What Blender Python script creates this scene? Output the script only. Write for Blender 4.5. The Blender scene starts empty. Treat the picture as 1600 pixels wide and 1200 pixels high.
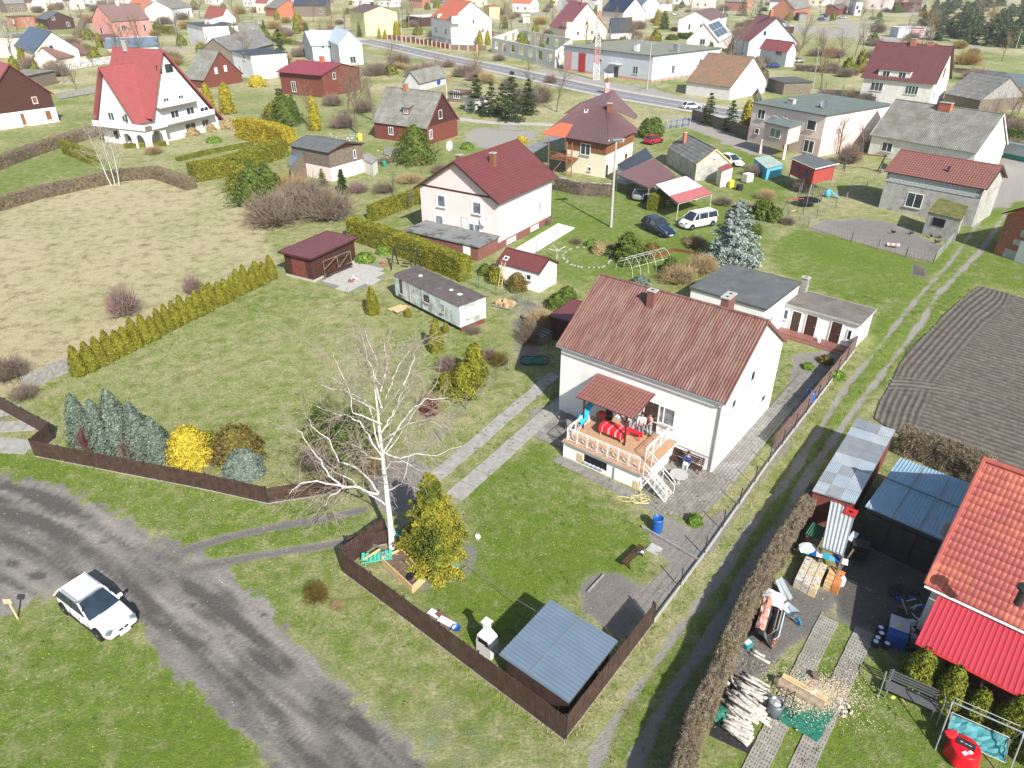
import bpy,math,random
import numpy as np
from mathutils import Vector,Matrix
random.seed(7);RS=np.random.RandomState(11)
S=bpy.context.scene
CAMH,PITCH,FPX=27.0,math.radians(30.8),1110.0
cam=bpy.data.cameras.new('camera');cam.sensor_width=36;cam.lens=FPX/1600*36;cam.clip_start=.5;cam.clip_end=6000
camo=bpy.data.objects.new('camera',cam);S.collection.objects.link(camo)
camo.location=(0,0,CAMH);camo.rotation_euler=(math.pi/2-PITCH,0,0);S.camera=camo
SUN_EL,SUN_AZ=math.radians(38.5),math.radians(-65.5)
wd=bpy.data.worlds.new('World');S.world=wd;wd.use_nodes=True
wn=wd.node_tree.nodes;bg=wn['Background']
sk=wn.new('ShaderNodeTexSky');sk.sky_type='NISHITA';sk.sun_disc=False
sk.sun_elevation=SUN_EL;sk.sun_rotation=math.pi/2-SUN_AZ;sk.air_density=1.1;sk.dust_density=1.6
wd.node_tree.links.new(sk.outputs[0],bg.inputs[0]);bg.inputs[1].default_value=.095
sl=bpy.data.lights.new('sun','SUN');sl.energy=5.0;sl.angle=math.radians(.55);sl.color=(1,.955,.89)
so=bpy.data.objects.new('sun',sl);S.collection.objects.link(so)
sd=Vector((math.cos(SUN_AZ)*math.cos(SUN_EL),math.sin(SUN_AZ)*math.cos(SUN_EL),math.sin(SUN_EL)))
so.rotation_euler=sd.to_track_quat('Z','Y').to_euler();so.location=(30,-40,60)
S.view_settings.view_transform='Standard';S.view_settings.look='None'
S.view_settings.exposure=.6;S.view_settings.gamma=1;S.view_settings.use_curve_mapping=False
S.cycles.max_bounces=6;S.cycles.transparent_max_bounces=6
sP,cP=math.sin(PITCH),math.cos(PITCH)
def W(px,py,z=0.):
 x=(px-800)/FPX;y=-(py-600)/FPX
 t=(z-CAMH)/(-sP+y*cP)
 return Vector((x*t,(cP+y*sP)*t,z))
def PX(X,Y,Z=0.):
 dz=Z-CAMH;f=Y*cP-dz*sP;u=Y*sP+dz*cP
 return 800+FPX*X/f,600-FPX*u/f
def HT(base,ty):
 p=W(*base)if not isinstance(base,Vector)else base
 lo,hi=-1,40
 for _ in range(40):
  m=(lo+hi)/2
  if PX(p.x,p.y,m)[1]>ty:lo=m
  else:hi=m
 return lo
MATS={}
def nn(nt,t,**k):
 n=nt.nodes.new(t)
 for a,v in k.items():setattr(n,a,v)
 return n
def M(name,col,rough=.75,var=.14,scale=2.5,bump=0.,bscale=30.,metal=0.,spec=.35,col2=None,c2s=1.2,c2t=.58,c2w=.08,stretch=None,island=0.,glass=False,fine=None):
 if name in MATS:return MATS[name]
 m=bpy.data.materials.new(name);m.use_nodes=True;nt=m.node_tree;L=nt.links.new
 b=nt.nodes['Principled BSDF'];b.inputs['Roughness'].default_value=rough;b.inputs['Metallic'].default_value=metal
 b.inputs['Specular IOR Level'].default_value=spec
 geo=nn(nt,'ShaderNodeNewGeometry');src=geo.outputs['Position']
 if stretch:
  mp=nn(nt,'ShaderNodeMapping');mp.inputs['Rotation'].default_value=(0,0,-stretch[0]);mp.inputs['Scale'].default_value=stretch[1]
  mp2=nn(nt,'ShaderNodeMapping',vector_type='POINT');mp2.inputs['Rotation'].default_value=(0,0,-stretch[0])
  mp.inputs['Rotation'].default_value=(0,0,0)
  L(src,mp2.inputs[0]);L(mp2.outputs[0],mp.inputs[0]);src=mp.outputs[0]
 n1=nn(nt,'ShaderNodeTexNoise');n1.inputs['Scale'].default_value=scale;n1.inputs['Detail'].default_value=6;n1.inputs['Roughness'].default_value=.65
 L(src,n1.inputs['Vector'])
 mx=nn(nt,'ShaderNodeMix',data_type='RGBA')
 c=Vector(col[:3]);mx.inputs[6].default_value=(*(c*(1-var*1.6)),1);mx.inputs[7].default_value=(*[min(1,v)for v in c*(1+var*1.6)],1)
 rm=nn(nt,'ShaderNodeMapRange');rm.inputs[1].default_value=.25;rm.inputs[2].default_value=.75
 L(n1.outputs[0],rm.inputs[0]);L(rm.outputs[0],mx.inputs[0]);out=mx.outputs[2]
 if col2:
  n2=nn(nt,'ShaderNodeTexNoise');n2.inputs['Scale'].default_value=c2s;n2.inputs['Detail'].default_value=8;n2.inputs['Roughness'].default_value=.7
  L(src,n2.inputs['Vector'])
  r2=nn(nt,'ShaderNodeMapRange');r2.inputs[1].default_value=c2t-c2w;r2.inputs[2].default_value=c2t+c2w;L(n2.outputs[0],r2.inputs[0])
  m2=nn(nt,'ShaderNodeMix',data_type='RGBA');L(r2.outputs[0],m2.inputs[0]);L(out,m2.inputs[6]);m2.inputs[7].default_value=(*col2,1);out=m2.outputs[2]
 if island:
  hs=nn(nt,'ShaderNodeHueSaturation');r3=nn(nt,'ShaderNodeMapRange');r3.inputs[3].default_value=1-island;r3.inputs[4].default_value=1+island
  L(geo.outputs['Random Per Island'],r3.inputs[0]);L(r3.outputs[0],hs.inputs['Value']);L(out,hs.inputs['Color']);out=hs.outputs[0]
 L(out,b.inputs['Base Color'])
 if bump:
  nb=nn(nt,'ShaderNodeTexNoise');nb.inputs['Scale'].default_value=bscale;nb.inputs['Detail'].default_value=5;L(geo.outputs['Position'],nb.inputs['Vector'])
  bp=nn(nt,'ShaderNodeBump');bp.inputs['Strength'].default_value=bump;bp.inputs['Distance'].default_value=.03;L(nb.outputs[0],bp.inputs['Height']);L(bp.outputs[0],b.inputs['Normal'])
 MATS[name]=m;return m
def rgb(h):
 v=[int(h[i:i+2],16)/255 for i in(0,2,4)]
 return tuple(x/12.92 if x<=.04045 else((x+.055)/1.055)**2.4 for x in v)
def C(h,k=1.):return tuple(min(.9,x*k)for x in rgb(h))
m_white=M('render_white',(.80,.80,.79),.85,.03,.5,.15,60,col2=(.66,.65,.62),c2s=.45,c2t=.62,c2w=.1)
m_whiteold=M('render_old_white',(.66,.66,.63),.9,.1,1.2,.3,40,col2=(.42,.40,.36),c2s=.9,c2t=.66)
m_cream=M('render_cream',(.76,.70,.56),.88,.05,.8,.15,50)
m_pinkw=M('render_rose',(.60,.47,.44),.88,.04,.8,.15,60)
m_pinkl=M('render_pale_rose',(.74,.635,.605),.88,.03,.8,.15,60)
m_salmon=M('render_salmon',(.70,.40,.33),.88,.05,.8)
m_coral=M('render_coral',(.58,.27,.24),.88,.05,.8)
m_greyw=M('render_grey',(.46,.48,.49),.9,.07,1.,.2,40)
m_bluegrey=M('render_blue_grey',(.52,.57,.62),.9,.05,1.)
m_yellow=M('render_yellow',(.74,.70,.33),.9,.04,1.)
m_green=M('render_green',(.34,.62,.16),.9,.04,1.)
m_plinth=M('plinth_brown',(.20,.085,.07),.8,.1,3,.2)
m_plinthg=M('plinth_grey',(.40,.39,.37),.9,.15,3,.3)
m_conc=M('concrete',(.31,.30,.28),.92,.18,2.5,.4,30,col2=(.27,.26,.22),c2s=1.5,c2t=.6)
m_conclt=M('pale_concrete',(.40,.39,.36),.92,.14,3,.35,30)
m_block=M('aerated_block',(.46,.49,.50),.95,.12,4,.5,50)
m_mortar=M('mortar',(.20,.20,.185),.95,.1,5)
m_stucco=M('grey_stucco',(.40,.40,.37),.95,.18,1.6,.6,25,col2=(.24,.24,.22),c2s=.7,c2t=.6)
m_brick=M('red_brick',(.40,.13,.07),.9,.35,7,.4,40,island=.25)
m_brickor=M('orange_brick',(.36,.15,.09),.9,.3,6,.4,40,island=.2)
m_wood=M('dark_brown_wood',(.060,.022,.016),.75,.3,4,.2,60)
m_woodfence=M('fence_paint_brown',(.060,.033,.028),.55,.3,3,.15,60,island=.2,col2=(.095,.060,.050),c2s=2,c2t=.6,c2w=.1)
m_woodold=M('weathered_wood',(.16,.13,.10),.9,.35,4,.4,60,island=.2)
m_woodgrey=M('grey_planks',(.25,.245,.23),.9,.3,4,.4,60,island=.25)
m_woodred=M('red_brown_boards',(.16,.045,.033),.8,.2,3,.2,60,island=.15)
m_woodmid=M('brown_boards',(.20,.085,.04),.8,.25,3,.2,60,island=.2)
m_woodlight=M('fresh_wood',(.58,.42,.22),.85,.15,6,.2,60,island=.2)
m_frame=M('window_white',(.82,.82,.82),.5,.02)
m_framed=M('window_dark',(.06,.04,.03),.5,.05)
m_glass=M('window_glass',(.035,.045,.055),.08,.5,.8,spec=.8)
m_glasscur=M('window_curtain_glass',(.16,.18,.20),.12,.6,1.6,spec=.8)
m_black=M('dark_void',(.008,.008,.009),.9,.1)
m_metal=M('galvanised',(.42,.44,.46),.45,.12,2,metal=.7)
m_white_metal=M('white_metal',(.78,.78,.78),.45,.03)
m_gutterw=M('gutter_dark',(.10,.09,.09),.5,.1)
m_rust=M('rusty_corrugated',(.160,.077,.062),.8,.22,.9,.15,50,col2=(.25,.18,.145),c2s=.6,c2t=.60,c2w=.16,stretch=(math.radians(-38.2),(3.6,.6,1)))
m_maroon=M('maroon_sheet',(.145,.045,.045),.42,.08,1.)
m_maroont=M('maroon_tile',(.135,.050,.052),.5,.08,1.)
m_mauve=M('mauve_tile',(.150,.085,.085),.5,.08,1.)
m_redt=M('red_tile_sheet',(.30,.082,.082),.45,.08,1.2)
m_redroof=M('orange_red_tile',(.32,.082,.068),.5,.10,3.0,.1,50,island=.05,col2=(.52,.18,.10),c2s=.5,c2t=.62,c2w=.1)
m_redsheet=M('scarlet_trapezoid_sheet',(.42,.042,.06),.35,.05,1.)
m_orange=M('orange_tile_sheet',(.52,.14,.07),.5,.08,1.)
m_oldtile=M('old_clay_tile',(.26,.14,.09),.9,.3,2.,.4,30,island=.3,col2=(.18,.14,.09),c2s=.5,c2t=.5,c2w=.1)
m_browntile=M('brown_red_tile',(.215,.095,.078),.5,.10,2.)
m_felt=M('grey_roof_felt',(.105,.115,.118),.9,.14,.7,.2,30,col2=(.15,.155,.15),c2s=.5,c2t=.6)
m_feltgreen=M('green_grey_felt',(.13,.165,.15),.9,.14,.7,.2,30)
m_feltold=M('old_brown_felt',(.145,.13,.115),.95,.2,.8,.2,30,col2=(.19,.175,.15),c2s=.7,c2t=.55)
m_asb=M('asbestos_cement',(.225,.225,.205),.95,.2,1.2,.3,30,col2=(.15,.15,.12),c2s=.45,c2t=.52,c2w=.1)
m_asbdark=M('weathered_asbestos',(.17,.17,.165),.95,.2,1.2,.3,30,col2=(.28,.28,.26),c2s=.8,c2t=.6)
m_bluesteel=M('blue_grey_steel_sheet',(.165,.225,.29),.38,.06,1.,metal=.25)
m_zinc=M('zinc_sheet',(.38,.42,.45),.4,.12,1.5,metal=.35,col2=(.30,.33,.36),c2s=.8,c2t=.6)
m_paleblue=M('pale_blue_sheet',(.50,.58,.63),.5,.08,1.)
m_darkslate=M('dark_slate_sheet',(.045,.055,.07),.45,.1,1.)
m_solar=M('solar_panel',(.012,.025,.06),.15,.1,1.,spec=.7)
m_thuja=M('thuja_leaf',(.165,.165,.018),.8,.3,1.6,island=.45,spec=.15)
m_thujag=M('thuja_leaf_gold',(.30,.25,.02),.8,.3,1.6,island=.4,spec=.15)
m_thujadk=M('thuja_leaf_green',(.15,.165,.02),.8,.3,2.,island=.5,spec=.15)
m_yellowbush=M('golden_leaf',(.43,.35,.035),.8,.25,3,island=.35,spec=.15)
m_sprucebig=M('silver_spruce_needle',(.24,.29,.26),.85,.3,2,island=.45,spec=.1)
m_spruceb=M('blue_spruce_needle',(.115,.150,.115),.85,.3,2,island=.45,spec=.1)
m_spruce=M('spruce_needle',(.035,.060,.016),.85,.3,2,island=.5,spec=.1)
m_spruceg=M('golden_spruce_needle',(.27,.25,.03),.85,.25,1.2,island=.4,spec=.1,col2=(.06,.085,.014),c2s=.55,c2t=.53,c2w=.08)
m_junib=M('grey_juniper',(.15,.19,.155),.85,.3,2,island=.45,spec=.1)
m_pine=M('pine_needle',(.075,.105,.045),.85,.35,1.,island=.5,spec=.1)
m_bush=M('bush_green',(.085,.12,.022),.85,.3,2,island=.5,spec=.1)
m_rusty=M('rusty_leaf',(.14,.105,.03),.85,.3,2,island=.4,spec=.1)
m_twig=M('grey_brown_twig',(.20,.16,.12),.9,.25,3,island=.3,spec=.1)
m_twigp=M('purple_brown_twig',(.235,.165,.145),.9,.2,3,island=.3,spec=.1)
m_twigy=M('ochre_twig',(.30,.20,.06),.9,.2,3,island=.3,spec=.1)
m_hedgebr=M('bare_hedge_twig',(.215,.175,.12),.9,.3,2.5,island=.45,spec=.1)
m_straw=M('dry_stalk',(.33,.25,.13),.9,.25,3,island=.3,spec=.1)
m_bark=M('bark',(.16,.13,.10),.95,.3,5,.6,30)
m_birch=M('birch_bark',(.74,.71,.66),.8,.06,3,.2,40,col2=(.10,.085,.07),c2s=3.2,c2t=.63,c2w=.03,stretch=(0,(1,1,3.5)))
m_birchlog=M('birch_log_bark',(.52,.49,.44),.85,.2,5,.3,40,col2=(.10,.08,.07),c2s=6,c2t=.58,c2w=.04)
m_weed=M('weed_green',(.12,.20,.03),.85,.3,3,island=.4,spec=.1)
m_blue=M('blue_plastic',(.012,.09,.34),.4,.05)
m_teal=M('teal_paint',(.03,.33,.42),.6,.1)
m_sky=M('sky_blue_paint',(.10,.42,.62),.6,.1)
m_redp=M('red_paint',(.45,.03,.03),.5,.08)
m_redcloth=M('red_cloth',(.62,.015,.03),.8,.1,6)
m_yellowp=M('yellow_plastic',(.75,.60,.05),.5,.05)
m_greenp=M('green_plastic',(.02,.22,.16),.5,.1,5)
m_greentarp=M('green_tarpaulin',(.02,.15,.10),.5,.2,6,.6,8)
m_rubber=M('rubber',(.02,.02,.02),.8,.1)
m_steel=M('painted_steel_dark',(.03,.03,.032),.5,.2)
m_paper=M('white_plastic',(.80,.80,.80),.5,.03)
m_tileflr=M('terrace_tile',(.42,.26,.16),.7,.12,4,.1,50)
m_mesh=M('mesh_fence_green',(.03,.16,.10),.6,.1)
COL=S.collection
class MB:
 def __init__(s):s.v=[];s.f=[]
 def add(s,vs,fs):
  o=len(s.v);s.v+=[tuple(p)for p in vs];s.f+=[tuple(i+o for i in f)for f in fs];return s
 def box(s,c,d,rz=0.,mat=None):
  hx,hy,hz=d[0]/2,d[1]/2,d[2]/2;ca,sa=math.cos(rz),math.sin(rz);vs=[]
  for z in(-hz,hz):
   for x,y in((-hx,-hy),(hx,-hy),(hx,hy),(-hx,hy)):
    p=Vector((x,y,z))
    if mat:p=mat@p
    else:p=Vector((x*ca-y*sa,x*sa+y*ca,z))
    vs.append((c[0]+p[0],c[1]+p[1],c[2]+p[2]))
  return s.add(vs,[(3,2,1,0),(4,5,6,7),(0,1,5,4),(1,2,6,5),(2,3,7,6),(3,0,4,7)])
 def bx(s,x0,x1,y0,y1,z0,z1):return s.box(((x0+x1)/2,(y0+y1)/2,(z0+z1)/2),(x1-x0,y1-y0,z1-z0))
 def beam(s,a,b,w,h=None):
  a=Vector(a);b=Vector(b);d=b-a;h=h or w
  q=d.to_track_quat('X','Z').to_matrix()
  return s.box((a+b)/2,(d.length,w,h),mat=q)
 def tube(s,pts,r,n=6,cap=True):
  pts=[Vector(p)for p in pts];rs=r if isinstance(r,(list,tuple))else[r]*len(pts);o=len(s.v);k=len(pts)
  for i,p in enumerate(pts):
   d=(pts[min(i+1,k-1)]-pts[max(i-1,0)]);d=d.normalized()if d.length>1e-9 else Vector((0,0,1))
   a=d.cross(Vector((0,0,1))if abs(d.z)<.9 else Vector((1,0,0))).normalized();b=d.cross(a)
   for j in range(n):
    t=2*math.pi*j/n;s.v.append(tuple(p+(a*math.cos(t)+b*math.sin(t))*rs[i]))
  for i in range(k-1):
   for j in range(n):
    j2=(j+1)%n;s.f.append((o+i*n+j,o+i*n+j2,o+(i+1)*n+j2,o+(i+1)*n+j))
  if cap:s.f.append(tuple(o+j for j in range(n))[::-1]);s.f.append(tuple(o+(k-1)*n+j for j in range(n)))
  return s
 def lathe(s,prof,n=14,c=(0,0,0)):
  o=len(s.v)
  for r,z in prof:
   for j in range(n):
    t=2*math.pi*j/n;s.v.append((c[0]+r*math.cos(t),c[1]+r*math.sin(t),c[2]+z))
  for i in range(len(prof)-1):
   for j in range(n):
    j2=(j+1)%n;s.f.append((o+i*n+j,o+i*n+j2,o+(i+1)*n+j2,o+(i+1)*n+j))
  s.f.append(tuple(o+j for j in range(n))[::-1]);s.f.append(tuple(o+(len(prof)-1)*n+j for j in range(n)));return s
 def prism(s,poly,z0,z1):
  n=len(poly);vs=[(p[0],p[1],z0)for p in poly]+[(p[0],p[1],z1)for p in poly]
  return s.add(vs,[tuple(range(n))[::-1],tuple(range(n,2*n))]+[(i,(i+1)%n,n+(i+1)%n,n+i)for i in range(n)])
 def slab(s,q,t=.08):
  "solid from four top corners (counter-clockwise seen from outside), thickness t below"
  q=[Vector(p)for p in q];nrm=(q[1]-q[0]).cross(q[-1]-q[0]).normalized();n=len(q)
  return s.add(q+[p-nrm*t for p in q],[tuple(range(n)),tuple(range(n,2*n))[::-1]]+[(i,n+i,n+(i+1)%n,(i+1)%n)for i in range(n)])
 def mesh(s,name,mat,smooth=False):
  me=bpy.data.meshes.new(name);me.from_pydata(s.v,[],s.f);me.materials.append(mat)
  if smooth:me.shade_smooth()
  me.update();return me
 def build(s,name,mat,parent=None,smooth=False,loc=None,rz=0.,**tags):
  return link(name,s.mesh(name,mat,smooth),parent,loc,rz,**tags)
 def buildw(s,name,mat,parent,smooth=False,**tags):
  "vertices given in world coordinates; parent is an unrotated Empty"
  l=parent.location;r=-parent.rotation_euler.z;ca,sa=math.cos(r),math.sin(r)
  s.v=[((v[0]-l.x)*ca-(v[1]-l.y)*sa,(v[0]-l.x)*sa+(v[1]-l.y)*ca,v[2]-l.z)for v in s.v]
  return s.build(name,mat,parent,smooth,**tags)
def link(name,me,parent=None,loc=None,rz=0.,label=None,cat=None,group=None,kind=None,rot=None,scale=None):
 o=bpy.data.objects.new(name,me);COL.objects.link(o)
 if loc is not None:o.location=loc
 o.rotation_euler=rot if rot is not None else(0,0,rz)
 if scale is not None:o.scale=scale
 if parent is not None:o.parent=parent
 if label:o['label']=label
 if cat:o['category']=cat
 if group:o['group']=group
 if kind:o['kind']=kind
 return o
def thing(name,label,cat,loc=(0,0,0),rz=0.,group=None):
 return link(name,None,None,loc,rz,label,cat,group)
def dup(o,loc,rz=0.,label=None,scale=None,group=None):
 c=o.copy();COL.objects.link(c);c.location=loc;c.rotation_euler=(o.rotation_euler.x,o.rotation_euler.y,rz)
 if scale is not None:c.scale=scale
 if label:c['label']=label
 if group:c['group']=group
 for ch in KIDS(o):
  d=ch.copy();COL.objects.link(d);d.parent=c
  for g in KIDS(ch):
   e=g.copy();COL.objects.link(e);e.parent=d
 return c
def KIDS(o):return[k for k in o.children]
def slope(mb,A,B,Cc,Dd,kind='plain',pitch=.2,row=.35,t=.07,amp=None):
 """roof surface over eave A->B and ridge Dd->Cc with real relief, closed underneath"""
 A,B,Cc,Dd=map(Vector,(A,B,Cc,Dd));nrm=(B-A).cross(Dd-A).normalized();w=(B-A).length;h=(Dd-A).length
 us=[0.,1.];ud=[0.,0.]
 if kind in('corr','tile'):
  k=max(1,round(w/pitch));q=4 if kind=='tile' else 6;am=amp or(.02 if kind=='tile' else .028)
  us=[i/(k*q)for i in range(k*q+1)];ud=[am*math.cos(2*math.pi*i/q)for i in range(k*q+1)]
 elif kind in('rib','seam'):
  k=max(1,round(w/pitch));us=[];ud=[];am=amp or(.035 if kind=='rib' else .03);e=.12 if kind=='rib' else .04
  for i in range(k):
   for a,d in((0,am),(e,am),(e+.2,0),(1-.2,0)):us.append((i+a)/k);ud.append(d)
  us.append(1.);ud.append(am)
 vs=[(0.,0.),(1.,0.)]
 if kind in('tile','step','corr'):
  rw=row if kind!='corr' else 1.5
  k=max(1,round(h/rw));vs=[]
  st=.028 if kind!='corr' else .02
  for i in range(k):vs+=[(i/k,st),((i+1)/k-.0001,0.)]
 o=len(mb.v);nu=len(us)
 for b,db in vs:
  P=A.lerp(Dd,b);Q=B.lerp(Cc,b)
  for a,da in zip(us,ud):mb.v.append(tuple(P.lerp(Q,a)+nrm*(da+db)))
 for j in range(len(vs)-1):
  for i in range(nu-1):mb.f.append((o+j*nu+i,o+j*nu+i+1,o+(j+1)*nu+i+1,o+(j+1)*nu+i))
 q=[A,B,Cc,Dd];o=len(mb.v)
 mb.v+=[tuple(p-nrm*.012)for p in q]+[tuple(p-nrm*t)for p in q]
 mb.f+=[(o+7,o+6,o+5,o+4)]+[(o+i,o+4+i,o+4+(i+1)%4,o+(i+1)%4)for i in range(4)]
 return mb
WC={}
def window(par,o,t,n,w,h,mull=1,mat=None,frame=None,sill=True,band=.0,name='window',glass=None,label=None):
 """window on a wall: o centre on the wall plane, t along the wall, n outward"""
 frame=frame or m_frame;glass=glass or m_glass
 rz=math.atan2(t[1],t[0]);key=(round(w,2),round(h,2),mull,frame.name,glass.name,sill,band)
 if key not in WC:
  f=MB();fr=.07
  for x0,x1,z0,z1 in((-w/2,-w/2+fr,-h/2,h/2),(w/2-fr,w/2,-h/2,h/2),(-w/2+fr,w/2-fr,h/2-fr,h/2),(-w/2+fr,w/2-fr,-h/2,-h/2+fr)):f.bx(x0,x1,-.05,.02,z0,z1)
  for i in range(1,mull):x=-w/2+w*i/mull;f.bx(x-.035,x+.035,-.045,.015,-h/2+fr,h/2-fr)
  if band:
   for x0,x1,z0,z1 in((-w/2-band,-w/2-.002,-h/2-band,h/2+band),(w/2+.002,w/2+band,-h/2-band,h/2+band),(-w/2,w/2,h/2+.002,h/2+band),(-w/2,w/2,-h/2-band,-h/2-.002)):f.bx(x0,x1,-.07,.02,z0,z1)
  g=MB().bx(-w/2+.04,w/2-.04,-.012,.018,-h/2+.04,h/2-.04)
  sl_=MB().bx(-w/2-.08,w/2+.08,-.16-.04*bool(band),-.071 if band else-.052,-h/2-.07,-h/2-.02)if sill else None
  WC[key]=(f.mesh(name,frame),g.mesh('pane',glass),sl_.mesh('sill',m_conclt)if sill else None)
 a,b,c=WC[key]
 wo=link(name,a,par,o,rz,label=label);link('pane',b,wo)
 if c:link('sill',c,wo)
 return wo
def door(par,o,t,w,h,mat,z0=0.,name='door',handle=True):
 d=MB().bx(-w/2,w/2,-.05,.02,0,h)
 for zz in(.12,.55):d.bx(-w*.36,w*.36,-.07,-.05,h*zz,h*(zz+.33))
 do=d.build(name,mat,par,loc=(o[0],o[1],z0),rz=math.atan2(t[1],t[0]))
 f=MB().bx(-w/2-.07,-w/2-.003,-.07,.02,0,h+.07).bx(w/2+.003,w/2+.07,-.07,.02,0,h+.07).bx(-w/2,w/2,-.07,.02,h+.003,h+.07);f.build('door_frame',m_frame if mat is not m_frame else m_conclt,do)
 if handle:MB().bx(w/2-.14,w/2-.06,-.11,-.07,h*.48,h*.52).build('handle',m_metal,do)
 return do
def chimney(par,x,y,z0,z1,w,d,mat,cap=m_conclt,name='chimney'):
 c=MB().bx(-w/2,w/2,-d/2,d/2,0,z1-z0);co=c.build(name,mat,par,loc=(x,y,z0))
 MB().bx(-w/2-.06,w/2+.06,-d/2-.06,d/2+.06,z1-z0+.002,z1-z0+.08).build('chimney_cap',cap,co)
 k=max(1,int(d/.4))if d>w else max(1,int(w/.4));f=MB()
 for i in range(k):
  a=(i+.5)/k-.5
  f.bx(a*w*(w>=d)-.09,a*w*(w>=d)+.09,a*d*(d>w)-.09,a*d*(d>w)+.09,z1-z0+.081,z1-z0+.086)
 f.build('flue',m_black,co);return co
def HQ(base,top,left,right,ridge=None,ax='L',He=None,cap=None):
 N=W(*base);He=He or HT(N,top[1]);N=Vector((N.x,N.y,He))if top is None else W(top[0],top[1],He)
 A=W(left[0],left[1],He);B=W(right[0],right[1],He)
 if ax=='L':o=A;u=N-A;L_=u.length;u.normalize();v=Vector((-u.y,u.x,0));D_=(B-N).dot(v);g=N
 else:o=N;u=B-N;L_=u.length;u.normalize();v=Vector((-u.y,u.x,0));D_=(A-N).dot(v);g=N
 D_=max(D_,2.)
 if cap:
  if ax=='L' and L_>cap[0]:o=N-u*cap[0]
  L_=min(L_,cap[0]);D_=min(D_,cap[1])
 Hr=He
 if ridge:m=g+v*D_/2;Hr=max(He+.6,HT(Vector((m.x,m.y,0)),ridge[1]))
 return(o.x,o.y,math.degrees(math.atan2(u.y,u.x)),L_,D_,He,Hr)
def house(name,label,cat,P,wall,roof,rt='plain',ov=.35,og=.25,frac=.5,wins=(),doors=(),chim=(),plinth=None,gut=None,pitch=.25,row=.38,group=None,gable=None,band=0.,frame=None,glass=None,backs=True,eaveb=None,fascia=None,thick=.08):
 x,y,th,L_,D_,He,Hr=P;flat=Hr-He<.3
 T=thing(name,label,cat,(x,y,0),math.radians(th),group);T['dims']=0;del T['dims']
 k=(Hr-He)/(D_*frac)if not flat else 0;zf=He+k*ov-thick-.02;kb=(Hr-(eaveb or He))/(D_*(1-frac))if not flat else 0;zb=(eaveb or He)+kb*ov-thick-.02;za=Hr-thick-.04
 x0,x1,y0,y1=og,L_-og,ov,D_-ov;ph=plinth[0]if plinth else 0.
 w=MB()
 if flat:w.bx(x0,x1,y0,y1,ph,He-thick-.005)
 else:
  gz=[(x0,y0,ph),(x1,y0,ph),(x1,y1,ph),(x0,y1,ph),(x0,y0,zf),(x1,y0,zf),(x1,y1,zb),(x0,y1,zb),(x0,D_*frac,za),(x1,D_*frac,za)]
  w.add(gz,[(0,1,5,4),(1,2,6,9,5),(2,3,7,6),(3,0,4,8,7),(4,5,9,8),(6,7,8,9),(3,2,1,0)])
 w.build('wall',wall,T)
 if gable:
  for xx,s in((x1,1),(x0,-1)):
   g=MB();zz=min(zf,zb);d=.03*s
   g.add([(xx+s*.004,y0,zz),(xx+s*.004,y1,zz),(xx+s*.004,D_*frac,za),(xx+d,y0,zz),(xx+d,y1,zz),(xx+d,D_*frac,za)],[(0,1,2),(5,4,3),(0,3,4,1),(1,4,5,2),(2,5,3,0)])
   g.build('gable_boarding',gable,T)
 if plinth:MB().bx(x0-.03,x1+.03,y0-.03,y1+.03,0,ph-.003).build('plinth',plinth[1],T)
 r=MB()
 if flat:
  q=[(0,0,He),(L_,0,He),(L_,D_,He),(0,D_,He)]
  if rt=='plain':r.slab(q,thick)
  else:slope(r,*q,kind=rt,pitch=pitch,row=row,t=thick)
  r.build('roof',roof,T)
  if fascia:
   e=MB().bx(-.03,L_+.03,-.033,-.003,He-thick-.06,He+.03).bx(L_+.003,L_+.033,-.003,D_+.003,He-thick-.06,He+.03).bx(-.03,L_+.03,D_+.003,D_+.033,He-thick-.06,He+.03).bx(-.033,-.003,-.003,D_+.003,He-thick-.06,He+.03)
   e.build('roof_edge',fascia,T)
 else:
  slope(r,(0,0,He),(L_,0,He),(L_,D_*frac,Hr),(0,D_*frac,Hr),rt,pitch,row,thick)
  ro=r.build('roof',roof,T)
  r=MB();slope(r,(L_,D_,eaveb or He),(0,D_,eaveb or He),(0,D_*frac+.002,Hr),(L_,D_*frac+.002,Hr),rt if backs else 'plain',pitch,row,thick)
  r.build('roof',roof,T)
  MB().tube([(0,D_*frac,Hr+.01),(L_,D_*frac,Hr+.01)],.09,8).build('ridge_cap',roof,T)
  if fascia:
   for xx,s in((L_,1),(0,-1)):
    e=MB()
    for a,b in(((xx,0,He),(xx,D_*frac,Hr)),((xx,D_,eaveb or He),(xx,D_*frac,Hr))):
     e.beam((a[0]+s*.02,a[1],a[2]-.06),(b[0]+s*.02,b[1],b[2]-.06),.034,.2)
    e.build('bargeboard',fascia,T)
 if gut:
  g=MB().tube([(0,-.06,He-.05),(L_,-.06,He-.05)],.06,6);g.build('gutter',gut,T)
  MB().tube([(L_-.1,-.06,He-.08),(x1-.12,y0-.07,He-.5),(x1-.12,y0-.07,.1)],.045,6).build('downpipe',gut,T)
 fr={'F':((x0,y0),(1,0),x1-x0),'B':((x1,y1),(-1,0),x1-x0),'R':((x1,y0),(0,1),y1-y0),'L':((x0,y1),(0,-1),y1-y0)}
 for wsp in wins:
  f,s,z,ww,hh=wsp[:5];mu=wsp[5]if len(wsp)>5 else 2;o,t,ln=fr[f];s=s*ln;o=(o[0]+t[1]*.034,o[1]-t[0]*.034)if z<ph else o
  window(T,(o[0]+t[0]*s,o[1]+t[1]*s,z),t,None,ww,hh,mu,frame=frame,glass=wsp[6]if len(wsp)>6 else glass,band=band)
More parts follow.
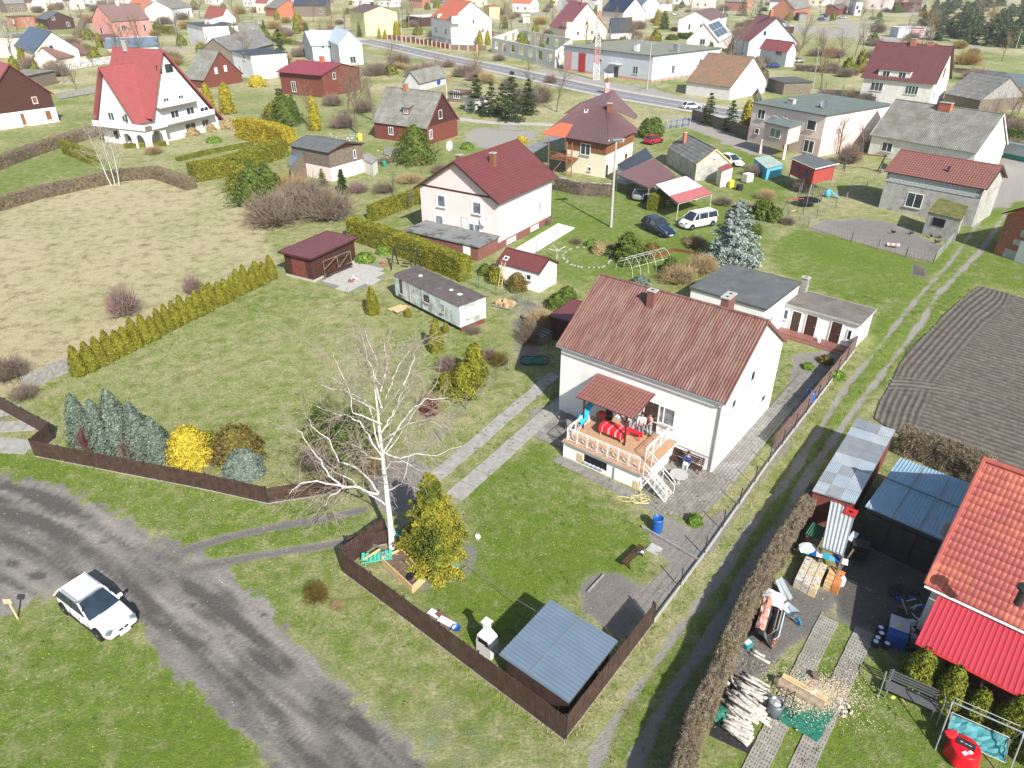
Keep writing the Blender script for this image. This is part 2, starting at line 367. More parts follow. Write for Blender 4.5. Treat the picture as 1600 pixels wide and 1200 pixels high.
 for d in doors:
  f,s,ww,hh,mt=d[:5];z0=d[5]if len(d)>5 else .02;o,t,ln=fr[f];s=s*ln;door(T,(o[0]+t[0]*s,o[1]+t[1]*s),t,ww,hh,mt,z0)
 for c in chim:
  cx,cy,hh,cw,cd,cm=c;vy=cy*D_;zz=He if flat else(He+k*vy if cy<frac else Hr-kb*(vy-D_*frac))
  chimney(T,cx*L_,vy,zz-.3,zz+hh,cw,cd,cm)
 return T
def sdp(px,py,poly):
 d=np.full(px.shape,1e9);ins=np.zeros(px.shape,bool);n=len(poly)
 for i in range(n):
  ax,ay=poly[i];bx_,by_=poly[(i+1)%n];ex,ey=bx_-ax,by_-ay
  t=np.clip(((px-ax)*ex+(py-ay)*ey)/(ex*ex+ey*ey+1e-9),0,1)
  d=np.minimum(d,np.hypot(px-ax-ex*t,py-ay-ey*t))
  c=((ay>py)!=(by_>py))&(px<(bx_-ax)*(py-ay)/((by_-ay)if abs(by_-ay)>1e-9 else 1e-9)+ax);ins^=c
 return np.where(ins,-d,d)
def sdl(px,py,line):
 d=np.full(px.shape,1e9)
 for(ax,ay),(bx_,by_)in zip(line,line[1:]):
  ex,ey=bx_-ax,by_-ay;t=np.clip(((px-ax)*ex+(py-ay)*ey)/(ex*ex+ey*ey+1e-9),0,1)
  d=np.minimum(d,np.hypot(px-ax-ex*t,py-ay-ey*t))
 return d
def wp(poly):return[tuple(W(*p)[:2])for p in poly]
def vnoise(x,y,s,seed=0):
 "cheap value noise"
 x=x*s+seed*17.3;y=y*s-seed*9.1;xi=np.floor(x).astype(np.int64);yi=np.floor(y).astype(np.int64);fx=x-xi;fy=y-yi
 fx=fx*fx*(3-2*fx);fy=fy*fy*(3-2*fy)
 def h(a,b):
  n=(a*374761393+b*668265263+seed*982451653)&0x7fffffff;n=((n^(n>>13))*1274126177)&0x7fffffff
  return(n&0xffff)/65535.
 return(h(xi,yi)*(1-fx)+h(xi+1,yi)*fx)*(1-fy)+(h(xi,yi+1)*(1-fx)+h(xi+1,yi+1)*fx)*fy
def fbm(x,y,s,seed=0,o=4):
 r=0;a=.5
 for i in range(o):r=r+a*vnoise(x,y,s*2**i,seed+i);a*=.5
 return r/(1-.5**o)
def ss(d,w):
 t=np.clip(.5-d/(2*w),0,1);return t*t*(3-2*t)
ROAD=[(-160,690),(0,738),(60,752),(130,775),(200,812),(300,868),(360,902),(420,948),(480,1018),(545,1085),(610,1135),(700,1225),(730,1270),(470,1270),(430,1215),(400,1165),(345,1110),(290,1055),(240,1010),(215,985),(180,960),(90,925),(40,940),(0,960),(-160,1010)]
TRK=[[(-40,742),(60,775),(120,800),(200,855),(270,898),(350,952),(420,1012),(500,1082),(560,1132),(650,1225)],
       [(-40,775),(70,820),(130,860),(190,905),(250,958),(330,1022),(400,1092),(460,1152),(520,1225)],[(-30,800),(60,830),(150,888),(200,920)],[(-20,880),(60,870),(130,880)]]
ENT=[[(280,890),(400,868),(480,856),(545,846)],[(290,858),(360,838),(430,822),(500,812),(570,795)]]
RUTL=[(925,1200),(945,1150),(975,1100),(1017,1045),(1050,995),(1087,950),(1127,898),(1160,842),(1200,788),(1240,735),(1290,655),(1325,600),(1375,540),(1412,492),(1450,447),(1487,407),(1510,375),(1545,325)]
RUTR=[(980,1225),(1012,1150),(1050,1080),(1100,1012),(1162,905),(1200,840),(1222,812),(1262,745),(1317,665),(1362,605),(1412,540),(1440,505),(1465,460),(1495,430),(1532,392),(1565,345),(1585,300)]
FIELD=[(1532,447),(1600,466),(1800,520),(1800,840),(1540,728),(1400,678),(1366,655),(1378,622),(1392,598),(1406,570),(1422,543),(1452,518),(1473,495),(1502,468)]
MEADOW=[(-160,362),(0,322),(180,274),(245,266),(330,290),(385,330),(420,385),(435,405),(115,560),(38,612),(-160,690)]
SOIL=[
 ([(1262,356),(1290,343),(1360,343),(1425,358),(1472,388),(1455,410),(1330,378)],.5,.85,.45),
 ([(895,925),(925,900),(960,893),(1005,915),(1012,945),(975,1000),(905,962)],.4,.75,.5),
 ([(1327,548),(1290,610),(1225,705),(1165,790),(1100,872),(1062,850),(1080,815),(1140,795),(1190,740),(1225,660),(1240,555),(1290,545)],.3,.95,.35),
 ([(1022,800),(1075,815),(1100,870),(1050,935),(1005,960),(985,935),(1040,880),(1010,840)],.4,.8,.3),
 ([(1345,838),(1470,905),(1455,1000),(1395,1015),(1350,985),(1310,960),(1300,905)],.5,1.,.88),
 ([(1185,925),(1235,900),(1300,925),(1300,950),(1262,990),(1230,1010),(1210,1050),(1160,1085),(1120,1120),(1130,1060),(1165,990)],.4,.92,.62),
 ([(590,715),(640,712),(700,735),(660,775),(640,800),(600,800),(575,770)],.4,.85,.35),
 ([(640,800),(720,815),(760,860),(735,910),(660,935),(600,900)],.5,.55,.35),
 ([(735,200),(790,196),(838,206),(830,222),(770,232),(725,222)],1.5,.9,-.6),
 ([(455,430),(540,405),(600,415),(590,445),(520,452)],.6,.6,.3),
 ([(845,108),(890,118),(1015,138),(1100,158),(1075,168),(860,134),(838,120)],.5,1.,-.1),
 ([(1350,255),(1460,350),(1500,345),(1560,330),(1620,250),(1560,250)],1.0,.45,.2),
 ([(1575,232),(1700,235),(1700,300),(1540,330),(1560,270)],.8,.85,-.2),
 ([(1235,40),(1300,43),(1340,50),(1400,58),(1450,54),(1460,60),(1400,68),(1330,60),(1230,50)],3.,.95,-.6),
 ([(1250,26),(1300,27),(1345,40),(1350,52),(1320,48),(1300,34),(1250,33)],3.,.9,-.5),
 ([(1395,40),(1470,32),(1500,42),(1440,52)],3.,.8,-.4),
 ([(1000,55),(1120,20),(1200,26),(1100,60)],5.,.4,.2),
 ([(870,275),(945,290),(940,325),(880,320)],1.,.4,0.),
 ([(1130,340),(1230,310),(1330,320),(1260,360),(1160,380)],2.,.45,.3),
 ([(800,460),(860,470),(850,560),(810,590),(790,560)],.8,.55,.5),
 ([(1030,180),(1095,190),(1215,235),(1200,250),(1080,205)],.6,.8,-.4),
 ([(640,700),(760,580),(790,590),(690,690),(640,745)],.5,.45,.2),
 ([(-60,640),(20,600),(60,640),(80,690),(20,700),(-60,690)],.8,.4,.3),
 ([(400,1095),(470,980),(640,1080),(800,1140),(870,1170),(800,1225),(640,1225)],1.2,.38,-.1),
 ([(1100,1075),(1180,1110),(1170,1165),(1120,1140)],.3,.6,.6),
 ([(1560,420),(1600,430),(1600,445),(1570,436)],.5,.6,.2),
 ([(1425,412),(1450,418),(1448,434),(1422,430)],.3,.9,.9),
]
LUSH=[(MEADOW,.6,.17),([(-160,280),(60,225),(170,245),(190,265),(0,320),(-160,360)],.8,.72),
 ([(115,575),(430,440),(600,450),(700,545),(650,620),(480,745),(250,700),(60,650)],1.,.56),
 ([(600,470),(700,520),(800,480),(800,570),(700,640),(620,560)],1.,.62),
 ([(-160,680),(0,705),(60,710),(460,790),(580,800),(500,850),(350,880),(200,812),(0,738)],.5,.78),
 ([(350,905),(530,850),(540,895),(880,1160),(700,1225),(480,1010)],.6,.62),
 ([(-160,1000),(0,960),(100,930),(240,1010),(345,1110),(430,1225),(-160,1260)],.6,.76),
 ([(720,740),(850,700),(950,775),(1030,830),(1000,900),(880,930),(800,990),(740,1010),(640,920),(730,830)],.6,.82),
 ([(1190,400),(1250,355),(1340,378),(1450,412),(1450,440),(1370,480),(1250,450)],.6,.84),
 ([(1375,490),(1530,330),(1600,300),(1700,470),(1600,462),(1530,445),(1440,530),(1320,660)],.6,.8),
 ([(870,290),(1000,300),(1200,330),(1200,400),(900,450),(800,400)],1.,.78),
 ([(1030,200),(1100,195),(1230,240),(1220,330),(1100,300)],.8,.7),
 ([(1280,1000),(1340,960),(1480,1060),(1600,1150),(1600,1260),(1150,1260),(1110,1130)],.6,.74),
 ([(340,140),(560,130),(620,200),(840,180),(860,260),(560,300),(380,280)],3.,.55),
 ([(0,200),(150,160),(150,240),(0,260)],2.,.6),
 ([(1240,50),(1400,70),(1600,90),(1600,125),(1380,110),(1230,140)],4.,.5),
 ([(950,1160),(1130,880),(1330,590),(1500,370),(1560,340),(1320,680),(1200,860),(1000,1200)],.3,.72)]
def fields(X,Y):
 px,py=PX(X,Y,0.)
 dep=Y*cP+CAMH*sP;ppm=FPX/np.maximum(dep,5.)
 nz=(fbm(X,Y,.55,3)-.5);nb=fbm(X,Y,.12,9)-.5;nf=fbm(X,Y,2.2,5,3)-.5
 fr_=np.clip((Y-95)/90,0,1);lush=.5+nb*(.5+.8*fr_)-.14*fr_;dirt=.06+np.maximum(0,nb*.7)*.6+fr_*np.clip(fbm(X,Y,.07,77)-.5,0,1)*2.2;tone=np.full(X.shape,.1)
 for poly,w,v in LUSH:
  k=ss(sdp(px,py,poly)/ppm+nz*w*2,w);lush=lush*(1-k)+(v+nb*.45)*k;dirt=dirt*(1-k)+.02*k
 for poly,w,a,tn in SOIL:
  k=ss(sdp(px,py,poly)/ppm+nz*w*2.2,w);dirt=np.maximum(dirt,k*(a+nf*.3));tone=tone*(1-k)+tn*k
 road=ss(sdp(px,py,ROAD)/ppm+nz*.7+nf*1.5,.9);dirt=np.maximum(dirt,road);tone=tone*(1-road)+road*(.50+nz*.25)
 z=np.zeros(X.shape)
 for i,l in enumerate(TRK):
  wv=11 if i<2 else 5
  k=np.exp(-(sdl(px,py,l)/ppm/(wv*.055))**2)*(.75 if i<2 else .5)*(1.+nf*.6);tone=np.maximum(tone,k*1.1);z-=.05*k*road
 dcl=sdl(px,py,TRK[0])/ppm;tone=tone+road*((vnoise(dcl*3.2,(px+py)*.012,1.,5)-.5)*.75+(vnoise(dcl*9,(px+py)*.03,1.,6)-.5)*.5)
 for l in ENT:
  d=sdl(px,py,l)/ppm;k=np.exp(-((d+nz*.1)/.26)**2);dirt=np.maximum(dirt,k*.9);tone=tone*(1-k)+.62*k;z-=.04*k
 trk=np.zeros(X.shape)
 for l,w,tn in((RUTL,.30,.12),(RUTR,.38,.08)):
  d=sdl(px,py,l)/ppm;k=np.exp(-((d+nz*.5)/w)**2);near=np.clip((py-200)/300,0,1)
  dirt=np.maximum(dirt,k*(.74+nf*.9));tone=tone*(1-k)+tn*k;z-=.05*k;trk=np.maximum(trk,np.exp(-(d/1.0)**2))
 for sx_,sy_,sr in((230,964,5),(221,967,5),(245,907,4),(299,945,5),(360,995,6),(392,1016,5),(140,805,5),(95,820,5),(162,847,5),(128,821,4),(550,1125,8),(452,1055,4),(60,900,14),(20,880,12),(330,1000,5),(410,960,4)):k=np.exp(-(((px-sx_)/sr)**2+((py-sy_)/(sr*.6))**2)*(1+nf*2));tone=np.maximum(tone,k*1.2*road)
 k=np.exp(-((px-415)/38)**2-((py-1035)/16-(px-415)/26)**2);tone=np.maximum(tone,k*1.2*road)
 for cx,cy,r,s in((575,1000,26,.5),(900,1165,25,.5),(700,1110,40,.4),(1010,1000,20,.3),(140,660,18,.4)):
  d=np.hypot(px-cx,(py-cy)*1.5)-r;k=ss(d/ppm+nz*1.5,.6);dirt=np.maximum(dirt,k*s)
 fld=ss(sdp(px,py,FIELD)/ppm+nz*.5,.25);dirt=np.maximum(dirt,fld);tone=tone*(1-fld)+.35*fld
 lush=lush+nf*.25
 return np.clip(lush,0,1),np.clip(dirt,0,1),np.clip(tone,-1,1),road,fld,trk,z
def ground_material():
 m=bpy.data.materials.new('ground_cover');m.use_nodes=True;nt=m.node_tree;L=nt.links.new;b=nt.nodes['Principled BSDF'];b.inputs['Roughness'].default_value=.95;b.inputs['Specular IOR Level'].default_value=.12
 geo=nn(nt,'ShaderNodeNewGeometry')
 def noise(sc,det=5,ro=.65,vec=None):
  n=nn(nt,'ShaderNodeTexNoise');n.inputs['Scale'].default_value=sc;n.inputs['Detail'].default_value=det;n.inputs['Roughness'].default_value=ro;L(vec or geo.outputs['Position'],n.inputs['Vector']);return n.outputs[0]
 def rng(s,a,b_,c=0.,d=1.):
  r=nn(nt,'ShaderNodeMapRange');r.inputs[1].default_value=a;r.inputs[2].default_value=b_;r.inputs[3].default_value=c;r.inputs[4].default_value=d;L(s,r.inputs[0]);return r.outputs[0]
 def mix(f,a,c):
  x=nn(nt,'ShaderNodeMix',data_type='RGBA');L(f,x.inputs[0])
  for i,v in((6,a),(7,c)):
   if isinstance(v,tuple):x.inputs[i].default_value=(*v,1)
   else:L(v,x.inputs[i])
  return x.outputs[2]
 def math_(op,a,c):
  x=nn(nt,'ShaderNodeMath',operation=op)
  for i,v in((0,a),(1,c)):
   if isinstance(v,float):x.inputs[i].default_value=v
   else:L(v,x.inputs[i])
  return x.outputs[0]
 at={k:nn(nt,'ShaderNodeAttribute',attribute_name=k).outputs['Fac']for k in('lush','dirt','tone')}
 n_mid,n_fine,n_big,n_vf=noise(1.1,6,.7),noise(7.,5,.75),noise(.22,4),noise(22.,3,.7)
 lush=math_('ADD',at['lush'],math_('MULTIPLY',math_('SUBTRACT',n_mid,.5),1.3))
 lush=math_('ADD',lush,math_('MULTIPLY',math_('SUBTRACT',n_fine,.5),1.1))
 g1=mix(rng(n_big,.35,.65),(.225,.320,.042),(.145,.240,.024))
 g1=mix(rng(n_vf,.3,.7),g1,(.115,.175,.028))
 g1=mix(rng(noise(3.2,4,.6),.35,.62),(.115,.170,.030),g1)
 st=mix(rng(n_fine,.3,.7),(.58,.510,.345),(.36,.325,.190))
 st=mix(rng(noise(.7,6,.7),.50,.66),st,(.25,.200,.125));grass=mix(rng(lush,.12,.82),st,g1);gd=nn(nt,'ShaderNodeMix',data_type='RGBA',blend_type='MULTIPLY');gd.inputs[0].default_value=1.;L(grass,gd.inputs[6]);L(mix(rng(noise(14.,4,.8),.32,.6),(.62,.62,.6),(1.12,1.12,1.08)),gd.inputs[7]);grass=gd.outputs[2]
 dl=mix(rng(noise(5.,7,.75),.3,.7),(.39,.366,.330),(.25,.235,.211))
 dd=mix(rng(noise(9.,6,.75),.3,.7),(.135,.126,.116),(.085,.080,.074))
 sand=mix(rng(n_mid,.3,.7),(.62,.47,.30),(.50,.37,.23))
 tone=math_('ADD',at['tone'],math_('MULTIPLY',math_('SUBTRACT',n_mid,.5),.45))
 di=mix(rng(tone,.05,.85),dl,dd);di=mix(rng(math_('MULTIPLY',at['tone'],-1.),.08,.5),di,sand)
 peb=nn(nt,'ShaderNodeTexVoronoi');peb.inputs['Scale'].default_value=9.;L(geo.outputs['Position'],peb.inputs['Vector'])
 di=mix(rng(peb.outputs['Distance'],.10,.04),di,(.42,.40,.37))
 f=math_('ADD',at['dirt'],math_('MULTIPLY',math_('SUBTRACT',n_fine,.5),.9));f=math_('ADD',f,math_('MULTIPLY',math_('SUBTRACT',n_mid,.5),.5))
 L(mix(rng(f,.38,.62),grass,di),b.inputs['Base Color'])
 bp=nn(nt,'ShaderNodeBump');bp.inputs['Strength'].default_value=.9;bp.inputs['Distance'].default_value=.10;L(math_('ADD',n_fine,math_('MULTIPLY',n_vf,.6)),bp.inputs['Height']);L(bp.outputs[0],b.inputs['Normal'])
 return m
m_ground=ground_material()
def grid_mesh(name,X,Y,Z,keep,attrs,mat,smooth=True):
 """quads of a structured grid where keep (cells) is true"""
 nr,nc=X.shape;idx=np.arange(nr*nc).reshape(nr,nc)
 q=np.stack([idx[:-1,:-1],idx[:-1,1:],idx[1:,1:],idx[1:,:-1]],-1)[keep]
 used,inv=np.unique(q,return_inverse=True);q=inv.reshape(-1,4);co=np.stack([X.ravel(),Y.ravel(),Z.ravel()],-1)[used]
 me=bpy.data.meshes.new(name);me.vertices.add(len(co));me.vertices.foreach_set('co',co.astype(np.float32).ravel())
 me.loops.add(q.size);me.loops.foreach_set('vertex_index',q.ravel().astype(np.int32));me.polygons.add(len(q));me.polygons.foreach_set('loop_start',np.arange(0,q.size,4,dtype=np.int32))
 if smooth:me.polygons.foreach_set('use_smooth',np.ones(len(q),bool))
 me.update(calc_edges=True)
 for k,a in attrs.items():
  at=me.attributes.new(k,'FLOAT','POINT');at.data.foreach_set('value',a.ravel()[used].astype(np.float32))
 me.materials.append(mat);return me
NR,NCx=560,520
yy=np.concatenate([np.geomspace(4,520,NR),np.geomspace(560,4000,24)]);sx=np.linspace(-1.35,1.35,NCx);YY,SX=np.meshgrid(yy,sx,indexing='ij')
XX=SX*(YY+17)
lu,di,tn,rd,fl,tk,zz=fields(XX,YY)
zz=zz+(fbm(XX,YY,.8,21)-.5)*.04
zz=np.where(YY>130,0,zz)-.03*fl
cellm=lambda a:(a[:-1,:-1]+a[1:,1:]+a[1:,:-1]+a[:-1,1:])/4
c_rd,c_fl,c_tk,c_di=map(cellm,(rd,fl,tk,di));A_=dict(lush=lu,dirt=di,tone=tn)
mR=c_rd>.5;mF=(c_fl>.5)&~mR;mT=(c_tk>.45)&~mR&~mF;mD=((c_di>.55)&~mR&~mT)|mF;mT&=~mF;mG=~(mR|mT|mD)
for nme,k in(('grass_ground',mG),('dirt_road',mR),('farm_track',mT),('bare_earth',mD)):
 link(nme,grid_mesh(nme,XX,YY,zz,k,A_,m_ground),kind='structure')
fx=np.arange(20,62,.085);fy=np.arange(22,80,.085);FY,FX_=np.meshgrid(fy,fx,indexing='ij')
px_,py_=PX(FX_,FY,0.);ppm_=FPX/(FY*cP+CAMH*sP);sdf=sdp(px_,py_,FIELD)/ppm_+(fbm(FX_,FY,.6,3)-.5)*.2
e0,e1=W(1400,678),W(1540,728);a1=math.atan2(e1.y-e0.y,e1.x-e0.x);r0,r1=W(1378,622),W(1452,518);a2=math.atan2(r1.y-r0.y,r1.x-r0.x)
wob=(fbm(FX_,FY,.25,31)-.5)*.18
w1=(-FX_*math.sin(a1)+FY*math.cos(a1))+wob*.4;w2=(-FX_*math.sin(a2)+FY*math.cos(a2))+wob
edge=-sdp(px_,py_,[(1366,655),(1378,622),(1392,598),(1406,570),(1452,518),(1502,468),(1532,447),(1600,466),(1800,520),(1800,840),(1400,678)])/ppm_
dl_=sdl(px_,py_,[(1366,655),(1378,622),(1392,598),(1406,570),(1452,518),(1502,468),(1532,447)])/ppm_
hl=np.clip((dl_-2.6)/.6,0,1)
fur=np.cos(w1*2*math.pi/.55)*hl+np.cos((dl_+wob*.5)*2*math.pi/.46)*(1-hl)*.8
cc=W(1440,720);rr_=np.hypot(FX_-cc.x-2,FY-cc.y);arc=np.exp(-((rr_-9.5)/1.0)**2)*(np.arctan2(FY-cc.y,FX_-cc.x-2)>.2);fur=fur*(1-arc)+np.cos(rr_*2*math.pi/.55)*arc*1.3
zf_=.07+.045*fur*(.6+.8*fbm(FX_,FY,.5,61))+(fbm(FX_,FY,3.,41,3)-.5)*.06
kf=cellm(sdf)<0
mf=M('ploughed_soil',(.108,.097,.084),.97,.2,1.2,.8,14,spec=.1,col2=(.155,.142,.125),c2s=2.2,c2t=.6,c2w=.12)
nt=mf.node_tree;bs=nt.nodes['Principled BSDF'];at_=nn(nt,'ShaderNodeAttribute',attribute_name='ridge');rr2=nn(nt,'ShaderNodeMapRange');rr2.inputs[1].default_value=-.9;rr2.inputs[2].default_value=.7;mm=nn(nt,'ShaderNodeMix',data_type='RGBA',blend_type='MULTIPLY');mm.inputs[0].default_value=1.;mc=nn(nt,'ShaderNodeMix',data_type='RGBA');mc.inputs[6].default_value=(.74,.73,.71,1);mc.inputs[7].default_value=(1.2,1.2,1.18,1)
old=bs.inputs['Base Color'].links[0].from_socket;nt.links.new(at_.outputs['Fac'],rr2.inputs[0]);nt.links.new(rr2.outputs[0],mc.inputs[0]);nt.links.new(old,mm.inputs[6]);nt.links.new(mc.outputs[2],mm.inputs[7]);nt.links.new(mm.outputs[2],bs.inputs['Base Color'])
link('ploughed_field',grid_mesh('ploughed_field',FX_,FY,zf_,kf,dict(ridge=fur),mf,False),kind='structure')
def strip(name,line,width,z,mat,off=0.,kind='structure',thick=0.,parent=None):
 p=[Vector((q[0],q[1],0))for q in line];l=[];r=[]
 for i in range(len(p)):
  d=(p[min(i+1,len(p)-1)]-p[max(i-1,0)]).normalized();n=Vector((-d.y,d.x,0));l.append(p[i]+n*(off+width/2));r.append(p[i]+n*(off-width/2))
 m=MB();o=0;n=len(p)
 m.v=[(q.x,q.y,z)for q in l]+[(q.x,q.y,z)for q in r];m.f=[(i,n+i,n+i+1,i+1)for i in range(n-1)]
 if thick:m.v+=[(q.x,q.y,z-thick)for q in l]+[(q.x,q.y,z-thick)for q in r];m.f+=[(2*n+i,i,i+1,2*n+i+1)for i in range(n-1)]+[(n+i,3*n+i,3*n+i+1,n+i+1)for i in range(n-1)]
 return m.build(name,mat,parent,kind=kind)
def smooth_line(pts,k=8):
 out=[]
 for i in range(len(pts)-1):
  p0=pts[max(i-1,0)];p1=pts[i];p2=pts[i+1];p3=pts[min(i+2,len(pts)-1)]
  for j in range(k):
   t=j/k;out.append(tuple(.5*((2*p1[a])+(-p0[a]+p2[a])*t+(2*p0[a]-5*p1[a]+4*p2[a]-p3[a])*t*t+(-p0[a]+3*p1[a]-3*p2[a]+p3[a])*t**3)for a in range(2)))
 out.append(tuple(pts[-1][:2]));return out
m_asph=M('asphalt',(.20,.20,.21),.9,.1,.5,.2,40,col2=(.24,.24,.24),c2s=.3)
m_pave=M('pavement_paving',(.42,.40,.37),.9,.1,.8)
m_paint=M('road_paint',(.75,.75,.75),.7,.05)
RL=smooth_line([W(*p)for p in[(566,63),(600,70),(680,88),(760,104),(870,128),(960,147),(1100,171),(1250,196),(1420,222),(1620,240),(1900,262)]])
strip('asphalt_road',RL,6.4,.03,m_asph);strip('pavement',RL,1.8,.14,m_pave,4.5,thick=.12);strip('pavement',RL,1.6,.14,m_pave,-4.4,thick=.12)
strip('kerb',RL,.16,.13,m_conclt,3.35,thick=.12);strip('kerb',RL,.16,.13,m_conclt,-3.35,thick=.12)
RL2=smooth_line([W(*p)for p in[(250,8),(330,22),(400,12),(460,0)]]);strip('side_street',RL2,5.,.034,m_pave)
RL3=smooth_line([W(*p)for p in[(380,33),(450,42),(520,52),(580,66)]]);strip('side_street',RL3,5.,.026,m_pave)
dm=MB();acc=0
for a,b in zip(RL,RL[1:]):
 a=Vector((*a[:2],.036));b=Vector((*b[:2],.036));n_=int((b-a).length/8)+1
 for j in range(n_):
  p=a.lerp(b,j/n_);q=p+(b-a).normalized()*3.;n=Vector((-(b-a).y,(b-a).x,0)).normalized()*.08;dm.add([p-n,q-n,q+n,p+n],[(0,1,2,3)])
dm.build('road_marking',m_paint,kind='structure')
strip('lane',smooth_line([W(*p)for p in[(715,186),(770,192),(830,194),(870,196)]]),2.6,.03,m_pave)
strip('driveway',smooth_line([W(*p)for p in[(822,236),(850,225),(878,210)]]),3.0,.03,m_asph)
m_water=M('river_water',(.02,.03,.045),.12,.3,.05,spec=.3)
wm=MB();wm.prism([tuple(W(*p)[:2])for p in[(1800,175),(1640,150),(1590,136),(1560,122),(1490,113),(1490,106),(1545,110),(1600,116),(1660,124),(1800,140)]],-.02,.02);wm.build('river',m_water,kind='structure')
def quads(name,c,nrm,a,b,mat,parent=None,attr=None,link_=True,tdir=None,**tags):
 """c centres (n,3); nrm normals; a,b half sizes; lozenge leaves"""
 n=len(c);nrm=nrm/np.maximum(np.linalg.norm(nrm,axis=1,keepdims=True),1e-9)
 t=RS.normal(size=(n,3))if tdir is None else tdir
 t=t-nrm*(t*nrm).sum(1,keepdims=True);t/=np.maximum(np.linalg.norm(t,axis=1,keepdims=True),1e-9);s=np.cross(nrm,t)
 a=np.asarray(a).reshape(-1,1);b=np.asarray(b).reshape(-1,1)
 v=np.stack([c+t*a,c+s*b-t*a*.15,c-t*a,c-s*b-t*a*.15],1).reshape(-1,3)
 me=bpy.data.meshes.new(name);me.vertices.add(4*n);me.vertices.foreach_set('co',v.astype(np.float32).ravel())
 me.loops.add(4*n);me.loops.foreach_set('vertex_index',np.arange(4*n,dtype=np.int32));me.polygons.add(n);me.polygons.foreach_set('loop_start',np.arange(0,4*n,4,dtype=np.int32));me.update(calc_edges=True)
 for k,x in(attr or{}).items():
  at=me.attributes.new(k,'FLOAT','POINT');at.data.foreach_set('value',np.repeat(x,4).astype(np.float32))
 me.materials.append(mat)
 return link(name,me,parent,**tags)if link_ else me
def blade_material():
 m=bpy.data.materials.new('grass_blade');m.use_nodes=True;nt=m.node_tree;L=nt.links.new;b=nt.nodes['Principled BSDF'];b.inputs['Roughness'].default_value=.8;b.inputs['Specular IOR Level'].default_value=.15
 a=nn(nt,'ShaderNodeAttribute',attribute_name='lush');g=nn(nt,'ShaderNodeNewGeometry');x=nn(nt,'ShaderNodeMix',data_type='RGBA');r=nn(nt,'ShaderNodeMapRange');r.inputs[1].default_value=.15;r.inputs[2].default_value=.8
 L(a.outputs['Fac'],r.inputs[0]);L(r.outputs[0],x.inputs[0]);x.inputs[6].default_value=(.42,.37,.23,1);x.inputs[7].default_value=(.21,.29,.045,1)
 h=nn(nt,'ShaderNodeHueSaturation');r3=nn(nt,'ShaderNodeMapRange');r3.inputs[3].default_value=.7;r3.inputs[4].default_value=1.25;L(g.outputs['Random Per Island'],r3.inputs[0]);L(r3.outputs[0],h.inputs['Value']);L(x.outputs[2],h.inputs['Color']);L(h.outputs[0],b.inputs['Base Color']);return m
NB=420000
sy=np.sqrt(RS.rand(NB))*62+14;sX=(RS.rand(NB)*2-1)*.80*(sy+17)
l_,d_,t_,r_,f_,k_,z_=fields(sX,sy);keep=(RS.rand(NB)>(sy-34)/42)&(d_+RS.rand(NB)*.4<.62)&(r_<.5)&(f_<.5);sX,sy,l_,z_=sX[keep],sy[keep],l_[keep]+RS.normal(size=keep.sum())*.22,z_[keep]
n=len(sX);nr=RS.normal(size=(n,3))*np.array([1,1,.5]);cc_=np.stack([sX,sy,z_+.03],1);up=np.tile([0,0,1.],(n,1))+RS.normal(size=(n,3))*.7
BL=(cc_,nr,.03+.04*RS.rand(n),.010+.010*RS.rand(n),up,l_)
def leaf_shell(n,prof,R,H,size,depth=.3,jit=.6,lobes=.12,up=.35,z0=0.,seed=1,asp=.45):
 """leaf lozenges through the outer part of a body of revolution; prof(t) radius factor for t in 0..1"""
 rs=np.random.RandomState(seed);t=rs.rand(n*3);pr=prof(t);t=t[rs.rand(n*3)<pr/pr.max()][:n];n=len(t);pr=prof(t);a=rs.rand(n)*2*np.pi
 lob=1+lobes*np.sin(a*5+t*9+seed)+lobes*.8*np.sin(a*9-t*23+seed*2)+lobes*.6*np.sin(a*15+t*51)
 q=1-depth*rs.rand(n)**1.6;r=R*pr*lob*q
 c=np.stack([r*np.cos(a),r*np.sin(a),z0+t*H+rs.normal(size=n)*size*.5],1)
 nr=np.stack([np.cos(a),np.sin(a),np.full(n,up)],1)+rs.normal(size=(n,3))*jit
 s=size*(.6+.8*rs.rand(n));return c,nr,s,s*asp
def core(mb,prof,R,H,z0=0.,k=.72,n=9):return mb.lathe([(max(.01,R*k*float(prof(np.array([i/6.]))[0])),z0+H*(.02+.93*i/6))for i in range(7)],n)
P_thuja=lambda t:np.where(t<.12,.72+t*2.2,np.sqrt(np.clip(1-((t-.12)/.9)**1.55,.0,1)))
P_cone=lambda t:np.clip(1-t,.02,1)**.85*np.where(t<.06,.8+t*3,1)
P_ball=lambda t:np.sqrt(np.clip(1-(2*t-1)**2,.02,1))
P_dome=lambda t:np.sqrt(np.clip(1-(t*.98)**2.2,.02,1))
LM={}
def leafy(name,label,cat,loc,R,H,prof,mat,n=1500,size=.12,group=None,seed=1,depth=.3,trunk=True,part='foliage',up=.35,lobes=.12,jit=.6,cache=None,rz=0.,coremat=None,z0=0.):
 T=thing(name,label,cat,loc,rz,group);key=cache
 if key and key in LM:me,R0,H0,cm=LM[key]
 else:
  c,nr,a,b=leaf_shell(n,prof,R,H,size,depth,jit,lobes,up,z0,seed);me=quads(part,c,nr,a,b,mat,link_=False)
  cm=core(MB(),prof,R,H,z0).mesh('inner_growth',coremat or mat);R0,H0=R,H
  if key:LM[key]=(me,R,H,cm)
 sc=(R/R0,R/R0,H/H0);f=link(part,me,T,scale=sc);link('inner_growth',cm,T,scale=sc)
 if trunk:MB().tube([(0,0,-.05),(0,0,H*.5)],[max(.03,R*.08),.02],6).build('trunk',m_bark,T)
 return T
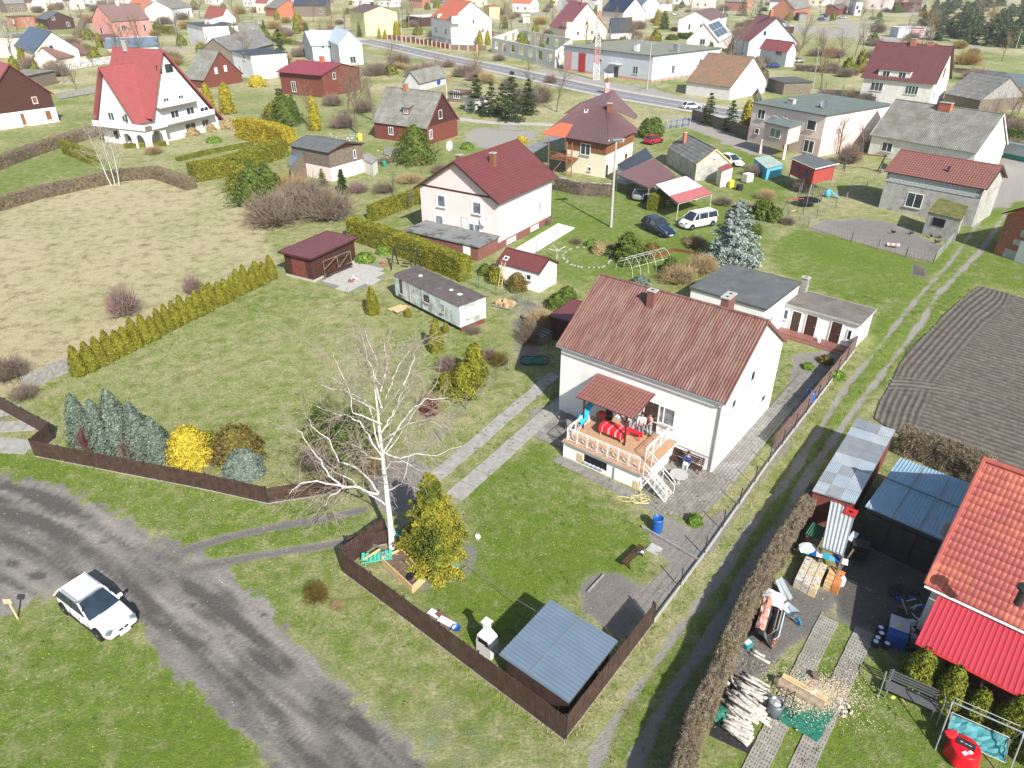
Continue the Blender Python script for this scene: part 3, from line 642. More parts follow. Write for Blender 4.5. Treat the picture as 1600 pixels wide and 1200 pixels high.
def spruce(name,label,cat,loc,R,H,mat,n=5000,size=.14,tiers=11,seed=3,group=None,trunkmat=None,gap=.2,cache=None,rz=0.):
 T=thing(name,label,cat,loc,rz,group)
 if cache and cache in LM:me,R0,H0=LM[cache]
 else:
  rs=np.random.RandomState(seed);nb=tiers*13;per=n//nb;Cc=[];N_=[];Z_=[]
  for i in range(nb):
   t=(i//13+rs.rand()*.7)/tiers;z=H*(.05+.93*t);L_=R*(1-t)**.7*(.62+.55*rs.rand())+.08;a=rs.rand()*6.283;dr=.18+.25*t*-1
   m_=max(6,int(per*(.35+1.3*(1-t))));u=rs.rand(m_)**.75;w=L_*.30*(1.15-u)
   off=rs.normal(size=m_)*w;x=u*L_;zz_=z-dr*x*.9+rs.normal(size=m_)*.06*L_**.5-np.abs(off)*.25
   Cc.append(np.stack([x*np.cos(a)-off*np.sin(a),x*np.sin(a)+off*np.cos(a),zz_],1));N_.append(np.stack([np.cos(a)*.4+rs.normal(size=m_)*.5,np.sin(a)*.4+rs.normal(size=m_)*.5,np.ones(m_)*.9],1));Z_.append(np.full(m_,1.))
  c=np.concatenate(Cc);me=quads('foliage',c,np.concatenate(N_),size*(.6+.8*rs.rand(len(c))),size*.38*np.ones(len(c)),mat,link_=False);R0,H0=R,H
  if cache:LM[cache]=(me,R,H)
 link('foliage',me,T,scale=(R/R0,R/R0,H/H0));MB().tube([(0,0,-.1),(0,0,H*.95)],[max(.05,H*.02),.02],7).build('trunk',trunkmat or m_bark,T);return T
def branching(segs,p,d,r,L_,lvl,rs,P):
 """grow a limb: list of (points, radii, level)"""
 k=P['seg'][lvl];pts=[p.copy()];rr=[r];dd=d.normalized();st=L_/k
 for i in range(k):
  dd=(dd+Vector(rs.normal(size=3)*P['wob'][lvl])+Vector((0,0,P['up'][lvl]))).normalized();p=p+dd*st;pts.append(p.copy());rr.append(r*(1-(i+1)/k*P['taper'][lvl]))
 segs.append((pts,rr,lvl))
 if lvl+1>=len(P['num']):return
 for j in range(P['num'][lvl+1]):
  t=P['from'][lvl+1]+(1-P['from'][lvl+1])*((j+rs.rand())/P['num'][lvl+1]);i=min(int(t*k),k-1);q=pts[i].lerp(pts[i+1],t*k-i);ax=(pts[i+1]-pts[i]).normalized()
  an=rs.rand()*6.283;si=ax.cross(Vector((math.cos(an),math.sin(an),.3))).normalized();ang=P['ang'][lvl+1]*(.75+.5*rs.rand());nd=ax*math.cos(ang)+si*math.sin(ang)
  branching(segs,q,nd,rr[i]*P['rk'][lvl+1],L_*P['lk'][lvl+1]*(1.15-.6*t)*(.7+.6*rs.rand()),lvl+1,rs,P)
def bare_tree(name,label,cat,loc,H,r,P,barks,seed=1,lean=(0,0),group=None,names=('trunk','limbs','twigs'),extra=None,sides=(8,5,3,3)):
 rs=np.random.RandomState(seed);segs=[]
 branching(segs,Vector((0,0,-.1)),Vector((lean[0],lean[1],1)),r,H,0,rs,P)
 if extra:extra(segs,rs)
 T=thing(name,label,cat,loc,0,group)
 for nm,lv,mt in((names[0],(0,),barks[0]),(names[1],(1,),barks[1]),(names[2],(2,3,4),barks[2])):
  m=MB()
  for pts,rr,l in segs:
   if l in lv:m.tube(pts,[max(x,P['rmin'])for x in rr],sides[min(l,3)],cap=False)
  if m.v:m.build(nm,mt,T,smooth=True)
 return T
P_generic=dict(seg=[7,6,4,3],wob=[.06,.14,.2,.25],up=[.03,.10,.05,.0],taper=[.75,.8,.8,.8],num=[1,14,7,4],ang=[0,.75,.7,.6],rk=[0,.5,.5,.6],lk=[0,.5,.42,.45],rmin=.006)
P_generic['from']=[0,.28,.15,.2]
SHR={}
def bare_shrub(name,label,loc,R,H,mat,n=260,key='a',group=None,cat='shrub',rz=0.,seed=5,rad=.012):
 if(key,mat.name)not in SHR:
  rs=np.random.RandomState(seed);m=MB()
  for i in range(n):
   a=rs.rand()*6.283;el=rs.rand()**.6;d=Vector((math.cos(a)*el,math.sin(a)*el,1.15-.75*el)).normalized();p=Vector((math.cos(a)*.12*rs.rand(),math.sin(a)*.12*rs.rand(),0));L_=.55+.5*rs.rand();pts=[p]
   for k in range(3):d=(d+Vector(rs.normal(size=3)*.16)).normalized();p=p+d*L_/3;pts.append(p)
   m.tube(pts,[rad,rad*.8,rad*.6,rad*.3],3,cap=False)
   for j in range(4):
    q=pts[1+j%2].lerp(pts[2+j%2],rs.rand());d2=(d+Vector(rs.normal(size=3)*.7)).normalized();m.tube([q,q+d2*.12,q+(d2+Vector((0,0,.4)))*.24],[rad*.6,rad*.5,rad*.25],3,cap=False)
  SHR[(key,mat.name)]=m.mesh('branches',mat)
 T=thing(name,label,cat,loc,rz,group);link('branches',SHR[(key,mat.name)],T,scale=(R,R,H));return T
def hedge(name,label,line,width,H,mat,dens=60,size=.09,thin=False,top_r=.12,group=None,coremat=None,taper=0.,cat='hedge',wav=.08):
 p=[Vector((q[0],q[1],0))for q in line];T=thing(name,label,cat,p[0],0,group);Cc=[];N_=[];cm=MB()
 sec=[(-.5,0.),(-.5,.86),(-.38,1.),(.38,1.),(.5,.86),(.5,0.)]
 Ltot=0
 for a,b in zip(p,p[1:]):
  d=b-a;ln=d.length;u=d.normalized();s=Vector((-u.y,u.x,0));n=int(dens*ln*(2*H+width));
  t=RS.rand(n);k=RS.rand(n)*(2*H+width);side=np.where(k<H,-1,np.where(k<2*H,1,0));hh=np.where(side==-1,k,np.where(side==1,k-H,H));ww=np.where(side==0,(RS.rand(n)-.5)*width,side*width/2)
  ang_=Ltot+t*ln;bump=wav*(vnoise(ang_,hh,1.3,2)+vnoise(ang_,hh+ww*3,3.5,4)-1);ww=ww*(1-taper*hh/H)+np.where(side!=0,side*bump,0);hh=hh+np.where(side==0,bump,0)-top_r*(np.abs(ww)/(width/2))**4*(hh>H*.85)
  dep=RS.rand(n)**2*.12;hh=hh-(side==0)*dep;ww=ww-side*dep
  bx_=a.x+u.x*t*ln+s.x*ww-p[0].x;by_=a.y+u.y*t*ln+s.y*ww-p[0].y;Cc.append(np.stack([bx_,by_,np.maximum(hh,.02)],1))
  N_.append(np.stack([s.x*side,s.y*side,(side==0)*1.],1)+RS.normal(size=(n,3))*(.8 if thin else .6));Ltot+=ln
  q=(a+b)/2-p[0];cm.box((q.x,q.y,H*.43),(ln-.12,width*.74,H*.84),math.atan2(u.y,u.x))
 for e_,o_ in((p[0],(p[0]-p[1]).normalized()),(p[-1],(p[-1]-p[-2]).normalized())):
  n=int(dens*H*width*1.3);s=Vector((-o_.y,o_.x,0));w_=(RS.rand(n)-.5)*width;o2=(RS.rand(n)-.55)*.12;Cc.append(np.stack([e_.x-p[0].x+s.x*w_+o_.x*o2,e_.y-p[0].y+s.y*w_+o_.y*o2,RS.rand(n)*H],1));N_.append(np.tile([o_.x,o_.y,0.],(n,1))+RS.normal(size=(n,3))*.6)
 c=np.concatenate(Cc);n=len(c);sz=size*(.6+.8*RS.rand(n));quads('foliage' if not thin else 'twigs',c,np.concatenate(N_),sz*(2.2 if thin else 1),sz*(.22 if thin else .5),mat,T)
 cm.build('inner_growth',coremat or mat,T);return T
MHP=(2.95,41.6,-38.2,11.75,9.95,5.2,8.6)
MH=house('family_house','white rendered two-storey house under a rusty red corrugated roof behind the tiled terrace','house',MHP,m_white,m_rust,'corr',ov=.32,og=.16,pitch=.185,
 wins=[('F',.685,2.75,1.55,1.3,2,m_glasscur),('R',.18,4.15,.75,.75,1),('R',.46,4.9,.8,.9,1),('R',.80,1.7,.9,.7,1),('F',.79,.62,.85,.45,1,m_black)],
 chim=[(.385,.40,1.0,.5,.42,m_plinth),(.74,.62,1.15,.5,1.1,m_plinth)],gut=m_metal,fascia=m_plinth,thick=.1)
MR=MH.rotation_euler.z
def ML(x,y,z=0.):
 ca,sa=math.cos(MR),math.sin(MR);return Vector((MHP[0]+x*ca-y*sa,MHP[1]+x*sa+y*ca,z))
door(MH,(7.15,.32),(1,0),.95,2.05,m_framed,1.34)
MB().bx(9.2,11.5,.27,.31,1.02,1.06).build('wall_ledge',m_plinthg,MH)
for y_ in(2.4,5.3):
 MB().add([(11.6,y_-.3,5.1),(11.6,y_+.3,5.1),(11.78,y_+.22,5.22),(11.78,y_-.22,5.22),(11.6,y_-.3,5.3),(11.6,y_+.3,5.3)],[(0,3,2,1),(3,5-1,5,2),(0,1,5,4),(0,4,3),(1,2,5)]).build('vent_hood',m_white,MH)
vh=MB()
for i in range(9):vh.bx(8.92+i*.1,8.95+i*.1,.20,.23,.42,.84)
vh.build('window_bars',m_steel,MH)
tw=MB().bx(3.6,9.0,-3.95,.31,0,1.16);tw.build('terrace_wall',m_white,MH)
sb=MB().bx(3.42,9.12,-4.12,.31,1.165,1.27);sb.build('terrace_slab',m_conc,MH)
nt_=0;tl=MB().bx(-.146,.146,-.146,.146,0,.02).mesh('floor_tile',m_tileflr);tlr=[]
for i in range(19):
 for j in range(14):
  x=3.6+i*.3;y=-3.95+j*.3
  if x<9.1 and y<.2:link('floor_tile',tl,MH,(x,y,1.272))
e=MB().bx(5.05,6.65,-3.965,-3.952,.35,.9);e.build('cellar_window',m_black,MH)
e=MB()
for i in range(5):e.bx(5.1+i*.3,5.32+i*.3,-4.1,-3.99,.33,.40)
e.build('window_ledge_clutter',m_paleblue,MH)
MB().bx(4.55,4.95,-3.99,-3.955,.15,.75).build('hatch',m_woodlight,MH);MB().bx(8.55,8.85,-3.99,-3.955,.0,.55).build('hatch',m_woodlight,MH)
MB().tube([(3.55,-4.0,1.1),(3.55,-4.0,.05)],.05,7).build('downpipe',m_white_metal,MH);MB().tube([(7.2,-4.0,.9),(7.2,-4.0,.02)],.03,5).build('downpipe',m_metal,MH)
def railing(name,parent,a,b,z,h=.95,posts=6,orn=True):
 a=Vector((*a,z));b=Vector((*b,z));u=(b-a);m=MB();ln=u.length;u.normalize();up=Vector((0,0,1))
 m.tube([a+up*h,b+up*h],.028,5);m.tube([a+up*(h-.13),b+up*(h-.13)],.016,4);m.tube([a+up*.1,b+up*.1],.016,4)
 r=m.build(name,m_white_metal,parent)
 for i in range(posts+1):p=a.lerp(b,i/posts);MB().tube([p,p+up*h],.024,5).build('post',m_white_metal,r)
 if orn:
  for i in range(posts):
   p=a.lerp(b,(i+.5)/posts);w=ln/posts*.5;o_=MB()
   for s in(-1,1):
    pts=[p+u*(s*w*.12*(1-t)+s*w*.62*math.sin(t*3.1))+up*(.14+.64*t)for t in[k/7 for k in range(8)]];o_.tube(pts,.011,3)
    o_.tube([p+u*s*w*.80+up*.1,p+u*s*w*.80+up*(h-.13)],.011,3)
   o_.tube([p+u*(-w*.3)+up*.3,p+up*.48,p+u*(w*.3)+up*.3],.011,3);o_.build('scrollwork',m_white_metal,r)
 return r
railing('railing',MH,(3.65,-3.85),(8.75,-3.85),1.29,posts=7);railing('railing',MH,(3.65,-3.7),(3.65,-.6),1.29,posts=4);railing('railing',MH,(8.55,-2.75),(8.55,.15),1.29,posts=3)
st=MB()
for i in range(6):st.bx(9.15+i*.25,9.43+i*.25,-4.0,-3.0,1.08-i*.2-.04,1.08-i*.2)
st.build('stair_treads',m_conclt,MH)
sr=MB()
for y_ in(-4.0,-3.0):
 sr.tube([(9.1,y_,1.2),(10.7,y_,.0)],.03,4);sr.tube([(9.1,y_,2.15),(10.7,y_,.95)],.025,5);sr.tube([(9.1,y_,1.85),(10.7,y_,.62)],.016,4)
 for t in(0,.5,1.):sr.tube([(9.1+1.6*t,y_,1.2-1.2*t),(9.1+1.6*t,y_,2.15-1.2*t)],.02,4)
sr.build('stair_railing',m_white_metal,MH)
pr=MB();slope(pr,(3.15,-2.35,3.55),(7.3,-2.35,3.55),(7.3,.28,4.05),(3.15,.28,4.05),'tile',.21,.4,.05);pr.build('porch_roof',m_browntile,MH)
for x in(3.7,6.75):MB().bx(x-.05,x+.05,-2.2,-2.1,1.29,3.5).build('porch_post',m_wood,MH)
pb=MB().bx(3.2,7.25,-2.2,-2.1,3.42,3.5);pb.beam((6.75,-2.15,2.8),(6.2,-2.15,3.42),.07);pb.beam((3.7,-2.15,2.8),(4.2,-2.15,3.42),.07);pb.build('porch_beam',m_wood,MH)
for i in range(5):MB().beam((3.4+i*.95,-2.3,3.46),(3.4+i*.95,.28,3.93),.06).build('rafter',m_wood,MH)
T=thing('garden_table','long table under a red and white striped cloth on the terrace','table',ML(5.75,-1.75,1.29),MR)
tc=MB().bx(-.85,.85,-.42,.42,.70,.735).bx(-.86,.86,-.45,-.425,.35,.735).bx(.855,.88,-.42,.42,.4,.735).bx(-.88,-.855,-.42,.42,.5,.735);tc.build('tablecloth',m_redcloth,T)
s_=MB()
for x in(-.62,-.2,-.12,.3,.38,.7):s_.bx(x,x+.018,-.43,.43,.7355,.739);s_.bx(x,x+.03,-.455,-.451,.36,.735)
s_.build('white_stripes',m_paper,T)
for x in(-.75,.75):
 for y in(-.35,.35):MB().bx(x-.03,x+.03,y-.03,y+.03,0,.698).build('leg',m_woodlight,T)
def bench(name,label,loc,rz,L_,mat,back=True,seats=4,h=.43,depth=.42,legmat=None,cat='bench',group=None):
 T=thing(name,label,cat,loc,rz,group)
 for i in range(seats):y=-depth/2+depth*(i+.5)/seats;MB().bx(-L_/2,L_/2,y-depth/seats*.38,y+depth/seats*.38,h-.03,h).build('seat_slat',mat,T)
 if back:
  for i in range(4):MB().box((0,depth/2+.03+i*.03,h+.12+i*.12),(L_,.025,.08)).build('back_slat',mat,T)
 for s in(-1,1):
  m=MB();x=s*L_*.44;m.beam((x,-depth*.45,h-.04),(x,-depth*.55,0),.05);m.beam((x,depth*.45,h-.04),(x,depth*.6,0),.05);m.beam((x,-depth/2,h-.055),(x,depth/2,h-.055),.04)
  if back:m.beam((x,depth*.5,h-.05),(x,depth*.5+.17,h+.55),.045)
  m.build('leg_frame',legmat or mat,T)
 return T
bench('garden_bench','brown slatted bench against the white house wall beside the round table',ML(10.1,-.25),MR,2.1,m_wood,True)
bench('dining_bench','bench draped with a red striped cover behind the terrace table',ML(6.6,-1.0,1.29),MR,1.4,m_redcloth,False)
T=thing('round_table','round grey stone-topped garden table before the slatted bench','table',ML(10.45,-1.95),MR)
MB().lathe([(.02,.68),(.55,.68),(.56,.70),(.55,.73),(.02,.73)],10).build('tabletop',m_conclt,T);MB().lathe([(.2,0),(.12,.08),(.09,.4),(.16,.67)],10).build('pedestal',m_conc,T)
def blob(mb,c,r,n=8,m=5,sq=(1,1,1),seed=0,j=.12):
 rs=np.random.RandomState(seed);o=len(mb.v)
 for i in range(m+1):
  for k in range(n):
   a=math.pi*i/m;b=2*math.pi*k/n;q=1+(rs.rand()-.5)*2*j;mb.v.append((c[0]+r*sq[0]*math.sin(a)*math.cos(b)*q,c[1]+r*sq[1]*math.sin(a)*math.sin(b)*q,c[2]+r*sq[2]*math.cos(a)*q))
 for i in range(m):
  for k in range(n):k2=(k+1)%n;mb.f.append((o+i*n+k,o+(i+1)*n+k,o+(i+1)*n+k2,o+i*n+k2))
 return mb
T=thing('towel','bright turquoise towel hanging over the terrace railing under the lean-to roof','towel',ML(3.95,-1.6,1.29),MR)
m=MB();n_=10
for i in range(n_+1):
 for j in range(7):x=j/6;t=i/n_;m.v.append((-.5+.2*math.sin(t*9+j)*.15+x*.45,-.9+t*1.5,.75+1.0*t*.9-.25*x*(1-t)+.05*math.sin(j*2.1+i*1.3)))
for i in range(n_):
 for j in range(6):a=i*7+j;m.f.append((a,a+1,a+8,a+7))
m.build('cloth',M('turquoise_cloth',(.01,.42,.62),.8,.2,5),T)
T=thing('grill','red kettle grill among dark things at the back of the terrace','grill',ML(4.35,-1.0,1.29),MR)
MB().lathe([(.05,.55),(.22,.62),(.28,.75),(.24,.88),(.1,.97),(.02,.98)],12).build('kettle',m_redp,T)
for k in range(3):a=k*2.1;MB().tube([(.16*math.cos(a),.16*math.sin(a),.6),(.3*math.cos(a),.3*math.sin(a),0)],.018,4).build('leg',m_steel,T)
T=thing('folding_chair','dark folded chair leaning by the grill on the terrace','chair',ML(4.75,-.75,1.29),MR+.5)
MB().box((0,0,.45),(.45,.42,.04)).build('seat',m_steel,T);MB().box((0,.2,.78),(.45,.04,.5)).build('backrest',m_steel,T)
for x in(-.2,.2):MB().tube([(x,-.2,.44),(x,.22,0)],.015,4).tube([(x,.2,.8),(x,-.22,0)],.015,4).build('leg',m_steel,T)
T=thing('cabinet','low pale green cabinet standing behind the terrace table','cabinet',ML(6.55,-.35,1.29),MR)
MB().bx(-.4,.4,-.22,.22,0,.85).build('carcass',M('mint',(.30,.42,.38),.6,.05),T);MB().bx(-.38,-.01,-.245,-.222,.05,.8).build('cabinet_door',m_bluegrey,T);MB().bx(.01,.38,-.245,-.222,.05,.8).build('cabinet_door',m_bluegrey,T)
def skin_figure(name,J,Rr,bones,mat,parent):
 me=bpy.data.meshes.new(name);me.from_pydata([Vector(p)for p in J],bones,[]);me.materials.append(mat);o=link(name,me,parent)
 md=o.modifiers.new('Skin','SKIN');sv=me.skin_vertices[0].data
 for i,r in enumerate(Rr):sv[i].radius=(r,r)if not isinstance(r,tuple)else r;sv[i].use_root=(i==0)
 md.use_smooth_shade=True;o.modifiers.new('Subd','SUBSURF').levels=1;o.modifiers['Subd'].render_levels=1;return o
m_skin=M('skin',(.50,.29,.20),.6,.05,8);m_hair=M('dark_hair',(.025,.016,.012),.7,.2,20);m_cw=M('white_cotton',(.72,.72,.74),.85,.05,6);m_navy=M('navy_fabric',(.03,.055,.16),.85,.12,6);m_jeans=M('grey_blue_denim',(.16,.20,.26),.85,.12,6);m_jeansl=M('pale_denim',(.34,.40,.46),.85,.1,6);m_pinkc=M('pink_fabric',(.55,.30,.33),.85,.1,6)
def person(label,loc,rz,top,bot,hair=m_hair,sit=False,reach=0.,turn=0.,h=1.72,hold=None,long_hair=False):
 T=thing('person',label,'person',loc,rz);k=h/1.75
 pz=.50 if sit else .93
 def V(x,y,z):return(x*k,y*k,z*k)
 J=[V(0,0,pz),V(0,0,pz+.22),V(0,-.01,pz+.42),V(0,0,pz+.53),V(0,-.02,pz+.60),V(0,-.025,pz+.70),V(0,-.02,pz+.78)]
 Rr=[.15,.13,.155,.06,.062,.10,.075];B=[(0,1),(1,2),(2,3),(3,4),(4,5),(5,6)]
 def chain(st,pts,rr):
  i0=st
  for p,r in zip(pts,rr):J.append(V(*p));Rr.append(r);B.append((i0,len(J)-1));i0=len(J)-1
  return i0
 hands=[]
 for s in(-1,1):
  ry=reach if s>0 else reach*.8
  el=(s*.25,-.06-.10*ry,pz+.20);wr=(s*(.27-.17*ry),-.10-.27*ry,pz-.02+.20*ry);ha=(s*(.27-.20*ry),-.12-.34*ry,pz-.10+.30*ry)
  chain(2,[(s*.19,0,pz+.45),el,wr,ha],[.065,.048,.034,.036]);hands.append(Vector(V(*ha)))
  if sit:chain(0,[(s*.10,-.03,pz-.02),(s*.12,-.42,pz+.0),(s*.12,-.44,.10),(s*.12,-.46,.05),(s*.13,-.60,.035)],[.095,.068,.045,.04,.035])
  else:
   st_=s*.05;chain(0,[(s*.10,0,pz-.06),(s*.11,-.03+st_,.48),(s*.12,.02+st_,.10),(s*.12,0+st_,.045),(s*.13,-.14+st_,.035)],[.095,.066,.045,.04,.035])
 skin_figure('body',J,[r*k for r in Rr],B,m_skin,T)
 tj=[V(0,0,pz+.02),V(0,0,pz+.22),V(0,-.01,pz+.43)];tr=[.165,.15,.172];tb=[(0,1),(1,2)]
 for s in(-1,1):
  ry=reach if s>0 else reach*.8
  for p,r in(((s*.19,0,pz+.455),.08),((s*.25,-.06-.10*ry,pz+.20),.06),((s*(.268-.15*ry),-.095-.24*ry,pz+.02+.18*ry),.046)):
   tj.append(V(*p));tr.append(r);tb.append(((2 if p[0]in(s*.19,)else len(tj)-2),len(tj)-1))
 skin_figure('jacket',tj,[r*k for r in tr],tb,top,T)
 lj=[V(0,0,pz+.05)];lr=[.168];lb=[]
 for s in(-1,1):
  pts=[((s*.10,-.02,pz-.03),.112),((s*.12,-.42,pz+.0),.082),((s*.12,-.44,.12),.062)]if sit else[((s*.10,0,pz-.06),.112),((s*.11,-.03+s*.05,.48),.08),((s*.12,.02+s*.05,.10),.064)]
  pv=0
  for p,r in pts:lj.append(V(*p));lr.append(r);lb.append((pv,len(lj)-1));pv=len(lj)-1
 skin_figure('trousers',lj,[r*k for r in lr],lb,bot,T)
 hm=MB();blob(hm,V(0,.015,pz+.765),.118*k,12,8,(.95,1.05,1.0),3,.03)
 if long_hair:blob(hm,V(0,.05,pz+.62),.11*k,10,6,(.95,.7,1.3),4,.05)
 hm.build('hair',hair,T,smooth=True)
 f=MB()
 for s in(-1,1):blob(f,V(s*.035,-.118,pz+.705),.011*k,6,4)
 f.build('eyes',m_black,T);blob(MB(),(0,0,0),1);n_=MB();blob(n_,V(0,-.128,pz+.68),.016*k,6,4,(.8,1,1.3));n_.build('nose',m_skin,T)
 for s in(-1,1):
  sh=MB().box(V(s*.125,-.07+(0 if not sit else-.45)+(s*.05 if not sit else 0),.04),(.09*k,.27*k,.08*k));sh.build('shoe',m_steel,T)
  for q in range(5):
   hd=hands[0 if s<0 else 1];fx_=(q-2)*.016;L_=(.05,.075,.082,.075,.055)[q]
   MB().tube([hd+Vector((fx_,-.01,-.01)),hd+Vector((fx_*1.3,-.03-L_*.4*reach,-.02-L_*.5*(1-reach))),hd+Vector((fx_*1.3,-.04-L_*.6*reach,-.03-L_*(1-reach)))],[.009,.008,.006],4).build('finger',m_skin,T)
 if hold:MB().box(V(0,-.46,pz+.22),(.26*k,.03,.20*k),mat=Matrix.Rotation(-.5,3,'X')).build('held_paper',m_paper,T)
 return T
person('person in a white top and grey trousers standing on the terrace by the open door',ML(7.0,-.62,1.29),MR+.4,m_cw,m_jeans,reach=.3)
person('person in a pale pink top standing in the doorway behind the one in white',ML(7.38,-.22,1.29),MR-.5,m_pinkc,m_jeansl,reach=.5,h=1.66,long_hair=True)
person('seated person in a navy jacket and pale jeans reading on the slatted bench',ML(10.2,-.32),MR+.15,m_navy,m_jeansl,sit=True,reach=.9,hold=True)
def paved(name,poly,z,w,d,ang,mat,gap=.012,th=.05,kind='structure',part='paving_stone',maxn=300,bed=True,jit=.0):
 xs=[p[0]for p in poly];ys=[p[1]for p in poly];c=Vector((sum(xs)/len(xs),sum(ys)/len(ys),0));T=link(name,None,None,c,ang,kind=kind)
 if bed:b=MB().prism([(p[0],p[1])for p in poly],z,z+.012);b.buildw('joint_bed',m_mortar,T)
 me=MB().bx(-w/2+gap,w/2-gap,-d/2+gap,d/2-gap,0,th).mesh(part,mat);ca,sa=math.cos(ang),math.sin(ang);R_=max(max(xs)-min(xs),max(ys)-min(ys));cand=[]
 for i in range(-int(R_/w)-1,int(R_/w)+2):
  for j in range(-int(R_/d)-1,int(R_/d)+2):
   x=(i+(.5 if j%2 else 0)*(w>d*1.3))*w;y=j*d;X=c.x+x*ca-y*sa;Y=c.y+x*sa+y*ca
   if sdp(np.array([X]),np.array([Y]),poly)[0]<-min(w,d)*.3:cand.append((x,y,Y))
 cand.sort(key=lambda q:q[2]);rest=MB()
 for i,(x,y,_)in enumerate(cand):
  dz=random.uniform(-.006,.006);t=(random.uniform(-jit,jit),random.uniform(-jit,jit))
  if i<maxn:link(part,me,T,(x,y,z+.002+dz),rot=(t[0]*.2,t[1]*.2,t[0]))
  else:rest.box((x,y,z+.002+dz+th/2),(w-2*gap,d-2*gap,th))
 if rest.v:rest.build(part+'_rest',mat,T,kind='stuff')
 return T
m_sett=M('paving_grey',(.26,.25,.235),.95,.2,1.8,.4,30,col2=(.19,.18,.16),c2s=.6,c2t=.55,island=.12)
m_settold=M('old_paving',(.24,.225,.20),.95,.22,1.8,.5,30,col2=(.17,.155,.13),c2s=.8,c2t=.55,island=.15)
side=[ML(11.9,10.9),ML(11.6,.3),ML(11.6,.3)-Vector((0,0,0)),ML(13.2,-.2),ML(13.35,10.9)]
paved('side_paving',[tuple(p[:2])for p in(ML(11.62,10.5),ML(11.62,.2),ML(13.1,.2),ML(13.0,10.5))],.012,.4,.2,MR+math.pi/2,m_sett)
paved('front_paving',[tuple(p[:2])for p in(ML(9.05,.1),ML(9.05,-4.3),ML(10.9,-4.9),ML(12.9,-4.2),ML(13.1,.1))],.012,.4,.2,MR+math.pi/2,m_settold)
paved('terrace_path',[tuple(p[:2])for p in(ML(3.3,-4.0),ML(3.2,-4.75),ML(9.2,-5.1),ML(11.0,-5.1),ML(9.1,-4.2))],.008,.5,.5,MR,m_settold)
paved('back_yard_paving',[tuple(p[:2])for p in(ML(11.6,16.0),ML(11.6,10.6),ML(13.6,10.6),ML(13.3,14.0),ML(14.3,17.3))],.010,.5,.5,MR,m_settold)
paved('west_yard_paving',[tuple(p[:2])for p in(ML(3.3,-3.2),ML(.9,-3.4),ML(-1.5,-1.),ML(.8,.4),ML(3.4,.25))],.010,1.0,.8,MR+.1,m_settold)
def slabs(name,a,b,w,n,mat,z=.012,th=.05,part='concrete_slab'):
 a=Vector((a[0],a[1],0));b=Vector((b[0],b[1],0));u=b-a;L_=u.length;T=link(name,None,None,a,math.atan2(u.y,u.x),kind='structure')
 for i in range(n):l=L_/n;MB().bx(i*l+.02,(i+1)*l-.02,-w/2+random.uniform(-.03,.03),w/2+random.uniform(-.03,.03),0,th).build(part,mat,T,loc=(0,0,z+random.uniform(-.006,.006)),rz=random.uniform(-.004,.004))
 return T
slabs('driveway_strip',W(655,768),W(868,585),1.0,12,m_conc);slabs('driveway_strip',W(708,778),W(882,625),1.15,9,m_conc)
slabs('entrance_slabs',W(-60,672),W(62,664),1.3,6,m_conc);slabs('entrance_slabs',W(-60,690),W(52,700),1.5,6,m_conc);slabs('entrance_slabs',W(-70,655),W(30,640),1.3,5,m_conc)
GA=house('garage_annex','long white annex with a flat grey felt roof behind the rusty-roofed house','annex',(14.95,55.5,-40.6,6.75,7.15,3.4,3.4),m_white,m_felt,ov=.1,og=.1,wins=[('R',.2,1.6,.8,1.2,2)],fascia=m_gutterw)
OB=house('outbuilding','low white outbuilding with three brown doors and a flat brown felt roof','outbuilding',(22.55,54.75,-40.8,6.55,3.8,2.35,2.35),m_white,m_feltold,ov=.18,og=.12,wins=[('F',.075,1.35,.45,.95,1),('F',.91,1.15,.38,.95,1,m_black)],
 doors=[('F',.22,.72,1.85,m_framed),('F',.42,.85,1.9,m_wood),('F',.74,.8,1.9,m_wood)],fascia=m_conclt)
chimney(OB,.55,3.5,1.6,3.6,.55,.5,m_conc)
MB().bx(.4,6.4,-.95,.1,0,.16).build('step',m_browntile,OB);MB().bx(.6,6.2,-1.4,-.95,0,.08).build('step',m_browntile,OB)
T=thing('bucket','white bucket on the outbuilding step between two brown doors','bucket',OB.matrix_basis@Vector((3.9,-.6,.161)));MB().lathe([(.12,0),(.16,.3),(.17,.32),(.15,.30),(.11,.03)],10).build('pail',m_paper,T);MB().tube([(-.16,0,.3),(-.1,0,.42),(.1,0,.42),(.16,0,.3)],.008,3).build('handle',m_metal,T)
def barrel(name,label,loc,r=.3,h=.92,mat=None,water=True,cat='barrel',group=None,rot=None):
 T=thing(name,label,cat,loc,0,group)
 if rot:T.rotation_euler=rot
 MB().lathe([(r*.93,0),(r*.97,.03),(r,h*.3),(r*.96,h*.33),(r,h*.36),(r*1.0,h*.64),(r*.96,h*.67),(r,h*.7),(r*.97,h),(r*.90,h),(r*.90,h-.08)],18).build('drum',mat or m_blue,T,smooth=True)
 MB().lathe([(.01,h-.12),(r*.88,h-.12),(r*.88,h-.115),(.01,h-.115)],16).build('rim',m_steel if not water else m_water,T);return T
barrel('barrel','open blue plastic barrel beside the wooden lawn edging',W(1026,829),.30,.93,water=False);barrel('barrel','blue barrel in the fence shade east of the white house',W(1264,629),.33,.95,water=False)
h_=MB();rs=np.random.RandomState(4)
for k in range(5):
 cx,cy,rx,ry=rs.rand()*.5-.25,rs.rand()*.3-.15,.3+.2*rs.rand(),.22+.14*rs.rand();h_.tube([(cx+rx*math.cos(a)+.03*math.sin(3*a+k),cy+ry*math.sin(a),.03+.02*k+.01*math.sin(a*2))for a in[i*2*math.pi/20 for i in range(21)]],.018,5,cap=False)
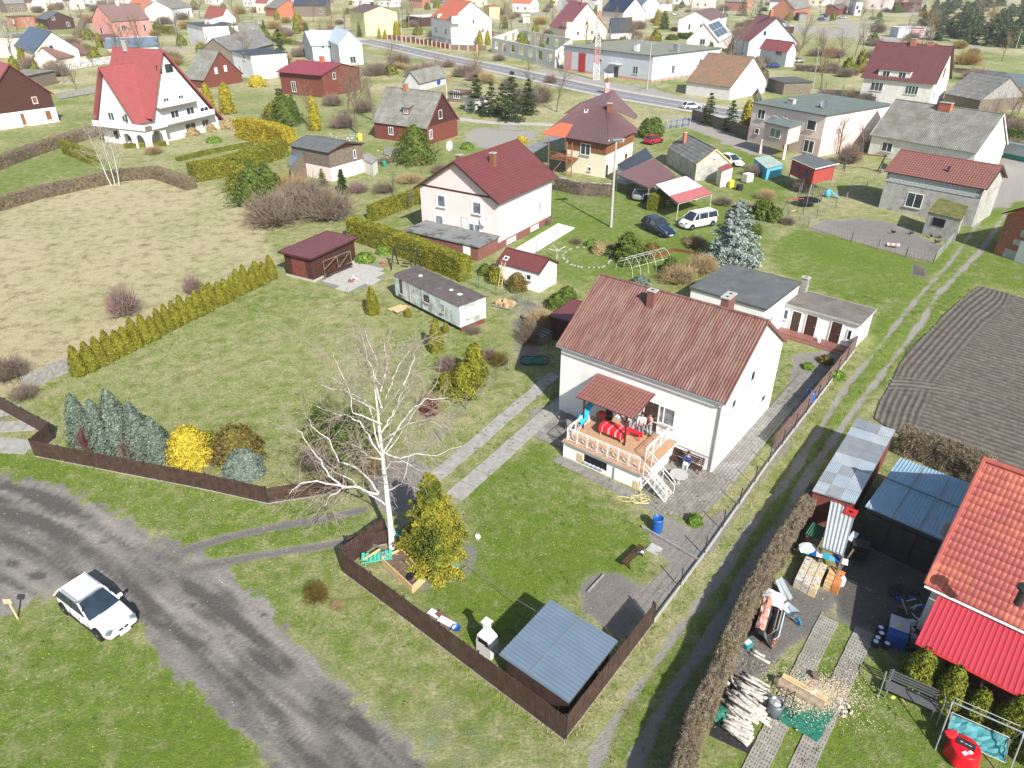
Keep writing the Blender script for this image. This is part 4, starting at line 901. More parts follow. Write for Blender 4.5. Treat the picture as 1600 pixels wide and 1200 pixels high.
h_.tube([(-.3,.1,.06),(-1.1,.35,.03),(-1.4,.2,.03),(-1.0,-.1,.03),(-.4,-.15,.05)],.018,5);h_.tube([(.1,.3,.05),(.15,.7,.2),(.1,.85,.7)],.018,5)
h_.build('garden_hose',M('hose_yellow',(.70,.62,.22),.5,.05),None,True,loc=W(1000,782),label='pale yellow garden hose coiled below the terrace stairs',cat='hose')
T=thing('garden_bench','narrow dark backless bench with a pan on it standing alone on the lawn','bench',W(988,876),math.radians(48));T.name='backless_bench'
for y in(-.13,0,.13):MB().bx(-.85,.85,y-.045,y+.045,.42,.46).build('seat_slat',m_wood,T)
for x in(-.6,.6):MB().beam((x,-.15,.42),(x,-.25,0),.05).beam((x,.15,.42),(x,.25,0),.05).beam((x,-.2,.2),(x,.2,.2),.035).build('leg_frame',m_wood,T)
T=thing('pan','black pan with a white cloth resting on the backless lawn bench','pan',W(999,866,.46));MB().lathe([(.10,0),(.16,.07),(.165,.075),(.15,.07),(.09,.015)],12).build('bowl',m_steel,T);blob(MB(),(.15,.1,.05),.09,seed=5).build('cloth',m_paper,T);MB().tube([(-.15,0,.06),(-.38,-.05,.08)],.014,4).build('handle',m_steel,T)
def bar(name,label,cat,a,b,w,h,mat,part='plank',group=None):
 T=thing(name,label,cat,(a+b)/2*1.,0,group);MB().beam(a,b,w,h).buildw(part,mat,T);return T
bar('edging_board','long grey wooden board edging the lawn beside the blue barrel','board',W(1003,823,.09),W(1093,876,.09),.09,.18,m_woodgrey)
bar('edging_board','weathered board edge around the bare vegetable bed','board',W(918,925,.06),W(943,898,.06),.06,.12,m_woodgrey)
paved('stepping_stone',wp([(1018,850),(1034,858),(1026,868),(1010,860)]),.01,.7,.7,MR,m_conclt,bed=False)
def board_fence(name,label,pts,h,mat,pitch=.13,post=2.2,base=m_conc,cat='fence',group=None,saw=True,bw=.105,rail=True,maxn=300,inside=1,slope_end=None,gap0=.06):
 p=[Vector((q[0],q[1],0))for q in pts];T=thing(name,label,cat,p[0],0,group);cnt=0;rest=MB()
 hh=h;b=MB()
 if saw:b.add([(-bw/2,-.01,0),(bw/2,-.01,0),(bw/2,.01,0),(-bw/2,.01,0),(-bw/2,-.01,hh-.04),(0,-.01,hh),(bw/2,-.01,hh-.04),(-bw/2,.01,hh-.04),(0,.01,hh),(bw/2,.01,hh-.04)],[(0,1,6,5,4),(3,7,8,9,2),(0,4,7,3),(1,2,9,6),(4,5,8,7),(5,6,9,8)])
 else:b.bx(-bw/2,bw/2,-.01,.01,0,hh)
 me=b.mesh('board',mat)
 for a,c in zip(p,p[1:]):
  d=c-a;L_=d.length;u=d.normalized();rz=math.atan2(u.y,u.x);n=int(L_/pitch);nv=Vector((-u.y,u.x,0))*inside
  for i in range(n):
   q=a+u*((i+.5)*L_/n)-p[0]
   if cnt<maxn:link('board',me,T,(q.x,q.y,gap0+random.uniform(-.008,.008)),rot=(random.uniform(-.008,.008),random.uniform(-.006,.006),rz+random.uniform(-.03,.03)))
   else:rest.box((q.x,q.y,gap0+hh/2),(bw,.02,hh),rz)
   cnt+=1
  m=(a+c)/2-p[0]
  if rail:
   for z in(gap0+hh*.22,gap0+hh*.78):MB().box((m.x+nv.x*.032,m.y+nv.y*.032,z),(L_,.04,.07),rz).build('rail',mat,T)
  k=max(1,round(L_/post))
  for i in range(k+1):
   q=a+d*(i/k)-p[0]+nv*.08;MB().box((q.x,q.y,(hh+.02)/2),(.07,.07,hh+.02),rz).build('post',m_steel if mat is m_woodfence else mat,T)
  if base:MB().box((m.x-nv.x*.0,m.y-nv.y*.0,.01),(L_+.06,.05,.09),rz).build('base_kerb',base,T)
 if rest.v:rest.build('boards_far',mat,T,kind='stuff')
 return T
FA=W(532,890);FA=W(534,893)
board_fence('board_fence','tall dark brown board fence along the verge below the birch',[W(534,893),W(882,1157)],1.5,m_woodfence,.125,bw=.108)
board_fence('board_fence','brown board fence with jagged shade beside the farm track, right of the steel-roofed shed',[W(882,1157)+Vector((.06,.08,0)),W(1019,976)],1.5,m_woodfence,.125,bw=.108)
board_fence('board_fence','long low brown board fence below the blue spruces beside the dirt road',[W(55,713),W(325,766),W(418,787)],1.22,m_woodfence,.115,bw=.10)
board_fence('board_fence','short run of brown board fence in the birch shade, ending at the entrance',[W(420,787),W(545,767)],1.1,m_woodfence,.115,bw=.10)
board_fence('board_fence','short brown fence return at the left entrance corner',[W(84,687),W(57,711)],1.25,m_woodfence,.12,inside=-1)
board_fence('board_gate','brown board gate leaf by the concrete entrance slabs at the left edge',[W(0,640),W(84,686)],1.25,m_woodfence,.12,cat='gate',base=None)
board_fence('board_gate','brown board gate leaf at the far left edge of the picture',[W(-70,602),W(-2,639)],1.25,m_woodfence,.12,cat='gate',base=None)
GP=W(534,893)
board_fence('board_gate','open brown gate leaf turned inward in front of the birch trunk',[W(536,890),W(602,842)],1.45,m_woodfence,.125,inside=-1,cat='gate',base=None)
board_fence('board_fence','short brown fence panel standing behind the open gate leaf',[W(545,862),W(606,850)],1.0,m_woodfence,.125,inside=1)
fp=[W(1019,976)+Vector((.05,.05,0)),W(1100,868),W(1200,726),W(1335,549)]
T=thing('track_fence','low concrete plinth fence with wire posts beside the farm track','fence',fp[0])
for a,b in zip(fp,fp[1:]):
 n=int((b-a).length/2.2)
 for i in range(n):q=a.lerp(b,i/n);r=a.lerp(b,(i+1)/n);MB().beam(q+Vector((0,0,.11)),r+Vector((0,0,.11))-(r-q)*.012,.06,.22).buildw('kerb_panel',m_conclt,T);MB().beam(q,q+Vector((0,0,1.35)),.05).buildw('post',m_steel,T)
wr=MB()
for z in(.45,.8,1.15):
 for a,b in zip(fp,fp[1:]):wr.tube([a+Vector((0,0,z)),b+Vector((0,0,z))],.006,3)
wr.buildw('wire',m_metal,T)
board_fence('plank_screen','reddish brown plank screen fence between the paved yard and the track',[W(1212,700)+Vector((-.1,-.1,0)),W(1337,545)+Vector((-.12,-.12,0))],1.25,M('faded_boards',(.17,.10,.085),.85,.2,3,.2,60,island=.15),.16,bw=.15,base=None)
def wire_fence(name,label,pts,h=1.2,step=2.5,post=m_metal,wires=3,meshy=None,r=.03,cat='fence',group=None):
 p=[Vector((q[0],q[1],0))for q in pts];T=thing(name,label,cat,p[0],0,group);w=MB()
 for a,b in zip(p,p[1:]):
  n=max(1,int((b-a).length/step))
  for i in range(n+1):q=a.lerp(b,i/n);MB().tube([q,q+Vector((0,0,h))],r,6).buildw('post',post,T)
  for k in range(wires):z=h*(.25+.7*k/max(1,wires-1));w.tube([a+Vector((0,0,z)),b+Vector((0,0,z))],.008,3)
  if meshy:
   ln=(b-a).length;st_=.35
   for i in range(int(ln/st_)):q=a.lerp(b,i*st_/ln);r_=a.lerp(b,(i+1)*st_/ln);w.tube([q+Vector((0,0,.05)),r_+Vector((0,0,h-.05))],.006,3);w.tube([r_+Vector((0,0,.05)),q+Vector((0,0,h-.05))],.006,3)
 w.buildw('wire',meshy or m_metal,T);return T
wire_fence('wire_fence','wire fence with pale posts between the left garden and the driveway',[W(690,690),W(728,640),W(775,595),W(795,580)],1.25,2.8)
wire_fence('wire_fence','green mesh fence between the caravan garden and the small white garage',[W(722,440),W(775,462),W(842,482)],1.2,2.0,m_mesh,2,m_mesh)
wire_fence('wire_fence','mesh fence beside the white sheeted bed by the rose house',[W(838,395),W(870,370),W(905,345)],1.3,2.2,m_mesh,2)
wire_fence('poultry_fence','dark post wire fence around the bare poultry run',[W(1262,355),W(1330,378),W(1415,402),W(1458,412),W(1487,378),W(1500,350)],1.2,3.0,m_woodold,4,m_metal,.04)
wire_fence('wire_fence','wire fence with leaning wooden posts above the playhouse lawn',[W(1250,352),W(1275,342),W(1305,325),W(1352,300)],1.3,3.,m_woodgrey,3,None,.045)
T=thing('panel_fence','two grey weathered plank panels leaning at the end of the thuja row','fence',W(42,612))
for i,(a,b)in enumerate((((42,612),(84,592)),((85,592),(122,576)))):
 a,b=W(*a),W(*b);u=(b-a)
 for k in range(6):z=.12+k*.2;MB().beam(a+Vector((0,0,z)),b+Vector((0,0,z)),.025,.185).buildw('plank',m_woodgrey,T)
 for q in(a,b):MB().beam(q,q+Vector((0,0,1.3)),.07).buildw('post',m_woodgrey,T)
GZ=(-.55,19.75,-38.3,3.55,3.68,1.95,2.12)
T=thing('garden_shed','brown boarded garden shed with a blue-grey ribbed steel roof inside the fence corner','shed',(GZ[0],GZ[1],0),math.radians(GZ[2]))
me=MB().bx(-.075,.075,-.012,.012,0,1.86).mesh('board',m_woodfence)
for i in range(21):
 x=.28+i*.15
 if x<3.35:link('board',me,T,(x,.3,.02));link('board',me,T,(x,3.4,.02))
for i in range(20):
 y=.38+i*.155
 if y<3.38:link('board',me,T,(3.32,y,.02),math.pi/2);link('board',me,T,(.26,y,.02),math.pi/2)
MB().bx(.3,3.3,.33,3.36,.01,.05).build('floor',m_conc,T)
r=MB();slope(r,(0,0,1.95),(0+3.55,0,1.95),(3.55,3.68,2.12),(0,3.68,2.12),'plain');r=MB();slope(r,(3.55,0,1.95),(3.55,3.68,2.02),(0,3.68,2.12),(0,0,2.05),'rib',.19,t=.05,amp=.045);r.build('roof',m_bluesteel,T)
for x0_ in(1.6,):MB().bx(x0_,x0_+.012,.02,3.66,2.13,2.137).build('sheet_joint',m_straw,T)
T=thing('garden_fireplace','white garden fireplace with a tapered chimney beside the steel-roofed shed','fireplace',W(762,1018),math.radians(-38))
MB().bx(-.42,.42,-.3,.3,0,.75).build('base',m_whiteold,T);f=MB();f.add([(-.4,-.3,.76),(.4,-.3,.76),(.4,.3,.76),(-.4,.3,.76),(-.36,-.26,1.15),(.36,-.26,1.15),(.36,.26,1.15),(-.36,.26,1.15),(-.13,-.12,1.55),(.13,-.12,1.55),(.13,.12,1.55),(-.13,.12,1.55)],[(0,1,5,4),(1,2,6,5),(2,3,7,6),(3,0,4,7),(4,5,9,8),(5,6,10,9),(6,7,11,10),(7,4,8,11),(3,2,1,0)])
f.build('hood',m_white,T);MB().bx(-.13,.13,-.12,.12,1.551,1.95).build('flue',m_white,T);MB().bx(-.2,.2,-.19,.19,1.96,2.0).build('cap',m_white,T);MB().bx(-.28,.28,-.32,-.301,.8,1.08).build('firebox',m_black,T)
T=thing('sheet_pile','white boards and rusty scrap with a blue bowl lying behind the verge fence','pile',W(690,968),math.radians(-40))
for i,(x,y,rz)in enumerate(((-.3,0,.1),(.1,.08,-.1),(.45,-.05,.15))):MB().box((x,y,.10+i*.05),(.95,.35,.03),rz).build('board',m_paper if i!=1 else m_rust,T)
MB().box((0,-.2,.05),(1.6,.3,.08)).build('board',m_woodold,T);MB().lathe([(.05,.05),(.22,.2),(.24,.2),(.2,.17),(.03,.08)],12,(1.0,-.05,.05)).build('bowl',m_blue,T)
T=thing('raised_bed','pale wooden raised bed of soil in front of the golden spruce','planter',W(648,902),math.radians(-38))
pl=[(610,880),(648,923),(668,905),(632,868)]
lp=[W(597,882),W(645,927),W(664,908),W(628,868)]
for a,b in zip(lp,lp[1:]+lp[:1]):
 for k in range(3):MB().beam(a+Vector((0,0,.09+.17*k)),b+Vector((0,0,.09+.17*k)),.05,.16).buildw('plank',m_woodlight,T)
MB().prism([tuple(q[:2])for q in lp],.02,.38).buildw('soil',m_rusty if 0 else M('compost',(.13,.09,.065),.95,.4,7,.8,20,col2=(.26,.20,.14),c2s=5,c2t=.6),T)
T=thing('sun_lounger','folded turquoise green plastic lounger between the gate leaf and the birch','lounger',W(590,878),math.radians(8))
for k in range(8):MB().box((-.7+k*.2,0,.32+.05*abs(k-3)),(.16,.55,.025)).build('slat',M('lounger_green',(.08,.50,.38),.5,.05),T)
for y in(-.28,.28):MB().beam((-.8,y,.3),(.8,y,.42),.05).build('rail',MATS['lounger_green'],T)
for x in(-.6,.6):
 for y in(-.25,.25):MB().beam((x,y,.3),(x,y,0),.04).build('leg',MATS['lounger_green'],T)
bar('drain_pipe','upper grey plastic pipe lying at the birch foot','pipe',W(580,850,.15),W(622,868,.35),.1,.1,m_metal,'pipe');bar('drain_pipe','lower grey plastic pipe by the green lounger','pipe',W(590,862,.5),W(610,872,.45),.09,.09,m_metal,'pipe')
bar('plank','pale plank leaning inside the open gate by the lounger','plank',W(568,874,.5),W(594,858,.6),.12,.04,m_woodlight)
def junk(name,label,loc,mats,n=6,R=.5,h=.35,seed=1,group=None,cat='junk'):
 T=thing(name,label,cat,loc,0,group);rs=np.random.RandomState(seed)
 for i in range(n):
  a=rs.rand()*6.3;r=R*rs.rand()**.5;s=.12+.22*rs.rand(3);m=MB()
  if i%3==0:blob(m,(0,0,s[2]*.4),s[0]*.8,8,5,(1,.8,.6),i,.25)
  elif i%3==1:m.box((0,0,s[2]/2),(s[0]*1.6,s[1],s[2]*.6),mat=Matrix.Rotation(rs.rand()*.5,3,'X'))
  else:m.tube([(-s[0],0,.05),(s[0],s[1]*.5,h*rs.rand()+.05)],.03,5)
  m.build(('lump','box','rod')[i%3],mats[i%len(mats)],T,loc=(r*math.cos(a),r*math.sin(a),0),rz=rs.rand()*6)
 return T
junk('rubbish_sack','white sack and papers lying on the lawn right of the golden spruce',W(718,850),[m_paper,m_bluegrey],3,.3,seed=3,cat='sack');junk('rubbish_sack','small white bag alone on the lawn beside the golden spruce',W(747,840),[m_paper],1,.05,seed=2,cat='sack')
junk('blue_bag','blue and white bag beside bricks right of the raised bed',W(706,882),[m_teal,m_sky,m_brickor],4,.25,seed=8,cat='bag');junk('pots','green and white pots between the birch foot and the spruce',W(620,838),[m_greenp,m_paper],5,.45,seed=9,cat='pots')
junk('black_bag','black plastic bag lying on the raised bed soil',W(641,903,.39),[m_black],2,.12,seed=10,cat='bag')
for i,(x,y)in enumerate(((1085,817),(1143,798))):pass
T=thing('sign_post','small wooden sign post in the grass at the left edge by the white car','sign',W(28,967));MB().beam((0,0,0),(-.02,-.02,1.15),.07).build('post',m_woodlight,T);MB().box((-.02,-.06,1.25),(.38,.03,.28)).build('board',M('pinkish_board',(.62,.42,.28),.8,.1,4),T)
MB().box((-.02,-.078,1.25),(.2,.004,.03)).build('print',m_coral,T)
BS=house('tool_shed','brown wooden tool shed with a maroon flat roof beside the brown shrubs','shed',(-22.9,66.3,-28.7,4.2,7.1,2.55,2.6),m_wood,m_maroon,'plain',ov=.35,og=.35,fascia=m_wood)
for i in range(22):MB().bx(3.86,3.885,.5+i*.28,.74+i*.28,.25,2.35).build('board',m_wood,BS)
for i in range(13):MB().bx(.5+i*.26,.73+i*.26,.315,.34,.25,2.35).build('board',m_woodred if 2<i<10 else m_wood,BS)
MB().bx(.3,3.9,.28,6.8,0,.22).build('foundation',m_conclt,BS)
paved('shed_yard',[tuple(p[:2])for p in(W(500,442),W(545,402),W(600,418),W(595,440),W(545,458))],.01,.8,.8,math.radians(-30),m_conclt)
T=thing('lattice_stand','rusty metal frame structure standing before the brown tool shed','frame',W(530,428),math.radians(55))
for a,b in(((-1.8,0,0),(-1.8,0,1.9)),((1.8,0,0),(1.8,0,1.9)),((-1.8,0,1.9),(1.8,0,1.9)),((-1.8,0,1.0),(0,0,1.9)),((0,0,1.9),(0,0,.2)),((-1.8,0,.6),(1.8,0,.6)),((0,0,.6),(1.8,0,1.9)),((-1.8,0,0),(-1.8,1,0))):MB().beam(a,b,.06).build('strut',m_woodold,T)
for z in(.5,.62):MB().bx(-1.7,1.7,-.25,.05,z,z+.05).build('plank',m_wood,T)
T=thing('swing_stand','dark A-shaped swing frame near the tall yellow-green hedge','swing',W(635,420),math.radians(-20))
for x in(-1.3,1.3):
 for y in(-.8,.8):MB().beam((x,y,0),(x,0,2.1),.09).build('leg',m_steel,T)
MB().beam((-1.5,0,2.1),(1.5,0,2.1),.1).build('crossbar',m_steel,T)
for x in(-.3,.3):MB().tube([(x,0,2.1),(x,0,.6)],.015,4).build('rope',m_steel,T)
MB().bx(-.4,.4,-.15,.15,.55,.6).build('seat',m_wood,T)
junk('rusty_machine','rusty farm machine parts beside the swing frame',W(603,415),[m_rust,m_brick,m_steel],7,.9,.8,seed=21);junk('rusty_stove','rusty stove and pots on the shed yard paving',W(550,440),[m_rust,m_paper,m_steel,m_brick],6,.6,.6,seed=22)
CV=(-10.85,60.6,-46.9,9.5,3.05,2.5,2.5)
T=thing('caravan','dirty white static caravan with a grey-brown roof in the left garden','caravan',(CV[0],CV[1],0),math.radians(CV[2]))
m_car=M('caravan_wall',(.58,.66,.64),.8,.08,1.5,col2=(.22,.21,.17),c2s=1.1,c2t=.56,c2w=.12);m_cvr=M('caravan_roof',(.105,.085,.083),.85,.2,1.2,.3,30,col2=(.22,.20,.19),c2s=1.8,c2t=.64)
MB().bx(.08,9.42,.08,2.97,.45,2.42).build('body',m_car,T);r=MB();r.add([(0,0,2.43),(9.5,0,2.43),(9.5,3.05,2.43),(0,3.05,2.43),(0,.5,2.56),(9.5,.5,2.56),(9.5,2.55,2.56),(0,2.55,2.56)],[(3,2,1,0),(0,1,5,4),(4,5,6,7),(2,3,7,6),(1,2,6,5),(3,0,4,7)]);r.build('roof',m_cvr,T)
for x in(2.2,6.6):MB().lathe([(.18,2.565),(.2,2.6),(.05,2.68)],8,(x,1.5,0)).build('roof_vent',m_paper,T)
MB().bx(7.6,8.0,1.3,1.65,2.565,2.6).build('roof_hatch',m_paper,T)
window(T,(1.1,.08,1.6),(1,0),None,.35,1.3,1,frame=m_framed,glass=m_woodold);window(T,(4.9,.08,1.65),(1,0),None,.7,.6,1,frame=m_framed);window(T,(7.2,.08,1.5),(1,0),None,.35,.75,1,frame=m_conclt);window(T,(9.42,1.5,1.5),(0,1),None,1.3,.85,2,glass=m_bluegrey)
MB().bx(2.3,2.5,.02,.07,.5,2.3).build('batten',m_conclt,T);MB().bx(4.2,4.35,.02,.07,.5,2.3).build('batten',m_conclt,T)
for x in(1.5,8):MB().lathe([(.3,-.1),(.32,0),(.3,.1)],12).build('wheel',m_rubber,T,loc=(x,.3,.32)).rotation_euler=(math.pi/2,0,0)
MB().bx(.3,9.2,2.7,2.9,0,.44).build('skirt',m_woodold,T);MB().bx(9.2,9.38,.2,2.8,0,.44).build('skirt',m_woodred,T)
T=thing('caravan_step','pale wooden platform steps at the caravan door','steps',W(622,484),math.radians(-47))
for k,(x,z)in enumerate(((-.2,.12),(.5,.3))):
 for j in range(5):MB().bx(x-.4,x+.4,-.75+j*.3,-.47+j*.3,z-.03,z).build('plank',m_woodlight,T)
 MB().bx(x-.36,x+.36,-.7,.7,0,z-.031).build('block',m_woodold,T)
T=thing('pallet','pallet piled with sawn tree rounds by the green mesh fence','pallet',W(788,478),math.radians(-30))
for j in range(6):MB().bx(-.95+j*.34,-.7+j*.34,-.7,.7,.12,.15).build('slat',m_woodgrey,T)
for y in(-.6,0,.6):MB().bx(-.95,1.0,y-.06,y+.06,0,.119).build('runner',m_woodold,T)
for i,(x,y,z,r_)in enumerate(((-.6,-.3,.3,.2),(-.15,-.35,.32,.22),(.4,-.3,.36,.28),(.85,.1,.38,.26),(0,.25,.33,.24),(-.55,.3,.3,.2),(.45,.3,.34,.24),(.1,-.05,.62,.2))):
 p=T.matrix_basis@Vector((x,y,z-.14));l=MB().lathe([(r_,-.18),(r_*1.02,0),(r_,.18)],10).build('tree_round',M('sawn_log',(.46,.32,.18),.9,.2,6),None,loc=p+Vector((0,0,.12)),rot=(math.pi/2*(i%2),0,i*.9),label='sawn tree round piled on the pallet by the mesh fence',cat='log',group='tree rounds on the pallet')
T=thing('ladder','wooden ladder leaning on the small maroon-roofed garage','ladder',W(784,447),math.radians(-35))
for x in(-.2,.2):MB().beam((x,-.3,0),(x,.35,2.4),.05).build('rail',m_woodlight,T)
for k in range(8):t=(k+.6)/8.4;MB().beam((-.2,-.3+.65*t,2.4*t),(.2,-.3+.65*t,2.4*t),.03).build('rung',m_woodlight,T)
SG=house('small_garage','small white garage with a maroon felt gable roof behind the mesh fence','garage',(-1.5,64.8,-35.8,4.95,3.4,2.05,3.0),m_white,m_maroon,ov=.2,og=.1,wins=[('F',.75,1.3,.6,.6,1)],fascia=m_wood)
window(SG,(.75,.55,2.42),(1,0),None,.5,.5,1,sill=False).rotation_euler=(math.radians(-60),0,0)
DS=house('dark_shed','small dark maroon shed in the shade left of the white house','shed',(3.0,52.6,-32,2.3,4.0,2.1,2.25),m_wood,m_maroon,ov=.1,og=.1,fascia=m_wood)
T=thing('boat_cover','round basket tub lying on the grass left of the dark shed','tub',W(826,498));MB().lathe([(.45,0),(.62,.3),(.64,.32),(.55,.27),(.38,.1)],14).build('tub',m_woodold,T)
T=thing('trampoline_net','collapsed dark green net and ring in the shade by the drive','net',W(835,566));MB().tube([(1.1*math.cos(a),.75*math.sin(a),.18+.1*math.sin(3*a))for a in[i*.3142 for i in range(21)]],.05,5,cap=False).build('ring',m_steel,T);blob(MB(),(0,0,.1),.8,12,5,(1.2,.8,.25),4,.25).build('net',m_greentarp,T)
T=thing('sheet_stack','stack of wet black slats and tarpaulin beside the dark shed','stack',W(848,532),math.radians(50))
for k in range(14):MB().box((-.9+k*.14,random.uniform(-.05,.05),.75+.02*random.random()),(.1,1.1,.03),mat=Matrix.Rotation(random.uniform(-.12,.12),3,'X')).build('slat',m_zinc if k%3 else m_steel,T)
MB().bx(-.95,.95,-.5,.5,0,.7).build('log_stack',m_woodold,T)
def free_shed(name,label,corners,z,wall,roof,rt,pitch=.25,zb=None,cat='shed',walls=True,group=None,inset=.12,posts=None,t=.05,gap=0.):
 """shed from the four roof corners (front-left, front-right, back-right, back-left)"""
 zs=z if isinstance(z,(list,tuple))else[z]*4;q=[W(c[0],c[1],zz)for c,zz in zip(corners,zs)];cen=sum(q,Vector())/4;cen.z=0;T=thing(name,label,cat,cen,math.atan2((q[1]-q[0]).y,(q[1]-q[0]).x),group)
 r=MB();slope(r,*q,kind=rt,pitch=pitch,t=t);r.buildw('roof',roof,T)
 w=[p.lerp(cen+Vector((0,0,p.z)),inset/max(1,(p-cen).length)*1.4)for p in q]
 if walls:
  m=MB();zt=min(zs)-t-.03;m.add([(p.x,p.y,0.01)for p in w]+[(p.x,p.y,pp.z-t-.03)for p,pp in zip(w,q)],[(0,1,5,4),(1,2,6,5),(2,3,7,6),(3,0,4,7),(4,5,6,7),(3,2,1,0)]);m.buildw('wall',wall,T)
 if posts:
  for p,pp in zip(w,q):MB().beam((p.x,p.y,0),(p.x,p.y,pp.z-t-.02),.1).buildw('post',posts,T)
  for i in range(4):MB().beam((w[i].x,w[i].y,q[i].z-t-.09),(w[(i+1)%4].x,w[(i+1)%4].y,q[(i+1)%4].z-t-.09),.08).buildw('beam',posts,T)
 return T
BL_=free_shed('sheet_garage','long garage with a pale blue sheet roof and dark metal doors behind the woodpile',[(1352,791),(1476,845),(1515,755),(1407,715)],2.4,M('dark_sheet',(.035,.04,.045),.6,.1,2),M('pale_blue_trapezoid',(.25,.38,.47),.45,.07,1.,metal=.15),'rib',.18)
q=[W(1352,791,2.4),W(1476,845,2.4),W(1407,715,2.4)];u=(q[1]-q[0]).normalized();wv=(q[2]-q[0])
for s in(.33,.66):MB().beam(q[0]+u*4*s*1.0+Vector((0,0,.05)),q[0]+u*4*s+wv*.98+Vector((0,0,.05)),.03,.02).buildw('sheet_joint',m_straw,BL_)
MB().beam(q[0]+wv*.55+Vector((0,0,.06)),q[0]+wv*.55+u*(q[1]-q[0]).length+Vector((0,0,.06)),.05,.03).buildw('purlin_line',m_mesh,BL_)
for i in range(3):a=q[0]+u*(.15+i*1.25);MB().beam(a+Vector((.06,-.06,-1.35)),a+u*1.15+Vector((.06,-.06,-1.35)),.03,2.0).buildw('garage_door',m_steel,BL_)
SH=free_shed('patchwork_shed','long shed roofed with patchwork grey zinc sheets beside the farm track',[(1269,767),(1336,787),(1399,673),(1339,654)],2.2,m_woodred,m_zinc,'plain')
q=[W(1269,767,2.215),W(1336,787,2.215),W(1399,673,2.215),W(1339,654,2.215)];rs=np.random.RandomState(8)
zc=[M('zinc_a',(.44,.48,.51),.4,.1,1.5,metal=.3),M('zinc_b',(.30,.32,.34),.5,.12,1.5,metal=.3),M('zinc_c',(.38,.45,.50),.4,.1,1.5,metal=.3),M('zinc_d',(.24,.26,.28),.5,.12,1.5,metal=.2)]
for j in range(8):
 cuts=[0,.45+.15*rs.rand(),1]if rs.rand()<.6 else[0,.3,.65,1]
 for a,b in zip(cuts,cuts[1:]):
  P=lambda s,t:q[0].lerp(q[1],s).lerp(q[3].lerp(q[2],s),t);m=MB();dz=Vector((0,0,.012*(j%2)+.008*rs.rand()));slope(m,P(a,j/8)+dz,P(b,j/8)+dz,P(b,(j+1.06)/8)+dz,P(a,(j+1.06)/8)+dz,'corr' if rs.rand()<.5 else 'plain',.1,t=.014,amp=.008);m.buildw('roof_sheet',zc[rs.randint(4)],SH)
WS=free_shed('woodstore','open woodstore roofed with grey corrugated sheets next to the zinc shed',[(1285,855),(1318,868),(1337,802),(1299,779)],[1.7,1.7,1.8,1.8],m_wood,m_asb if 0 else M('pale_corrugated',(.42,.45,.46),.6,.1,1.5,metal=.1),'corr',.16,walls=False,posts=m_woodold)
T=thing('red_tray','square red plastic tray lying on the grey corrugated woodstore roof','tray',W(1329,801,1.86),math.radians(-40));MB().bx(-.3,.3,-.3,.3,0,.03).bx(-.3,.3,-.3,-.27,.03,.1).bx(-.3,.3,.27,.3,.03,.1).build('tray',m_redp,T);blob(MB(),(.05,0,.07),.09,seed=2).build('leaf_heap',m_wood,T)
T=thing('green_sheet','green corrugated sheet left of the woodstore roof','sheet',W(1275,830,1.2),math.radians(-40));m=MB();slope(m,(-.35,-.55,0),(.35,-.55,0),(.35,.55,.05),(-.35,.55,.05),'corr',.12,t=.02);m.build('sheet',M('green_sheet',(.03,.11,.06),.6,.1),T);MB().bx(-.3,.3,-.5,.5,-1.2,-.05).build('log_stack',m_woodold,T)
T=thing('blue_cover','blue and white painted boards covering the end of the woodpile','cover',W(1292,870,1.15),math.radians(-24))
for k,mt in enumerate((m_teal,m_blue,m_paper,m_teal,m_sky,m_blue,m_paper)):MB().box((-.95+k*.3,.02*(k%3),.02*(k%2)),(.28,.42,.03),rz=.05*(k%3-1)).build('board',mt,T)
T2=thing('white_sheet','crumpled white sheet on top of the woodpile beside the hedge','sheet',W(1262,858,1.1));blob(MB(),(0,0,.06),.45,10,5,(1,.8,.28),6,.3).build('sheet',m_paper,T2)
bil=MB().bx(-.17,.17,-.06,.06,0,.11).mesh('firewood',m_birchlog);bil2=MB().prism([(-.17,-.06),(.17,-.06),(.17,.06),(-.17,.06)],0,.1).mesh('firewood',m_woodlight)
o_=W(1238,918);ux=(W(1277,938)-W(1238,918)).normalized();uy=(W(1262,868)-W(1238,918)).normalized();an=math.atan2(ux.y,ux.x);i=0
L1='split birch billet in the white stacked rows beside the hedge';L2='fresh orange-brown billet in the short stack right of the birch rows'
for lay in range(5):
 for r_ in range(3):
  for k in range(15 if lay<5 else 0):
   if lay<3 and 0<k<14 and 0<r_<2:continue
   p=o_+ux*(.18+.37*r_)+uy*(.1+.135*k);link('firewood',bil if random.random()<.75 else bil2,None,(p.x,p.y,.115*lay+.002),an+random.uniform(-.08,.08),L1,'firewood','birch billets stacked in three rows',rot=(random.uniform(-.06,.06),0,an+random.uniform(-.09,.09)))
mo=M('fresh_alder',(.50,.20,.07),.85,.2,6);bo=MB().bx(-.17,.17,-.06,.06,0,.11).mesh('firewood',mo)
o_=W(1287,921)
for lay in range(5):
 for r_ in range(2):
  for k in range(9):
   if lay<4 and 0<k<8 and r_<1:continue
   p=o_+ux*(.1+.37*r_)+uy*(.1+.135*k);link('firewood',bo if(r_==1 or random.random()<.2)else bil2,None,(p.x,p.y,.115*lay+.002),0,L2,'firewood','orange billets in the short stack',rot=(random.uniform(-.06,.06),0,an+random.uniform(-.12,.12)))
for(a,b,lb)in(((1316,866),(1303,915),'leaning grey pole at the front of the woodstore'),((1334,858),(1300,908),'second leaning pole beside the woodstore')):bar('pole',lb,'pole',W(*a,1.5),W(*b,.05),.07,.07,m_woodold,'pole')
bar('white_board','long pale board leaning on the right side of the woodstore','board',W(1328,845,1.1),W(1338,832,1.25),.3,.04,m_paleblue)
